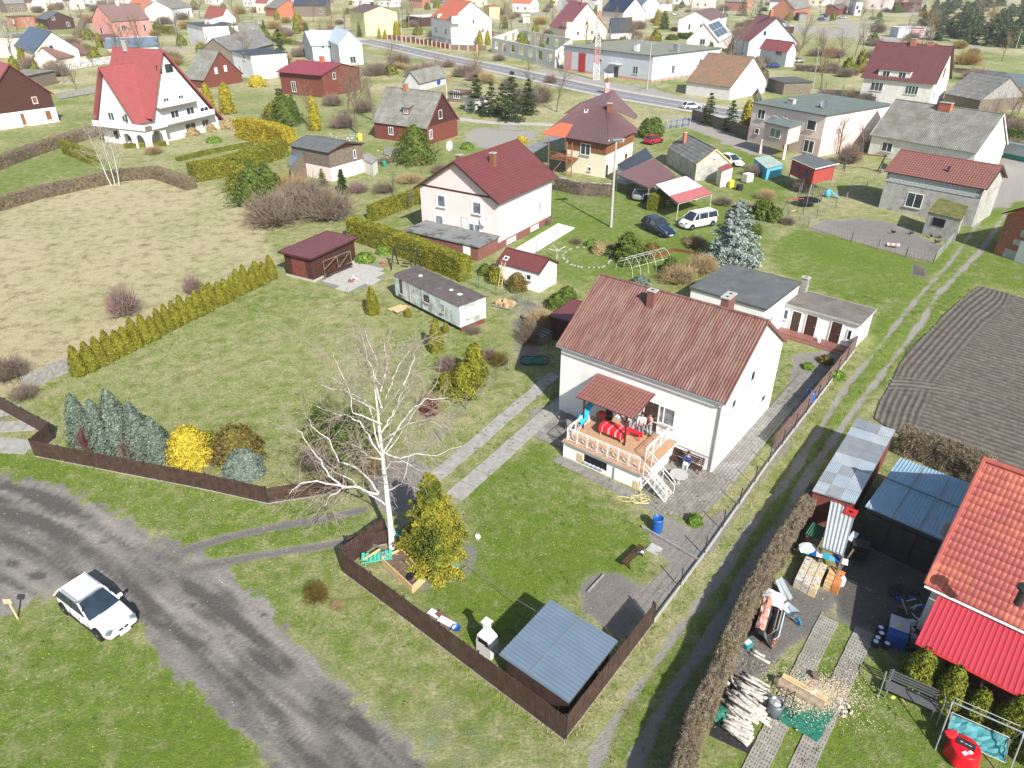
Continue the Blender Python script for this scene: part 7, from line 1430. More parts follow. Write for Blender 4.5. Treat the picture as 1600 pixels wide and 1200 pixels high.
OHs=[('orange_roof_house','white three-storey house with a bright orange roof and two dormers behind the paling fence',(703.5,73),(703,32),(661,25),(760,25),(732,2),'L',m_white,m_orange,dict(cap=(20,17),wins=[('F',.25,4.6,1.6,1.7,2),('F',.75,4.6,1.6,1.7,2),('F',.25,1.4,1.4,.9,2),('F',.75,1.4,1.4,.9,2),('R',.25,7.8,.5,.6,1,m_black),('R',.55,7.9,.8,1.4,1),('R',.78,4.9,1.1,1.5,2),('R',.55,1.2,.6,.8,1)],plinth=(2.4,m_greyw))),
 ('crimson_roof_house','yellow house with a large crimson roof behind the roofless ruin',(883,63),(883,47),(836,36),(928,40),(911,5),'L',m_cream,m_redt,dict(cap=(20,18),wins=[('R',.3,2.3,1.2,1.4,2),('R',.65,2.5,1.2,1.5,2),('R',.5,5.8,1.,1.2,1)],chim=[(.7,.5,1.0,1.6,.8,m_coral)])),
 ('yellow_green_house','yellow and green two-storey house with a mauve low roof across the road',(571,56),(567.5,20),(532,14),(613,17),(590,9),'L',m_yellow,m_mauve,dict(cap=(20,16),wins=[('F',.25,6.4,.9,1.6,1),('F',.6,6.4,.9,1.6,1),('F',.82,6.4,.7,1.6,1),('F',.45,1.8,1.1,2.4,1)],chim=[(.5,.5,1.,1.4,.9,m_steel)])),
 ('white_barn_house','white house with a pale blue metal roof left of the asphalt road',(489,97),(486,72),(469,66),(531,70),(473,49),'R',m_bluegrey,m_paleblue,dict(rt='plain',wins=[('F',.65,4.4,1.1,1.4,2),('F',.4,4.4,1.1,1.4,2)])),
 ('white_gable_wing','white gabled wing joined to the pale blue-roofed house',(529,103),(527,70),(508,61),(562,66),(543,48),'L',m_whiteold,m_paleblue,dict(rt='plain',wins=[('R',.68,5.6,.9,.7,1,m_conclt),('R',.55,1.5,1.8,1.9,2)])),
 ('dark_boarded_house','dark brown boarded house with a crimson metal roof left of the bare willows',(500,154),(501,118),(430,112),(546,104),(524,99),'L',m_woodred,M('crimson_sheet',(.25,.045,.06),.45,.08,1.),dict(rt='plain',wins=[('F',.3,1.8,1.3,2.3,2),('R',.3,4.2,1.0,1.4,1)],chim=[(.58,.5,1.2,.9,.9,m_brick)],ov=.9)),
 ('coral_house','coral pink house with a grey-brown roof at the upper left',(178,60),(175,34),(149,22),(235,30),(156,8),'R',m_coral,M('grey_brown_tile',(.20,.125,.115),.6,.08,1.),dict(wins=[('F',.25,3.6,2.0,1.8,2),('F',.82,3.0,1.1,2.6,1),('L',.35,2.4,1.6,2.4,1)],chim=[(.5,.48,1.6,1.0,1.0,m_whiteold)])),
 ('solar_house','cream house with a dark blue solar-panelled roof at the upper left',(54,108),(52,82),(20,72),(113,74),(76,49),'L',m_cream,m_solar,dict(rt='plain',wins=[('R',.4,5.2,1.2,1.6,1)])),
 ('tar_barn','dark tarred wooden barn with a blue-grey roof and white windows',(76,47),(72,31),(55,28),(116,29),(91,19),'L',m_wood,m_felt,dict(cat='barn',wins=[('R',.25,4.6,1.3,1.5,2),('R',.75,2.0,1.4,1.8,2)])),
 ('grey_gable_barn','barn with a pale grey roof and red-brown boarded gable behind the red-roofed villa',(321,139),(318,126),(285,123),(361,114),(332,80),'L',m_woodred,m_asb,dict(cat='barn',row=2.,wins=[('R',.35,3.6,.9,1.4,1,m_paper),('R',.6,3.8,.9,1.4,1,m_paper)])),
 ('white_gabled_house','white gabled house with a brick red roof and solar panels, left of the white annex',(347,46),(345,31),(318,27),(385,32),(353,12),'L',m_white,M('brick_red_tile',(.32,.09,.06),.6,.08,1.),dict(wins=[('R',.45,3.4,1.4,2.0,1)])),
 ('navy_roof_house','white house with a dark slate blue roof behind the fire station',(990,69),(989,50),(955,52),(1025,50),(1001,27),'L',m_white,m_darkslate,dict(wins=[('R',.6,3,1.2,2,1)])),
 ('solar_gable_house','beige gabled house with solar panels on its right roof slope',(1122,84),(1124,66),(1078,61),(1150,52),(1101,37),'R',m_pinkl,m_greyw,dict(wins=[('L',.5,3.4,1.8,1.8,2)])),
 ('long_white_house','long white single-storey house with a mauve roof far behind the station',(1112,52),(1113,32),(1060,25),(1150,22),(1081,17),'R',m_white,m_mauve,dict(wins=[('L',.35,2.2,1.,2.2,1),('L',.7,2.2,1.,2.2,1)])),
 ('solar_roof_house','far house with a grey-blue roof covered in solar panels',(975,36),(974,20),(938,17),(992,14),(980,-3),'L',m_pinkl,m_solar,dict(rt='plain')),
 ('orange_gable_barn','far barn with an orange brick gable and a pale grey roof',(1241,32),(1242,15),(1217,12),(1281,9),(1228,-3),'R',m_brickor,m_asb,dict(cat='barn')),
 ('plank_shed','far wooden shed with pale doors in front of the orange gable barn',(1250,33),(1249,21),(1239,16),(1265,22),None,'L',m_woodgrey,m_woodold,dict(cat='shed')),
 ('boarded_bungalow','far brown boarded bungalow beside the parked cars',(1311,25),(1312,15),(1294,13),(1329,10),(1303,8),'R',m_woodred,m_mauve,dict(cat='bungalow')),
 ('white_modern_villa','far white modern villa near the top edge',(1338,24),(1338,2),(1327,0),(1367,5),None,'L',m_white,m_felt,dict(wins=[('F',.5,4,1.5,2,1),('R',.3,4,1.5,2,1),('R',.7,2,1.6,1.6,1)])),
 ('far_red_shed','far dark shed with a crimson roof at the top edge',(1411,20),(1412,5),(1396,4),(1424,3),None,'L',m_wood,m_redt,dict(cat='shed')),
 ('beige_house','beige house partly cut by the left edge behind the solar-roofed house',(22,92),(21,58),(-15,56),(36,52),None,'L',m_cream,m_feltgreen,dict(wins=[('F',.6,2.4,1.4,1.8,2),('R',.5,2.4,1.2,1.8,1)])),
 ('brick_hut','small weathered brick hut in the orchard at the upper left',(22,44),(22,26),(6,25),(34,23),None,'L',m_brickor,m_woodold,dict(cat='hut',wins=[('F',.7,2.6,1.3,2.,1,m_paper)])),
 ('low_white_house','long low white house with a grey roof near the top left',(268,32),(268,14),(222,14),(300,10),(232,1),'R',m_white,m_asb,dict(wins=[('F',.2,2.4,1.2,2.4,1),('F',.5,2.4,1.2,2.4,1),('F',.8,2.4,1.6,2.0,1)])),
 ('brown_barn','far brown barn with a dark roof and white window above the white gabled house',(510,26),(508,9),(457,9),(530,6),(518,-4),'L',m_woodold,m_darkslate,dict(cat='barn',wins=[('F',.85,2.6,1.6,2.2,2)])),
 ('brick_outhouse','far brick outhouse with a white upper wall near the top edge',(433,27),(432,13),(412,11),(453,9),(424,0),'L',m_brick,m_asb,dict(cat='outhouse')),
 ('grey_tile_barn','barn with a pale scaly slate roof behind the brown cottage',(661,143),(656,131),(641,126),(700,120),(648,112),'R',m_greyw,m_asb,dict(cat='barn',row=.7)),
 ('concrete_hut','small white concrete hut with a flat grey roof in the grass',(741,178),(742,156),(722,151),(760,152),None,'L',m_whiteold,m_conc,dict(cat='hut',wins=[('F',.55,1.2,.8,1.8,1,m_greyw)],row=2)),
 ('mauve_hut','open hut with a flat mauve roof beside the small concrete hut',(722,161),(723,146),(697,144),(729,140),None,'L',m_woodold,m_mauve,dict(cat='hut',wins=[('F',.6,1.6,1.6,1.6,3)])),
 ('white_block_house','tall windowless white flat-roofed block near the top left',(322,76),(315,41),(288,35),(345,33),None,'L',m_white,m_darkslate,dict(chim=[(.45,.4,1.2,1.4,1.0,m_white)])),
 ('barrel_roof_shed','white roofed brick shed behind the tall white block',(344,72),(343,50),(326,46),(372,40),(352,32),'R',m_brickor,m_paper,dict(cat='shed',rt='plain')),
 ('grey_long_barn','long barn with a weathered grey roof behind the white annex',(368,104),(366,84),(338,76),(430,68),(352,60),'R',m_woodold,m_asbdark,dict(cat='barn',row=1.2)),
 ('white_annex_house','white flat-roofed annex with a balcony left of the crimson-roofed house',(392,125),(390,86),(359,79),(428,77),None,'L',m_white,m_darkslate,dict(wins=[('F',.62,5.2,1.3,1.9,2),('F',.3,1.6,1.1,2.0,1)])),
 ('sagging_barn','barn with a sagging grey roof below the white gabled house',(372,74),(371,62),(357,60),(415,56),(368,38),'R',m_woodold,m_asb,dict(cat='barn',row=.9)),
 ('grey_roof_cottage','low cottage with a blue-grey roof behind the red-roofed villa',(249,88),(248,72),(166,75),(282,67),(262,57),'L',m_bluegrey,m_bluesteel,dict(cat='cottage',rt='plain')),
 ('maroon_low_shed','low shed with a maroon roof below the coral pink house',(160,76),(158,64),(139,50),(190,60),None,'L',m_woodold,m_maroon,dict(cat='shed')),
 ('solar_house_annex','low annex with a brown roof right of the solar-roofed house',(92,108),(90,92),(82,86),(143,83),(100,74),'R',m_cream,M('brown_sheet',(.20,.10,.085),.6,.08,1.),dict(cat='annex')),
 ('board_barn','weathered board barn with a single grey slope at the left edge',(41,141),(38,119),(-12,118),(76,109),None,'L',m_woodold,m_asb,dict(cat='barn',row=2.)),
 ('dark_gable_house','dark brown gabled house with a red roof and white ground floor at the left edge',(-22,205),(-24,160),(-60,150),(62,142),(12,100),'L',m_wood,m_redt,dict(plinth=(2.7,m_white),wins=[('R',.72,4.3,.9,1.2,1,m_woodmid),('R',.86,1.4,1.1,1.8,1,m_woodmid),('R',.45,1.3,.8,2.2,1,m_woodmid)],fascia=m_woodred)),
 ('tar_paper_shed','dark shed with a flat grey felt roof beside the blue crate',(1224,149),(1225,129),(1197,121),(1248,121),None,'L',m_woodold,m_felt,dict(cat='shed')),
 ('white_roof_shed','small dark shed with a white metal roof left of the orange-roofed house',(656,42),(657,27),(634,24),(666,19),None,'L',m_wood,m_paper,dict(cat='shed')),
 ('metal_canopy','dark open shed with a pale metal roof beyond the balcony house',(1222,52),(1222,41),(1209,36),(1237,39),None,'L',m_wood,m_paleblue,dict(cat='shed')),
 ('road_kiosk','white roadside kiosk painted with red stripes beside the sandy track',(1403,59),(1405,43),(1391,41),(1431,40),None,'L',m_bluegrey,m_paper,dict(cat='kiosk')),
 ('cream_block','cream flat-roofed building between the orange and crimson roofs',(828,36),(829,25),(816,25),(842,20),None,'L',m_cream,m_paper,dict()),
 ('grey_gabled_villa','far blue-grey gabled house with a white conservatory',(1003,30),(1003,8),(990,4),(1020,4),(1008,-8),'L',m_bluegrey,m_bluesteel,dict(wins=[('F',.5,2,1.6,1.6,2)])),
 ('white_far_house','far white house with a red roof strip at the top edge',(1020,18),(1021,6),(1008,5),(1048,2),None,'L',m_white,m_coral,dict()),
 ('yellow_far_house','far yellow building between the bare willows at the top edge',(764,30),(764,10),(755,8),(774,8),None,'L',m_yellow,m_orange,dict()),
]
for(nm,lb,b,t,l,r_,rg,ax,wl,rf,kw)in OHs:
 far(nm,lb,b,t,l,r_,rg,ax,wl,rf,**kw)
def getT(n):return[o for o in COL.objects if o.name==n][0]
OH=getT('orange_roof_house');oP=HQ((703.5,73),(703,32),(661,25),(760,25),(732,2),'L')
for x in(.25,.75):dormer(OH,oP[3]*x,.2,oP[5]-.9,2.8,3.2,2.4,m_white,m_orange,n=1)
CR=getT('crimson_roof_house');cP_=HQ((883,63),(883,47),(836,36),(928,40),(911,5),'L');dormer(CR,cP_[3]*.45,.8,cP_[5]+.4,5.0,4.0,2.4,m_cream,m_redt,n=1)
SGH=getT('solar_gable_house');sP_=HQ((1122,84),(1124,66),(1078,61),(1150,52),(1101,37),'R')
for i in range(3):
 for j in range(2):
  f=lambda a,b:Vector((a*sP_[3],b*sP_[4]*.5,sP_[5]+(sP_[6]-sP_[5])*b+.12));MB().slab([f(.08+.2*i,.2+.35*j),f(.26+.2*i,.2+.35*j),f(.26+.2*i,.53+.35*j),f(.08+.2*i,.53+.35*j)],.05).build('solar_panel',m_solar,SGH)
KI=getT('road_kiosk');kP=HQ((1403,59),(1405,43),(1391,41),(1431,40))
for k in range(4):MB().bx(kP[3]-.36,kP[3]-.30,kP[4]*.45,kP[4]*.9,.7+k*.8,1.05+k*.8).build('red_stripe',m_redp,KI)
T=thing('ruin','roofless white ruined building with window openings behind the bare trees','ruin',W(850,105));
def wall_open(a,b,h,n,par,mat,z0=0.,ww=.45,base=1.2,th=.4):
 a=Vector((a[0],a[1],0));b=Vector((b[0],b[1],0));d=b-a;L_=d.length;u=d.normalized();rz=math.atan2(u.y,u.x);m=MB();c=L_/n
 for i in range(n):
  for x0,x1,z0_,z1_ in((0,(1-ww)/2,0,h),((1+ww)/2,1,0,h),((1-ww)/2,(1+ww)/2,0,base),((1-ww)/2,(1+ww)/2,h-.9,h)):p=a+u*c*(i+(x0+x1)/2);m.box((p.x,p.y,(z0_+z1_)/2),(c*(x1-x0),th,z1_-z0_),rz)
 return m.buildw('wall',mat,par)
rn=[W(770,82),W(868,106),W(893,84),W(808,66)]
for a,b,n in((rn[0],rn[1],7),(rn[1],rn[2],3),(rn[3],rn[2],6),(rn[0],rn[3],3)):wall_open(a,b,4.6,n,T,m_whiteold)
T=thing('paling_fence','brick-posted paling fence along the road before the orange-roofed house','fence',W(640,72));fl_=[W(606,62),W(650,68),W(703,78),W(760,80)]
for a,b in zip(fl_,fl_[1:]):
 n=max(2,int((b-a).length/3.2))
 for i in range(n):q,r_=a.lerp(b,i/n),a.lerp(b,(i+1)/n);MB().beam(q,q+Vector((0,0,2.0)),.5).buildw('brick_post',m_coral,T);MB().beam(q+Vector((0,0,1.0)),r_+Vector((0,0,1.0)),.06,1.5).buildw('paling',m_woodold,T)
board_fence('grey_fence','grey weathered plank fence along the rose villa lawn',[W(1080,187),W(1165,215),W(1230,235)],1.9,m_woodold,.45,bw=.42,base=None,saw=False,post=3)
T=thing('blue_gate','blue and white painted metal gate behind the red car','gate',W(1038,202));a,b=W(1038,203),W(1078,196)
for i in range(14):p=a.lerp(b,i/13);MB().beam(p,p+Vector((0,0,1.5)),.22,.04).buildw('slat',m_bluegrey if i%3 else m_blue,T)
for z in(.3,1.3):MB().beam(a+Vector((0,0,z)),b+Vector((0,0,z)),.08).buildw('rail',m_blue,T)
wire_fence('mesh_fence','green mesh fence with lattice at the fire station corner',[W(1000,142),W(1045,130),W(1090,118)],1.6,3.5,m_mesh,2,m_mesh,.06)
wire_fence('mesh_fence','long wire fence beside the lane behind the brown cottage',[W(715,200),W(780,204),W(850,206)],1.4,3.5,m_metal,3)
wire_fence('garden_fence','wire fence across the meadow beyond the maroon-roofed house',[W(1190,128),W(1290,138),W(1345,148)],1.4,5,m_woodold,3,None,.06)
T=thing('glazed_shelter','grey and green glazed shelter at the right edge by the road','shelter',W(1582,245));a,b=W(1566,246),W(1640,262)
for z,m_ in((.4,m_greenp),(1.5,m_bluegrey)):MB().beam(a+Vector((0,0,z)),b+Vector((0,0,z)),.1,.7 if z<1 else 1.5).buildw('panel',m_,T)
MB().beam(a+Vector((0,.5,2.35)),b+Vector((0,.5,2.35)),1.2,.08).buildw('roof',m_metal,T)
def lamp_post(label,base,top,arm=True,r=.12,mat=None,cross=0,name='street_lamp',cat='lamp post'):
 b=W(*base);h=HT(b,top[1]);t=W(top[0],top[1],h);T=thing(name,label,cat,b);d=t-b
 MB().tube([(0,0,0),tuple(d*.5),tuple(d)],[r,r*.85,r*.6],8).build('pole',mat or m_conclt,T)
 if arm:MB().tube([tuple(d),tuple(d+Vector((.5,-.4,.25))),tuple(d+Vector((1.3,-1.0,.35)))],.05,5).build('arm',m_metal,T);MB().box(tuple(d+Vector((1.6,-1.2,.33))),(.7,.3,.14),-.65).build('lamp_head',m_metal,T)
 for k in range(cross):MB().beam(d+Vector((-.9,.1,-.3-.5*k)),d+Vector((.9,-.1,-.3-.5*k)),.09).build('crossarm',m_metal,T);[MB().lathe([(.04,0),(.06,.1),(.03,.16)],6).build('insulator',m_paper,T,loc=tuple(d+Vector((x,0,-.25-.5*k))))for x in(-.8,0,.8)]
 return T,b+d
L1_,pT=lamp_post('tall white concrete pole on the lawn left of the parked cars',(954.5,355),(963,217),False,.17,m_conclt,1,'utility_pole','pole');MB().box((0.1,0,10.0),(1.6,.5,.12),.4).build('lamp_head',m_metal,L1_)
lamp_post('street lamp in the meadow beside the pollarded tree',(1270,140),(1280,73));lamp_post('street lamp in front of the red-roofed balcony house',(1158,88),(1163,57));lamp_post('tall lamp post by the pine grove at the right edge',(1583,88),(1597,46));lamp_post('pole between the fire station and the clay tile barn',(1011,140),(1018,66),False,.16,m_conclt,1,'utility_pole','pole')
lamp_post('slim pole beside the paling fence left of the orange-roofed house',(630,74),(622,-8),True);lamp_post('leaning lamp pole at the upper left corner',(18,78),(1,24));lamp_post('thin lamp pole left of the white gabled house',(252,50),(245,2));lamp_post('lattice pole pair beside the roofless ruin, left one',(827,110),(831,32),False,.1,m_woodgrey,0,'utility_pole','pole');lamp_post('lattice pole pair beside the roofless ruin, right one',(840,112),(834,34),False,.1,m_woodgrey,0,'utility_pole','pole')
lamp_post('white pole rising behind the solar-panelled gable house',(1128,42),(1131,12),False,.12,m_white_metal,0,'utility_pole','pole')
rs=np.random.RandomState(77)
T=thing('lattice_mast','red and white lattice radio mast beside the fire station doors','mast',W(930,124));H_=32
for s in range(8):
 m=MB();z0,z1=s*4,s*4+4
 for k in range(3):
  a0,a1=k*2.094,(k+1)*2.094;r0_,r1_=1.0-.02*z0,1.0-.02*z1;p=lambda a,r,z:(r*math.cos(a),r*math.sin(a),z);m.tube([p(a0,r0_,z0),p(a0,r1_,z1)],.07,4)
  for q in range(3):za,zb_=z0+q*1.33,z0+(q+1)*1.33;m.tube([p(a0,r0_,za),p(a1,r0_,zb_)],.04,3);m.tube([p(a1,r0_,za),p(a0,r0_,zb_)],.04,3);m.tube([p(a0,r0_,za),p(a1,r0_,za)],.04,3)
 m.build('lattice_section',m_coral if s%2 else m_paper,T)
T=thing('wayside_shrine','small red and white roofed wayside shrine by the road','shrine',W(948,146));MB().bx(-.5,.5,-.5,.5,0,2.6).build('pillar',m_coral,T);MB().lathe([(.9,2.6),(.1,3.5),(.05,4.2)],4).build('roof',m_plinth,T);MB().bx(-.3,.3,-.53,-.505,1.4,2.3).build('niche',m_paper,T)
def wires(name,label,pts,sag=.6,r=.02):
 m=MB()
 for a,b in zip(pts,pts[1:]):m.tube([a.lerp(b,t)-Vector((0,0,4*sag*t*(1-t)))for t in[i/10 for i in range(11)]],r,3)
 m.build(name,m_metal,label=label,cat='cable')
wires('washing_line','thin pale line strung over the lawn to the steel-roofed shed',[W(735,885,.6),W(838,955,1.9)],.12,.012)
m_glasscar=M('car_glass',(.02,.035,.05),.05,.3,1.5,spec=.9)
def car(label,loc,rz,paint,L_=4.6,w=1.8,h=1.45,style='wagon',cat='car',hood=None,rails=False):
 T=thing('parked_car',label,cat,loc,rz);X=lambda t:(t-.5)*L_
 belt=h*.63;van=style=='van'
 st=[(0,.80,.32,belt*.82),(.03,.90,.24,belt*.95),(.12,.97,.19,belt),(.35,1.,.18,belt),(.62,1.,.18,belt*.985),(.72,.985,.18,belt*.93),(.88,.95,.19,belt*.84),(.97,.86,.23,belt*.70),(1,.74,.30,belt*.60)]
 m=MB();n=10
 for x,wf,zl,zt in st:
  hw=w/2*wf;sec=[(-hw*.82,zl),(-hw*.98,zl+.12),(-hw,(zl+zt)/2),(-hw*.95,zt-.05),(-hw*.80,zt),(hw*.80,zt),(hw*.95,zt-.05),(hw,(zl+zt)/2),(hw*.98,zl+.12),(hw*.82,zl)]
  for i,(y,z)in enumerate(sec):m.v.append((X(x),y,z+(.025 if i in(4,5)else 0)))
 for i in range(len(st)-1):
  for j in range(n):j2=(j+1)%n;m.f.append((i*n+j,(i+1)*n+j,(i+1)*n+j2,i*n+j2))
 m.f.append(tuple(range(n)));m.f.append(tuple(range((len(st)-1)*n,len(st)*n))[::-1])
 b=m.build('body',paint,T,True);b.modifiers.new('s','SUBSURF').render_levels=2
 if hood:MB().add([(X(.70),-w*.38,belt*.975),(X(.90),-w*.34,belt*.87),(X(.90),w*.34,belt*.87),(X(.70),w*.38,belt*.975),],[(0,1,2,3)]).build('bonnet',hood,T)
 rf,rb={'wagon':(.485,.13),'hatch':(.52,.18),'van':(.66,.05),'sedan':(.50,.26)}[style];ff,fb={'wagon':(.665,.03),'hatch':(.71,.05),'van':(.80,.02),'sedan':(.69,.12)}[style]
 zr=h-.03;wb,wr=w*.455,w*.37;zb_=belt-.02
 A_=[(X(fb),-wb,zb_),(X(ff),-wb,zb_*.985),(X(ff),wb,zb_*.985),(X(fb),wb,zb_)];R_=[(X(rb),-wr,zr),(X(rf),-wr,zr),(X(rf),wr,zr),(X(rb),wr,zr)]
 MB().add(A_+R_,[(0,1,5,4),(2,3,7,6),(4,5,6,7)]).build('side_window',m_glasscar,T);MB().add([(A_[1][0]+.10,A_[1][1]*.97,A_[1][2]),(A_[2][0]+.10,A_[2][1]*.97,A_[2][2]),R_[2],R_[1],(A_[1][0]+.16,0,A_[1][2]),(R_[1][0]+.06,0,zr+.02)],[(0,4,5,3),(4,1,2,5)]).build('windscreen',m_glasscar,T);MB().add([A_[3],A_[0],R_[0],R_[3]],[(0,1,2,3)]).build('rear_window',m_glasscar,T)
 m=MB();k=[(X(rb)-.02,wr+.03),(X(rf)+.03,wr+.03)];n_=6
 for i in range(n_+1):
  t=i/n_;x=k[0][0]+(k[1][0]-k[0][0])*t
  for j in range(7):s=j/6*2-1;m.v.append((x,s*(wr+.03),zr+.005+.045*(1-s*s)*(1-.5*abs(2*t-1)**3)))
 for i in range(n_):
  for j in range(6):a=i*7+j;m.f.append((a,a+7,a+8,a+1))
 m.v+=[(v[0],v[1],v[2]-.05)for v in m.v[:]];o_=7*(n_+1)
 rim=[i*7 for i in range(n_+1)]+[n_*7+j for j in range(1,7)]+[i*7+6 for i in range(n_-1,-1,-1)]+[j for j in range(5,0,-1)]
 for a,c in zip(rim,rim[1:]+rim[:1]):m.f.append((a,c,c+o_,a+o_))
 m.build('roof',paint,T,True)
 for s in(-1,1):
  for a,c in((A_[0],R_[0]),(A_[1],R_[1])):MB().beam((a[0],a[1]*-s if 0 else s*abs(a[1]),a[2]),(c[0],s*abs(c[1]),c[2]),.07).build('pillar',paint,T)
  for t in(.36,.58)if not van else(.33,.6):MB().beam((X(t),s*(wb+.008),zb_),(X(t)-.03,s*(wr+.01),zr),.06,.02).build('pillar',paint if van else m_steel,T)
  MB().box((X(ff)-.12,s*(w/2+.06),belt+.05),(.12,.2,.14)).build('mirror',paint,T)
  MB().box((X(.955),s*w*.34,belt*.72),(.22,w*.16,.12),mat=Matrix.Rotation(-s*.45,3,'Z')).build('headlight',m_glasscur,T);MB().box((X(.015),s*w*.40,belt*.86),(.1,w*.10,.22)).build('tail_light',m_redp,T)
  MB().tube([(X(.44),s*(w/2+.005),belt*.82),(X(.40),s*(w/2+.005),belt*.82)],.015,4).build('door_handle',paint,T)
  if rails:MB().tube([(X(rb)+.1,s*wr*.93,zr+.07),(X(rf)-.15,s*wr*.93,zr+.07)],.018,4).build('roof_rail',m_metal,T)
  for x in(.34,.52,.675):MB().box((X(x),s*(w/2-.001),belt*.60),(.018,.012,belt*.62)).build('door_seam',m_steel,T)
  MB().box((X(.5),s*(w/2-.01),.24),(L_*.5,.04,.09)).build('sill_trim',m_steel,T)
  for x in(.175,.81):
   MB().lathe([(.02,-.04),(.385,-.04),(.385,.04),(.02,.04)],18).build('wheel_arch',m_black,T,loc=(X(x),s*(w/2-.035),.36)).rotation_euler=(math.pi/2,0,0)
   wo=MB().lathe([(.20,-.1),(.30,-.1),(.325,-.06),(.325,.06),(.30,.1),(.20,.1)],18).build('wheel',m_rubber,T,loc=(X(x),s*(w/2-.075),.325));wo.rotation_euler=(math.pi/2,0,0)
   r_=MB().lathe([(.03,-.105),(.21,-.09),(.21,.09),(.03,.105)],12).build('rim',m_metal,wo)
 for s in(-1,1):MB().box((X(.992),s*.13,belt*.62),(.05,.2,.09)).build('grille',m_steel,T)
 for y0,y1 in((-.36,-.30),(.36,.30)):MB().beam((X(.72),w*y0,belt*.985),(X(.95),w*y1,belt*.78),.014).build('bonnet_seam',m_greyw,T)
 MB().box((X(1.0),0,belt*.36),(.04,.52,.11)).build('number_plate',m_paper,T);MB().box((X(.99),0,belt*.40),(.06,w*.62,.07)).build('bumper_slot',m_steel,T);return T
pw_=M('white_car_paint',(.80,.80,.80),.22,.01,2,spec=.6);pn_=M('navy_car_paint',(.012,.025,.06),.15,.02,2,spec=.7);pr_=M('red_car_paint',(.45,.01,.025),.3,.03,2);ps_=M('silver_car_paint',(.42,.46,.48),.25,.03,2,metal=.5);pk_=M('black_car_paint',(.015,.015,.017),.15,.02,2);pb_=M('blue_car_paint',(.015,.04,.22),.25,.03,2)
a,b=W(112,962,.0),W(164,1002,.0);dd=(b-a);rz=math.atan2(dd.y,dd.x);nv=Vector((-dd.y,dd.x,0)).normalized()
cc0=(a+b)/2+nv*.90+Vector((-.3,.0,0))
wc=car('white estate car with roof rails parked half on the grass beside the dirt road',cc0,rz,pw_,4.45,1.70,1.40,'wagon',rails=True)
MB().box((1.0,-.35,.93),(.14,.12,.01)).build('windscreen_sticker',m_paper,wc)
def parkc(p0,p1,off=0):a,b=W(*p0),W(*p1);d=b-a;return(a+b)/2,math.atan2(d.y,d.x)
c_,r_=parkc((1006,358),(1050,378));car('navy people carrier parked beside the white van',c_+Vector((.2,.9,0)),r_,pn_,4.6,1.8,1.65,'wagon')
c_,r_=parkc((1116,352),(1066,362));car('white panel van with rear windows parked before the woodshed',c_+Vector((0,.8,0)),r_,pw_,4.85,1.8,1.82,'van','van')
c_,r_=parkc((1035,314),(990,312));car('silver hatchback parked under the mauve carport roof',W(1003,310),math.radians(60),ps_,3.8,1.65,1.5,'hatch')
c_,r_=parkc((1012,228),(1036,221));car('red small car with a white bonnet behind the cream house',W(1021,224),math.radians(42),pr_,3.9,1.6,1.42,'hatch',hood=pw_)
car('white car parked behind the stone store by the rose villa',W(1142,257),math.radians(-62),pw_,4.4,1.8,1.48,'hatch')
car('white car standing on the asphalt road at the station',W(1080,170),math.radians(20),pw_,4.4,1.8,1.45,'hatch');car('dark car parked in the drive of the orange-roofed house',W(642,64),math.radians(150),pk_,4.3,1.75,1.5,'hatch')
car('blue car parked in front of the balcony house garage',W(1207,106),math.radians(170),pb_,4.3,1.75,1.45,'sedan');car('silver saloon parked on the grass right of the balcony house',W(1244,98),math.radians(185),ps_,4.5,1.75,1.42,'sedan')
for i,(x,y,a,p,lb)in enumerate(((1283,32,20,pb_,'dark blue car at the front of the far parked cars'),(1290,27,60,pb_,'second dark blue car in the far parked cars'),(1302,27,70,ps_,'grey car in the middle of the far parked cars'),(1315,29,170,ps_,'silver car at the right end of the far parked cars'),(1207,25,10,pk_,'black car beside the far pines'),(1055,24,10,ps_,'far grey car behind the navy-roofed house'),(248,38,20,pk_,'left dark car by the low white house'),(264,38,20,pk_,'right dark car by the low white house'),(331,1,20,pb_,'bright blue car on the far side street'),(767,54,100,pr_,'red car beside the orange-roofed house'))):car(lb,W(x,y),math.radians(a),p,4.4,1.8,1.5,'hatch')
free_shed('garden_pool_tarp','bright blue tarpaulin cover behind the clay tile barn',[(1178,132),(1193,133),(1196,124),(1181,122)],1.2,m_sky,m_sky,'plain',cat='cover');T=thing('water_tank','white cubic water tank in the garden near the turquoise hut','tank',W(1167,285),.5);MB().bx(-.6,.6,-.5,.5,.15,1.25).build('tank',m_paper,T)
for k in range(5):MB().bx(-.63,.63,-.53,.53,.2+k*.24,.23+k*.24).build('cage_bar',m_metal,T)
MB().bx(-.65,.65,-.55,.55,0,.13).build('pallet',m_woodold,T);barrel('bin','yellow bin standing beside the red kiosk',W(1142,293),.35,1.0,m_yellowp,False,'bin')
T=thing('tractor_tyres','black stacked tyres beside the yellow bin','tyres',W(1155,297));[MB().lathe([(.25,0),(.45,.02),(.5,.12),(.45,.22),(.25,.24)],14,(0,0,.26*k)).build('tyre',m_rubber,T)for k in range(3)]
T=thing('polytunnel_hoops','bare hooped polytunnel frame in the garden behind the rusty roof','frame',W(1005,422));a,b=W(975,428),W(1035,412);u=(b-a).normalized();s=Vector((-u.y,u.x,0))
for k in range(6):p=a.lerp(b,k/5);MB().tube([p+s*1.3*math.cos(t)+Vector((0,0,1.7*math.sin(t)))for t in[i*math.pi/8 for i in range(9)]],.015,4).buildw('hoop',m_white_metal,T)
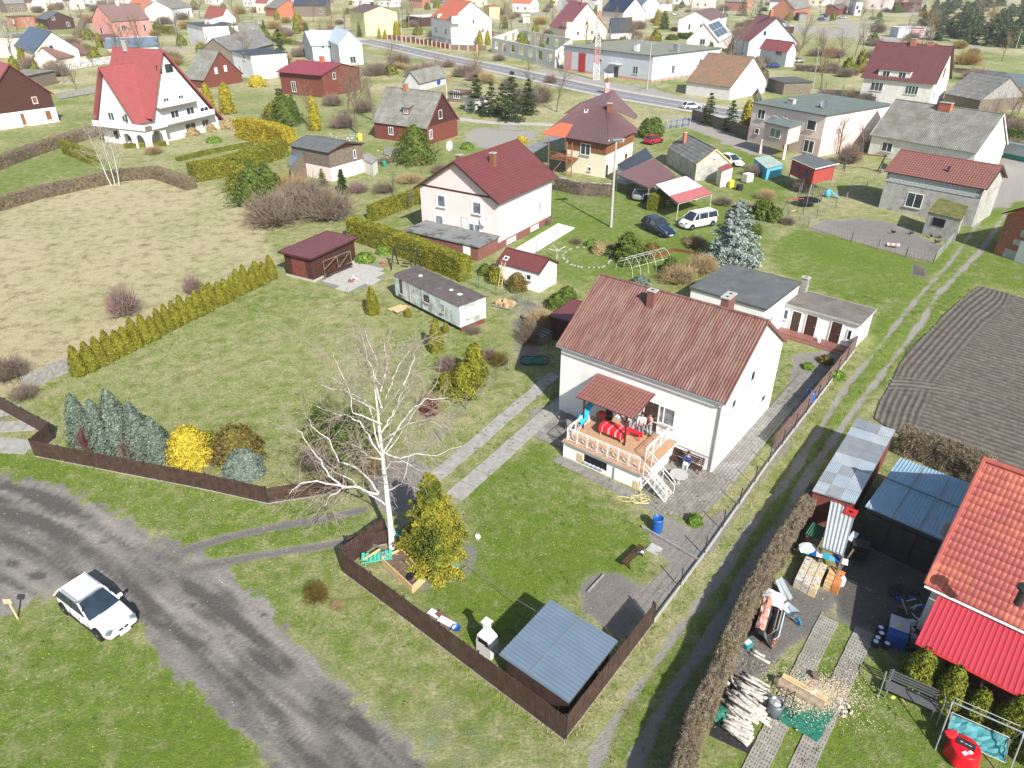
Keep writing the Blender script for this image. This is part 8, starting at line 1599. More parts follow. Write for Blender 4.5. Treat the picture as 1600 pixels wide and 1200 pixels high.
for t in(.6,1.57,2.5):MB().tube([a+s*1.3*math.cos(t)+Vector((0,0,1.7*math.sin(t))),b+s*1.3*math.cos(t)+Vector((0,0,1.7*math.sin(t)))],.012,4).buildw('purlin',m_white_metal,T)
T=thing('stone_ring_bed','rockery bed ringed with pale stones behind the rusty roof','bed',W(918,402));rs=np.random.RandomState(3)
for k in range(34):a=k/34*6.283;m=MB();blob(m,(0,0,.05),.15,7,4,(1.2,1,.7),k,.2);m.build('stone',m_conc,T,loc=(2.5*math.cos(a)+rs.normal()*.1,3.1*math.sin(a)+rs.normal()*.1,0),rz=a)
T=thing('brown_gate_ramp','brick red painted border around the bare plot beside the blue spruce','border',W(1060,400));
for p,q in(((1022,404),(1052,392)),((1052,392),(1090,398)),((1030,418),(1060,424))):MB().beam(W(*p)+Vector((0,0,.15)),W(*q)+Vector((0,0,.15)),.12,.3).buildw('board',m_woodred,T)
for i,(x,y,s,lb)in enumerate(((1018,392,.9,'rusty orange shrub left of the red border'),(1290,566,.55,'round rusty orange heather clump in the back yard'),(1012,402,.6,'small rusty orange shrub by the tunnel frame'))):leafy('shrub',lb,'shrub',W(x,y),s,s*1.0,P_dome,m_rusty,900,.09,seed=60+i,trunk=False)
a,b=W(128,585),W(424,436);n=26
for i in range(n):
 p=a.lerp(b,i/(n-1));leafy('thuja','narrow yellow-green thuja in the long row between meadow and lawn','conifer',p+Vector((random.uniform(-.08,.08),random.uniform(-.08,.08),0)),.58*random.uniform(.86,1.15),2.5*random.uniform(.80,1.12),lambda t:P_thuja(t)*.62+P_cone(t)*.45,m_thuja,3600,.07,'thujas of the long row',cache='throw%d'%(i%3),rz=random.random()*6,seed=i%3+1,depth=.2,lobes=.08)
for x,y,r_,h,lb in((583,490,.62,2.6,'single thuja cone standing left of the caravan'),(682,549,.62,2.9,'single thuja cone standing below the caravan end'),(638,495,.35,.9,'tiny conifer by the caravan steps'),(697,520,.3,1.0,'tiny conifer at the front corner of the caravan')):leafy('thuja',lb,'conifer',W(x,y),r_,h,P_thuja,m_thuja,3000,.085,cache='throw1',rz=x)
sp=[((136,694),.85,3.8,'leftmost of the blue-grey spruces behind the low fence'),((166,701),.8,3.7,'second blue-grey spruce from the left behind the low fence'),((196,705),1.0,4.6,'tallest blue-grey spruce in the row behind the low fence'),((226,712),.9,4.0,'fourth blue-grey spruce in the row behind the low fence'),((251,716),.82,3.1,'blue-grey spruce next to the golden bush')]
for i,(p,r_,h,lb)in enumerate(sp):leafy('blue_spruce',lb,'conifer',W(*p),r_,h,lambda t:P_thuja(t)*.5+P_cone(t)*.62,m_spruceb,6500,.085,cache='bsp',rz=i*1.1,seed=77,depth=.35,lobes=.16,up=.6)
for x,y,lb in((146,703,'dark red twiggy shrub between the first two blue-grey spruces'),(212,716,'dark red twiggy shrub in front of the tallest blue-grey spruce'),(670,650,'reddish twiggy shrub beside the yellow conifers at the drive')):bare_shrub('shrub',lb,W(x,y),.9,1.9,M('red_twig',(.14,.05,.04),.9,.2,3,island=.3),320,'red')
leafy('golden_bush','bright golden yellow conifer bush behind the low fence','bush',W(302,722),1.25,2.6,lambda t:P_dome(t)*(.85+.15*np.minimum(1,t*4)),m_yellowbush,8000,.085,seed=12,depth=.35,lobes=.13,trunk=False,coremat=m_thujag)
leafy('juniper','round silvery blue-green juniper right of the golden bush','bush',W(384,742),1.15,1.7,P_dome,m_junib,5500,.09,seed=13,depth=.25,trunk=False);leafy('cypress','rust and green globe conifer behind the silvery juniper','bush',W(374,716),1.5,2.3,P_dome,m_rusty,3800,.12,seed=14,depth=.3,trunk=False,coremat=m_bush)
leafy('bush','low green bush behind the golden bush','bush',W(320,700),1.2,1.0,P_dome,m_thujadk,1600,.1,seed=15,trunk=False)
for i,(x,y,r_,h,mt,lb)in enumerate(((540,720,1.5,3.2,m_bush,'dark pine tangled behind the birch, lower left'),(505,690,1.3,3.0,m_bush,'dark conifer behind the left birch branches'),(560,690,1.2,2.8,m_bush,'dark green conifer behind the birch trunk'),(723,618,1.1,2.6,m_thuja,'broad yellow-green conifer left of the driveway fence'),(742,600,.9,3.4,m_thuja,'taller yellow-green conifer left of the driveway fence'),(700,615,.8,1.7,m_thuja,'low yellow-green conifer beside the red twiggy shrub'))):
 if mt is m_bush:spruce('pine',lb,'conifer',W(x,y),r_,h,m_bush,3800,.13,8,seed=20+i)
 else:leafy('thuja',lb,'conifer',W(x,y),r_,h,P_thuja,mt,3200,.11,seed=20+i,lobes=.2,depth=.4)
GS=spruce('golden_spruce','large golden-green spruce growing beside the birch foot','conifer',W(680,876),1.95,5.9,m_spruceg,30000,.10,12,seed=9)
Pb=dict(seg=[10,11,7,4],wob=[.035,.17,.2,.22],up=[.02,.05,-.01,-.12],taper=[.86,.85,.85,.85],num=[1,8,8,6],ang=[0,.80,.65,.6],rk=[0,.27,.42,.5],lk=[0,.44,.42,.45],rmin=.008);Pb['from']=[0,.22,.2,.2]
def birch_extra(segs,rs):
 B0=W(612,857);LB=[((592,772),(560,762),(535,759),(495,751),(470,754),(452,772)),((535,759),(512,742),(502,720),(485,697),(472,677),(459,669)),((592,770),(575,747),(555,730),(530,722),(515,687),(495,672),(477,650)),((595,712),(575,680),(562,660),(547,651),(525,645),(495,635)),((592,700),(579,637),(550,620),(535,600),(520,590)),((597,710),(620,670),(640,642),(665,625),(700,622)),((600,708),(625,717),(650,709),(682,712),(702,702),(722,697)),((597,675),(607,657),(620,632),(632,600),(646,560),(655,535)),((596,662),(550,645),(548,615),(530,575),(520,550)),((596,637),(586,600),(570,565),(555,538)),((600,735),(612,722),(630,720),(660,737)),((598,720),(575,712),(562,700),(540,690)),((596,637),(612,600),(622,570),(640,548)),((540,760),(517,775),(505,792)),((596,690),(640,660),(665,655),(690,668)),((594,610),(604,570),(600,535)),((592,600),(574,560),(566,525))]
 def onp(p,dy):
  x=(p[0]-800)/FPX;y=-(p[1]-600)/FPX;t=(B0.y+dy)/(cP+y*sP);return Vector((x*t-B0.x,dy,CAMH+(-sP+y*cP)*t))
 for i,l in enumerate(LB):
  s=(rs.rand()-.5)*(4 if i%2 else 5);k=len(l)-1;base=0. if i not in(1,13)else LB0;pts=[onp(p,base+s*(j/k)**1.2)for j,p in enumerate(l)];LB0=s*.35 if i==0 else base
  if i in(1,13):pts=[onp(p,LB0+s*.3*(j/k))for j,p in enumerate(l)]
  sm=[]
  for a,b in zip(pts,pts[1:]):
   for q in range(3):sm.append(a.lerp(b,q/3)+Vector(rs.normal(size=3)*.03))
  sm.append(pts[-1]);n=len(sm);r0=(.062,.045,.05,.045,.035,.045,.035,.045)[i]if i<8 else .034;segs.append((sm,[r0*(1-.82*j/(n-1))for j in range(n)],1))
  for j in range(17):
   t=.12+.86*(j+rs.rand())/17;m_=min(int(t*(n-1)),n-2);ax=(sm[m_+1]-sm[m_]).normalized();nd=(ax+Vector(rs.normal(size=3)*.65)+Vector((0,0,.15))).normalized();branching(segs,sm[m_],nd,r0*(1-.8*t)*.6,(1.+1.7*rs.rand())*(1.2-.5*t),2,rs,Pb)
 return
 for(z,d,L_,r_)in((2.6,(-1,-.15,.25),5.6,.062),(3.1,(-.9,-.35,.75),5.2,.05),(4.6,(-.8,.25,.7),5.0,.05),(5.2,(1,.1,.22),4.2,.04),(5.6,(.9,.2,1.0),4.6,.042),(5.9,(-.75,-.1,1.0),5.0,.045)):
  branching(segs,Vector((0,0,z)),Vector(d),r_,L_,1,rs,Pb)
bare_tree('birch_tree','tall leafless white birch rising in front of the driveway','tree',W(612,857),10.6,.175,Pb,(m_birch,m_birch,M('birch_twig',(.33,.28,.24),.8,.15,4)),seed=14,lean=(-.025,.10),extra=birch_extra,sides=(10,6,3,3))
for x,y,h,lb,sd_ in((180,290,8.0,'slender multi-stemmed birch at the meadow corner, central stem',3),(186,290,7.0,'slender birch stem leaning right at the meadow corner',5),(174,290,7.4,'slender birch stem leaning left at the meadow corner',8)):bare_tree('young_birch',lb,'tree',W(x,y),h,.055,dict(Pb,num=[1,18,7,4]),(m_birch,m_birch,MATS['birch_twig']),seed=sd_,lean=((x-180)*.03,.0),sides=(6,4,3,3))
Pg=P_generic
def gtree(lb,p,h,r=.16,mat=m_bark,tw=m_twig,sd_=1,name='bare_tree',cat='tree',P=None,lean=(0,0)):return bare_tree(name,lb,cat,W(*p),h,r,P or Pg,(mat,mat,tw),seed=sd_,lean=lean,sides=(7,4,3,3))
PT=[]
def gcopy(lb,p,h,i,tw=m_twig,name='bare_tree'):
 key=(i%3,tw.name)
 pr_=[q for q in PT if q[0]==key]
 if not pr_:
  T=bare_tree(name,lb,'tree',W(*p),8.,.17,dict(Pg,num=[1,16,8,4]),(m_bark,m_bark,tw),seed=40+i%3,sides=(6,4,3,3));T.scale=(h/8,)*3;PT.append((key,T));return T
 return dup(pr_[0][1],W(*p),i*1.9,lb,(h/8,)*3)
bt=[((558,208),11,m_twig,'old bare tree with a forked trunk beside the brown cottage'),((585,190),9,m_twig,'bare tree standing against the left end of the brown cottage'),((545,185),9,m_twig,'bare tree behind the forked one'),((610,120),8,m_twigp,'bare tree between the white gabled wing and the road'),((1310,240),6,m_twig,'bare fruit tree before the rose villa end wall'),((1345,250),6,m_twig,'bushy bare tree between the rose villa and the long grey roof'),((742,140),9,m_twigy,'bare orange-tinged tree beside the road bend'),((830,150),7,m_twig,'bare tree in the thicket left of the pollard'),((870,175),8,m_bark,'thick pollarded tree beside the road'),((1282,140),9,m_twigy,'knobbly pollarded tree in the meadow'),((490,200),7,m_twigy,'yellowish bare tree in the villa garden'),((780,60),14,m_twigy,'tall pale willow left of the crimson roof'),((800,55),12,m_twigy,'second tall pale willow behind the ruin'),((690,130),6,m_twig,'bare shrub tree behind the brown cottage roof'),((100,130),6,m_twig,'small bare birch left of the villa'),((122,150),7,m_twig,'slender bare tree by the brown barn'),((130,40),10,m_twig,'bare tree behind the tarred barn'),((160,30),10,m_twig,'bare tree left of the coral house'),((110,25),9,m_twig,'bare tree among the far orchard'),((395,30),10,m_twig,'bare tree above the white annex'),((490,35),10,m_twig,'bare tree before the far brown barn'),((275,20),12,m_twig,'tall bare tree by the side street'),((313,30),12,m_twig,'bare tree left of the brick red roof'),((1570,200),7,m_twig,'bare thicket tree at the right edge by the river'),((1590,180),6,m_twigy,'ochre bare tree at the right edge'),((960,40),7,m_twigy,'ochre bare tree in front of the slate blue roof'),((1450,40),10,m_twig,'bare tree at the edge of the pine grove'),((1418,45),9,m_birch,'slender far birch beside the kiosk'),((30,60),8,m_twig,'bare tree by the orchard hut'),((1180,20),9,m_twig,'far bare tree near the top edge'),((640,330),2.5,m_twig,'low bare fruit tree left of the rose house'),((615,305),3,m_twig,'low bare fruit tree behind the lower hedge'),((660,280),3,m_twigy,'bare espalier behind the rose house')]
for i,(p,h,tw,lb)in enumerate(bt):gcopy(lb,p,h,i,tw)
for i,(x,y,r_,h,mt,k,lb)in enumerate(((195,492,1.7,2.6,m_twigp,'big','large purple-brown bare shrub in the dry meadow'),(303,458,1.1,1.7,m_twigp,'big','smaller rosy bare shrub behind the thuja row'),(430,350,4.2,3.8,m_twig,'gr','big grey-brown shrub at the meadow edge left'),(480,332,4.4,4.2,m_twig,'gr','big grey-brown shrub behind the tool shed'),(515,342,3.8,3.8,m_twig,'gr','big grey-brown shrub nearest the tall hedge'),(455,310,3.2,3.,m_twigy,'gr','ochre-brown shrub behind the meadow-edge thicket'),(495,935,.75,.85,m_rusty,'tuft','rust brown round twiggy shrub on the verge'),(527,950,.4,.35,m_straw,'tuft','small pale dry tuft beside the rust brown shrub'),(15,590,1.8,1.6,m_twig,'gr','grey thicket at the left edge above the gate'),(40,620,1.2,.9,m_twig,'gr','low grey thicket by the plank panels'),(1060,440,2.2,1.7,m_straw,'gr','pale straw-coloured shrub left of the long annex roof'),(1095,425,2.0,1.8,m_straw,'gr','pale straw-coloured shrub behind the annex roof'),(1085,384,1.5,1.1,m_straw,'gr','low pale shrub beside the white van'),(845,520,1.6,2.2,m_straw,'gr','dry shrub beside the dark maroon shed'),(828,535,1.2,1.8,m_twig,'gr','thin bare shrub left of the slat stack'),(1580,235,2.5,2.,m_twig,'gr','bare bush right of the long grey roof'),(700,580,1.0,1.2,m_twigp,'big','small rosy shrub by the left garden fence'),(780,570,.9,1.1,m_rusty,'tuft','rust-coloured shrub at the garden fence end'),(250,1,1,1,m_twig,'gr','far scrub'),(820,165,4,4,m_twig,'gr','brown thicket left of the pollarded tree'),(845,160,3.5,3.5,m_twig,'gr','grey thicket at the foot of the pollarded tree'),(1175,275,1.6,1.6,m_twig,'gr','bare bush beside the turquoise hut'),(1255,300,1.5,2.4,m_twig,'gr','bare bush in front of the red playhouse'),(1325,255,2.2,3.,m_twig,'gr','bare bush under the fruit tree'))):
 if lb=='far scrub':continue
 bare_shrub('shrub',lb,W(x,y),r_,h,mt,420 if k!='gr' else 520,k,rz=i,rad=.013 if k!='gr' else .010)
for i,(x,y,s)in enumerate(((1328,155,2.),(1352,160,2.),(780,95,2.),(585,118,3),(650,120,3),(1540,200,3),(60,20,4),(90,15,4),(150,18,4),(180,12,4))):bare_shrub('shrub',('brown scrub clump number','')[0]and['small scrub beside the rose villa roof','scrub between the rose villa and the maroon-roofed house','scrub at the left end of the ruin','scrub on the verge right of the white gabled wing','scrub along the road before the paling fence','scrub beside the grey barn','far scrub patch at the top left corner','far scrub patch above the tarred barn','far scrub patch left of the coral house','far scrub patch behind the coral house'][i],W(x,y),s*1.3,s,m_twig,300,'gr',rz=i)
for i,(x,y,r_,h,mt,lb)in enumerate(((400,318,2.7,4.6,m_bush,'broad dark green evergreen at the meadow hedge corner'),(425,312,2.2,3.6,m_bush,'second broad evergreen right of the hedge corner'),(382,300,2.0,3.6,m_thuja,'olive evergreen behind the hedge corner'),(650,254,3.0,5.6,m_bush,'broad dark fir hiding the cottage corner'),(448,195,2.6,5.4,m_bush,'broad fir right of the golden hedge'),(428,190,1.8,3.4,m_thuja,'yellow-green bush by the golden hedge'))):leafy('evergreen',lb,'conifer',W(x,y),r_,h,lambda t:P_thuja(t)*.7+P_cone(t)*.35,mt,5200,.17,seed=120+i,lobes=.28,depth=.45)
cf=[((662,250),1.5,4.2,m_bush,'slim conifer beside the broad fir at the cottage'),((980,405),2.5,3.0,m_bush,'round dark green pine on the lawn behind the rusty roof'),((800,190),2.6,9.5,m_spruce,'tallest dark spruce in the group beside the road'),((745,175),2.8,7.5,m_spruce,'left dark spruce of the group beside the road'),((768,182),2.4,6.5,m_spruce,'middle dark spruce of the roadside group'),((825,178),2.6,7,m_spruce,'right dark spruce of the roadside group'),((785,178),2.2,6,m_spruce,'low dark spruce in the roadside group'),((443,108),2.8,11,m_spruce,'tall dark spruce left of the pale blue-roofed house'),((442,192),2.2,6.5,m_bush,'blue-green spruce in the villa garden'),((460,188),1.7,5,m_bush,'second spruce in the villa garden'),((1106,195),2.0,6.0,m_spruce,'left dark conifer behind the plank fence'),((1140,205),1.9,5.6,m_spruce,'middle dark conifer behind the plank fence'),((536,303),.8,3.4,m_spruce,'small dark spruce below the workshop'),((505,292),.8,2.6,m_bush,'small green spruce left of the small dark one'),((418,300),2.2,4.2,m_bush,'big dark green conifer at the hedge corner'),((395,300),1.8,4.5,m_bush,'dark green conifer behind the hedge corner'),((435,305),1.4,3.,m_bush,'green conifer right of the hedge corner'),((1037,46),3.0,8.0,m_bush,'dark green tree between the white houses far behind'),((1100,190),1.2,3,m_bush,'low conifer by the plank fence'),((610,52),1.6,7,m_bush,'row conifer right of the yellow-green house'),((562,58),1.5,6,m_bush,'conifer at the corner of the yellow-green house'),((480,60),2,6,m_bush,'dark conifer left of the pale blue roof'),((1160,25),4,10,m_pine,'dark pine behind the long white house, left'),((1185,28),4,9,m_pine,'dark pine behind the long white house, right'),((1372,38),3,6,m_pine,'far round pine near the kiosk'),((415,60),1.6,7,m_bush,'conifer above the sagging barn')]
for i,(p,r_,h,mt,lb)in enumerate(cf):spruce('spruce',lb,'conifer',W(*p),r_,h,mt,3600 if p[1]<300 else 7000,.22 if p[1]<240 else .16,9,seed=30,cache='sp%s%d'%(mt.name,p[1]<300),rz=i*1.7)
spruce('blue_spruce','large silvery blue spruce beside the white van','conifer',W(1143,408),3.3,6.6,m_sprucebig,16000,.17,12,seed=6)
gl=[((357,178),1.5,6,'golden conifer right of the villa roof, larger'),((327,170),1.2,5,'golden conifer right of the villa roof, slimmer'),((494,204),1.1,6,'slim golden conifer in the villa garden'),((1164,205),1.2,5.4,'golden conifer behind the plank fence'),((1027,40),2.0,7,'golden conifer beside the far dark tree'),((750,72),1.2,5.5,'left thuja at the corner of the orange-roofed house'),((762,70),1.2,5.0,'right thuja at the corner of the orange-roofed house'),((593,60),.8,4,'left slim conifer before the yellow wall'),((602,61),.8,3.6,'right slim conifer before the yellow wall'),((465,34),2.5,4,'golden round bush near the far brown barn'),((620,58),1.6,6,'green-gold conifer by the slim roadside pole')]
for i,(p,r_,h,lb)in enumerate(gl):leafy('golden_conifer',lb,'conifer',W(*p),r_,h,P_thuja,m_thujag,1800,.2,cache='gold',rz=i,seed=50,lobes=.15)
for i,(x,y,r_,h,mt,lb)in enumerate(((403,135,2.2,2.6,m_yellowbush,'golden orange forsythia left of the crimson roof'),(1010,215,1.5,3.2,m_bush,'bush behind the red car, left'),(1022,212,1.6,3.0,m_bush,'bush behind the red car, right'),(775,440,.9,1.5,m_thuja,'yellow-green bush at the ladder'),(808,452,1.0,1.6,m_rusty,'rusty green bush before the small garage'),(758,428,.7,1.0,m_bush,'low green bush left of the ladder'),(1046,428,.8,1.7,m_bush,'small dark conifer bush behind the rusty roof'),(870,480,1.0,1.2,m_bush,'green bush left of the rusty roof'),(885,470,.9,1.3,m_bush,'dark bush touching the rusty roof corner'),(1085,817,.38,.5,m_weed,'spiky green plant in the bare soil by the track fence'),(1262,575,.4,.35,m_weed,'small green plant in the back yard bed'),(1305,590,.55,.5,m_weed,'green plant by the shaded screen fence'),(1190,340,1.3,2.2,m_bush,'green bush right of the blue spruce'),(1208,345,1.0,1.6,m_bush,'low green bush beside the garden path'),(1178,365,.8,1.2,m_bush,'small bush under the blue spruce'),(570,408,.9,.8,m_weed,'bright green tuft beside the tool shed'),(600,396,.7,.8,m_weed,'bright green plant by the swing frame'),(1000,445,.9,.8,m_junib,'silvery low shrub behind the rusty roof'),(935,395,.8,1.2,m_straw,'straw-coloured shrub in the stone ringed bed'),(925,385,.7,.7,m_weed,'green clump in the stone ringed bed'),(300,212,1.3,1.3,m_straw,'round clipped tan shrub before the villa, left'),(330,205,.9,1.2,m_straw,'round clipped tan shrub before the villa, middle'),(358,200,1.4,1.4,m_straw,'round clipped tan shrub before the villa, right'),(335,222,1.2,.7,m_weed,'low green cushion shrub in the villa garden'),(555,40,1.5,2,m_yellowbush,'yellow bush before the yellow-green house'),(730,232,1,.8,m_weed,'low green bush beside the heap of yellow soil'),(815,222,1.1,1.0,m_yellowbush,'yellow-green bush right of the yellow soil'),(985,55,2.0,3.5,m_rusty,'rust-coloured bush in front of the slate roof'),(970,60,1.8,3.0,m_rusty,'second rust-coloured bush in front of the slate roof'),(1050,62,2.5,2.0,m_bush,'green bush behind the station chimney'),(1400,20,3,5,m_bush,'far green bush near the red-roofed shed'))):
 leafy('bush',lb,'bush',W(x,y),r_,h,P_dome,mt,1500,.10 if y>260 else .2,seed=70+i,trunk=False,cache='bush%s%d'%(mt.name,y>260),rz=i)
rs=np.random.RandomState(9);i=0;pns=['dark pine of the grove behind the maroon roof']
for k in range(95):
 u_,v_=rs.rand(),rs.rand();x=1440+u_*210;y=6+v_*70
 if y>62+20*u_ or(x<1470 and y<20):continue
 spruce('pine',pns[0],'tree',W(x,y),4.2*(.7+.5*rs.rand()),8.5*(.6+.6*rs.rand()),m_pine,2400,.42,6,seed=90,cache='pine',rz=k,group='pines of the grove')
for k in range(44):
 x=-40+k*39+rs.rand()*18;y=-22-rs.rand()*12;spruce('pine','distant tree in the belt beyond the village','tree',W(x,y),9*(.7+.5*rs.rand()),13*(.7+.5*rs.rand()),m_pine,2400,.42,6,seed=90,cache='pine',rz=k,group='distant tree belt')
rs=np.random.RandomState(31)
for k in range(210):
 x,y=rs.rand()*1560+10,8+rs.rand()**1.3*120
 if 560<x<1000 and abs(y-(60+(x-560)*.205))<22:continue
 s_=1.6+2.2*rs.rand();bare_shrub('shrub','brown leafless scrub clump among the far gardens',W(x,y),s_*1.3,s_,(m_twig,m_twigy,m_twigp)[k%3],300,'gr',rz=k,group='scrub of the far gardens')
for k in range(130):
 x,y=rs.rand()*1560+10,4+rs.rand()*105
 if 560<x<1000 and abs(y-(60+(x-560)*.205))<22:continue
 q=PT[k%len(PT)][1];dup(q,W(x,y),k,'leafless garden tree among the far houses',((.8+.6*rs.rand())*1.,)*3,'leafless trees of the far gardens')
for k in range(100):
 x,y=rs.rand()*1500+10,6+rs.rand()*120
 if 560<x<1000 and abs(y-(60+(x-560)*.205))<22:continue
 leafy('bush','evergreen bush in the far gardens','bush',W(x,y),1.2+1.2*rs.rand(),2+3*rs.rand(),P_thuja,(m_thujadk,m_bush,m_thuja)[k%3],900,.3,'evergreen bushes of the far gardens',70,cache='fb%d'%(k%3),rz=k,trunk=False)
for i,(p,q,h_,mt,lb)in enumerate((((0,150),(60,140),1.6,m_hedgebr,'bare brown hedge above the dark gabled house'),((170,120),(240,108),1.5,m_bush,'dark hedge behind the red-roofed villa'),((620,105),(700,128),1.2,m_straw,'dry grass bank along the asphalt road'),((1060,60),(1160,70),2.,m_bush,'dark hedge before the long white house'),((930,75),(1000,66),2.,m_hedgebr,'brown hedge behind the station roof'),((1245,110),(1340,118),1.4,m_hedgebr,'low brown scrub line crossing the meadow'),((380,58),(460,70),1.6,m_thujadk,'green hedge behind the pale blue roof'),((120,60),(135,30),2.,m_hedgebr,'brown hedge beside the tarred barn'),((1185,100),(1190,130),2.,m_hedgebr,'brown hedge beside the clay tile barn'))):hedge('garden_hedge',lb,[W(*p),W(*q)],1.8,h_,mt,45,.22,thin=mt in(m_hedgebr,m_straw),wav=.4)
for i,(p,q,lb)in enumerate((((90,150),(150,140),'weathered plank fence beside the far barn'),((440,62),(480,70),'plank fence left of the pale blue-roofed house'),((1190,160),(1180,130),'short plank fence by the clay tile barn'),((1010,70),(1070,76),'pale plank fence behind the station annex'),((600,235),(640,240),'low plank fence before the brown cottage'))):bar('plank_fence',lb,'fence',W(*p,.8),W(*q,.8),.08,1.3,m_woodgrey)
hz_=(('white',m_white),('cream',m_cream),('grey',m_greyw),('pink',m_pinkl),('brick',m_brickor),('weathered wooden',m_woodold));rz_=(('crimson',m_redt),('slate grey',m_asbdark),('orange',m_orange),('brown',m_mauve),('pale',m_asb),('maroon',m_maroon));rs=np.random.RandomState(8);n_=0
for(x,y)in((60,4),(100,8),(135,2),(185,4),(205,12),(12,14),(380,4),(400,14),(470,2),(545,2),(640,6),(690,0),(800,12),(860,2),(925,8),(1080,6),(1130,10),(1170,4),(1200,12),(1262,2),(1300,2),(1350,8),(1385,2),(1440,0),(590,4),(40,12),(240,2),(320,0),(440,0),(500,0),(1050,0),(725,4),(890,12)):
 a,b=hz_[n_%6],rz_[(n_*5+n_//6)%6];n_+=1;p=W(x,y+6);L_=10+6*rs.rand();house('far_house','far %s house with a %s roof near the horizon'%(a[0],b[0]),'house',(p.x,p.y,-42+rs.rand()*12+(90 if n_%3==0 else 0),L_,8+3*rs.rand(),4+2*rs.rand(),8+2*rs.rand()),a[1],b[1],'plain',wins=[('F',.3,2,1.3,1.5,1),('F',.7,2,1.3,1.5,1),('R',.5,2,1.3,1.5,1)])
ms=(((520,165,2.2,2.4),(535,200,2.4,2.6),(570,175,2.2,2.6),(480,225,1.6,1.4),(420,190,1.6,1.6),(600,255,1.2,1.),(690,270,1.6,1.3),(640,285,1.8,1.2),(600,300,1.6,1.2),(560,300,1.6,1.4),(720,120,2.4,2.6),(760,130,2.4,2.8),(795,140,2.2,2.6),(700,105,2.2,2.2),(860,130,1.8,2.),(1060,300,.9,.9),(1130,320,1.2,1.),(1165,330,1.3,1.1),(1230,350,.9,.8),(1195,310,1.3,1.2),(1350,235,1.5,1.8),(1290,150,2.,1.8),(1320,120,2.2,2.),(1380,110,2.,1.8),(900,380,.7,.6),(955,390,.8,.7),(850,350,.9,.8),(90,220,1.5,1.3),(30,250,1.4,1.2),(250,190,1.6,1.4),(385,250,1.4,1.2),(240,240,1.5,1.2),(1580,210,2.2,2.4),(1510,100,2.5,2.),(455,395,1.,.9),(690,455,.8,.6),(740,520,.7,.6),(765,560,.8,.8),(500,730,1.2,1.3),(580,735,1.,1.1)))
for i,(x,y,r_,h)in enumerate(ms):bare_shrub('shrub','leafless brown garden shrub between the plots',W(x,y),r_*1.25,h,(m_twig,m_twigp,m_twig,m_straw)[i%4],300,'gr',rz=i,group='leafless garden shrubs')
hedge('bare_hedge','long clipped bare brown hedge beside the farm track and the log pile',[W(x,y)+Vector((-.38,.32,0))for x,y in((1040,1400),(1080,1235),(1096,1175),(1128,1100),(1152,1040),(1178,975),(1217,900),(1280,800))],.75,1.7,m_hedgebr,2600,.042,thin=True,coremat=m_hedgebr,wav=.16)
hedge('bare_hedge','bare brown hedge between the pale blue garage roof and the ploughed field',[W(1402,702),W(1455,722),W(1535,757)],1.1,1.7,m_hedgebr,1500,.085,thin=True,wav=.2)
hedge('bare_hedge','long bare brown hedge along the upper side of the dry meadow',[W(-60,345),W(60,310),W(190,282),W(245,277),W(300,296)],1.5,1.5,m_hedgebr,420,.10,thin=True);hedge('bare_hedge','bare brown hedge dividing the green garden from the red-roofed house',[W(-60,285),W(60,240),W(150,212),W(170,210)],1.7,1.7,m_hedgebr,320,.11,thin=True)
hedge('garden_hedge','yellow-green hedge panel left of the villa porch',[W(103,240),W(150,258)],.9,2.2,m_thuja,200,.11);hedge('garden_hedge','dark clipped hedge curving through the villa garden',[W(278,252),W(330,240),W(395,228)],1.0,.7,m_thujadk,200,.1);hedge('garden_hedge','broad olive hedge below the villa garden',[W(302,282),W(360,272),W(440,242)],3.0,2.4,m_thuja,160,.12,coremat=m_thujadk);hedge('garden_hedge','tall golden hedge right of the villa garden',[W(380,215),W(430,225),W(455,236)],2.6,3.4,m_thujag,160,.14,coremat=m_thuja)
hedge('garden_hedge','low golden hedge before the villa arches',[W(195,232),W(260,228)],.8,.8,m_thuja,200,.1);hedge('thuja_hedge','thuja block between the carport and the woodshed',[W(1018,330),W(1034,318),W(1045,308)],1.3,2.0,m_thujadk,260,.09);hedge('garden_hedge','green hedge before the coral house',[W(244,50),W(270,54)],2,3,m_thujadk,40,.3);hedge('garden_hedge','green hedge below the coral house sheds',[W(133,82),W(150,88)],2,2.5,m_thuja,50,.3)
hedge('rubble_wall','pale rubble wall behind the solar-roofed house',[W(75,112),W(110,108),W(180,97)],1.0,1.7,m_whiteold,30,.3,cat='wall');hedge('bank','overgrown bank with dry stalks left of the orange billets',[W(1585,200),W(1560,192)],3,1.5,m_hedgebr,60,.2,thin=True)
hedge('reed_hedge','clipped hedge at the right edge behind the long grey roof',[W(1572,215),W(1660,226)],1.5,1.6,m_bush,90,.15)
rs=np.random.RandomState(51);n=5200;ty=np.sqrt(rs.rand(n))*48+15;tx=(rs.rand(n)*2-1)*.78*(ty+17);l_,d_,t_,r_,f_,k_,z_=fields(tx,ty);ok=(d_<.35)&(l_>.30)&(f_<.3)&(fbm(tx,ty,.35,71)>.47);tx,ty=tx[ok],ty[ok];m_=9
c_=np.stack([np.repeat(tx,m_)+rs.normal(size=len(tx)*m_)*.07,np.repeat(ty,m_)+rs.normal(size=len(tx)*m_)*.07,.05+rs.rand(len(tx)*m_)*.05],1);n=len(c_)
quads('grass_tufts',c_,rs.normal(size=(n,3)),.05+.05*rs.rand(n),.014+.01*rs.rand(n),M('tuft_green',(.115,.20,.03),.85,.3,.8,island=.35,spec=.1),tdir=np.tile([0,0,1.],(n,1))+rs.normal(size=(n,3))*.7,kind='stuff')
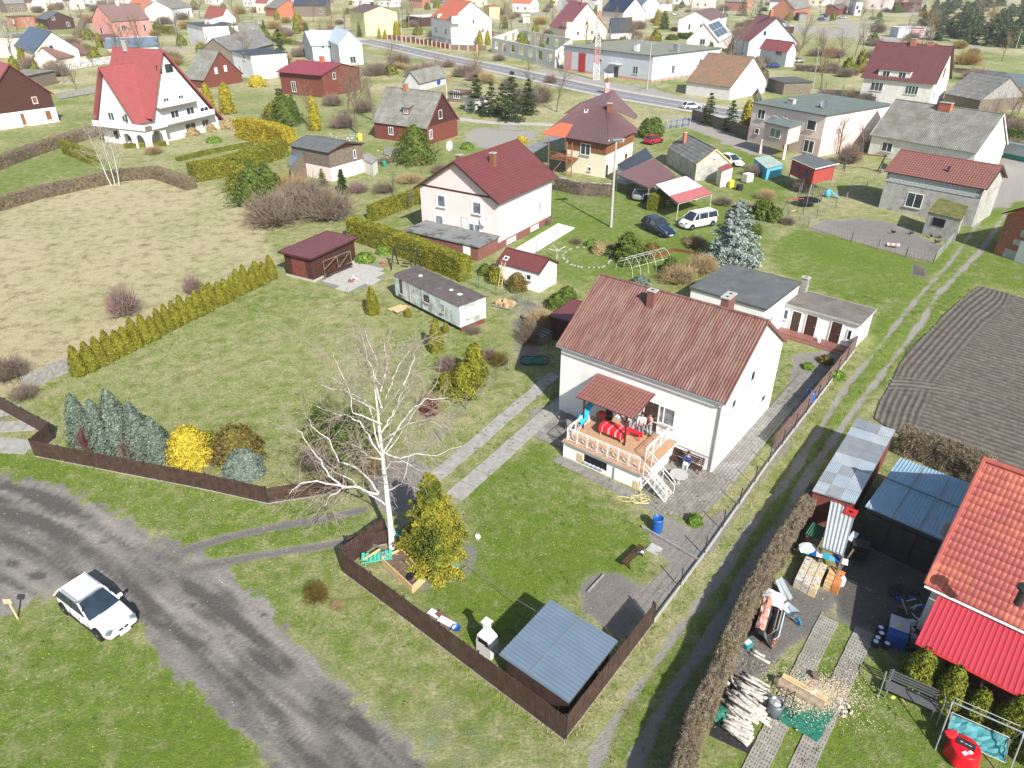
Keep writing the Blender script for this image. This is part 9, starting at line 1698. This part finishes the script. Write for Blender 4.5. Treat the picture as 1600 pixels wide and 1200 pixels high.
n=9000;ty=np.sqrt(rs.rand(n))*34+15;tx=(rs.rand(n)*2-1)*.78*(ty+17);l_,d_,t_,r_,f_,k_,z_=fields(tx,ty);ok=(d_>.6)&(f_<.3);tx,ty,z_=tx[ok],ty[ok],z_[ok];n=len(tx)
quads('gravel',np.stack([tx,ty,z_+.025],1),rs.normal(size=(n,3))*.4+[0,0,1],.018+.035*rs.rand(n)**3,.014+.02*rs.rand(n)**3,M('gravel_stone',(.40,.385,.36),.9,.2,3,island=.45),kind='stuff')
c_,nr_,a_,b_,up_,l_=BL
quads('grass_blades',c_,nr_,a_,b_,blade_material(),attr=dict(lush=np.clip(l_,0,1)),tdir=up_,kind='stuff')
rs=np.random.RandomState(12);pts=[]
for(p,q,n,w_)in(((534,893),(882,1157),500,.3),((882,1157),(1019,976),300,.3),((1019,976),(1330,552),900,.5),((60,716),(540,770),500,.3),((1100,1110),(1270,800),700,.7),((1262,357),(1455,410),500,.4)):
 a,b=W(*p),W(*q)
 for k in range(n):s=a.lerp(b,rs.rand());pts.append((s.x+rs.normal()*w_,s.y+rs.normal()*w_,.07))
c_=np.array(pts);n=len(c_);quads('dry_weeds',c_,rs.normal(size=(n,3))*[1,1,.3],.08+.10*rs.rand(n),.015*np.ones(n),m_straw,tdir=np.tile([0,0,1.],(n,1))+rs.normal(size=(n,3))*.5,kind='stuff')
LMK=[(o,o.name.split('.')[0].replace('_',' '))for o in COL.objects if o.get('category')in('house','barn','shed','villa','cottage','garage','station','annex','hut','store','kiosk','ruin','bungalow','workshop','playhouse','caravan','outhouse','carport')and not o.name.startswith('far_house')]
KD={'leafless garden shrubs':'leafless brown shrub','scrub of the far gardens':'brown scrub clump','leafless trees of the far gardens':'leafless tree','evergreen bushes of the far gardens':'evergreen bush','pines of the grove':'dark pine of the grove'}
OD=['nearest','second','third','fourth','fifth','sixth','seventh','eighth','ninth','tenth'];G_={}
for o in COL.objects:
 if o.get('group')in KD:
  b,bn=min(LMK,key=lambda q:(q[0].location-o.location).length);u,v=PX(*o.location[:2],0);u2,v2=PX(*b.location[:2],0);dx,dy=u-u2,v-v2
  G_.setdefault((KD[o['group']],'right of' if dx>abs(dy)*1.5 else 'left of' if-dx>abs(dy)*1.5 else 'behind' if dy<0 else 'in front of',bn),[]).append(((b.location-o.location).length,o.name,o))
for(kd,sd_,bn),l in G_.items():
 for i,(_,_,o)in enumerate(sorted(l,key=lambda q:q[:2])):o['label']='%s %s the %s%s'%(kd,sd_,bn,', '+OD[min(i,9)]+' of %d from it'%len(l)if len(l)>1 else '')
tr=[o for o in COL.objects if o.get('group')=='thujas of the long row']
for k,w_ in((0,'first thuja of the long row, beside the grey plank panels'),(1,'second thuja of the long row from the plank panels'),(-1,'last thuja of the long row, nearest the brown tool shed'),(-2,'second thuja of the long row from the brown tool shed')):tr[k]['label']=w_
hz=MB().box((0,900,22),(3600,2400,46)).build('haze',m_black,None,kind='stuff');hm=bpy.data.materials.new('haze_air');hm.use_nodes=True;nt=hm.node_tree;nt.nodes.remove(nt.nodes['Principled BSDF']);pv=nt.nodes.new('ShaderNodeVolumePrincipled');pv.inputs['Color'].default_value=(.93,.96,1,1);pv.inputs['Density'].default_value=.0002;nt.links.new(pv.outputs[0],nt.nodes['Material Output'].inputs['Volume']);hz.data.materials[0]=hm
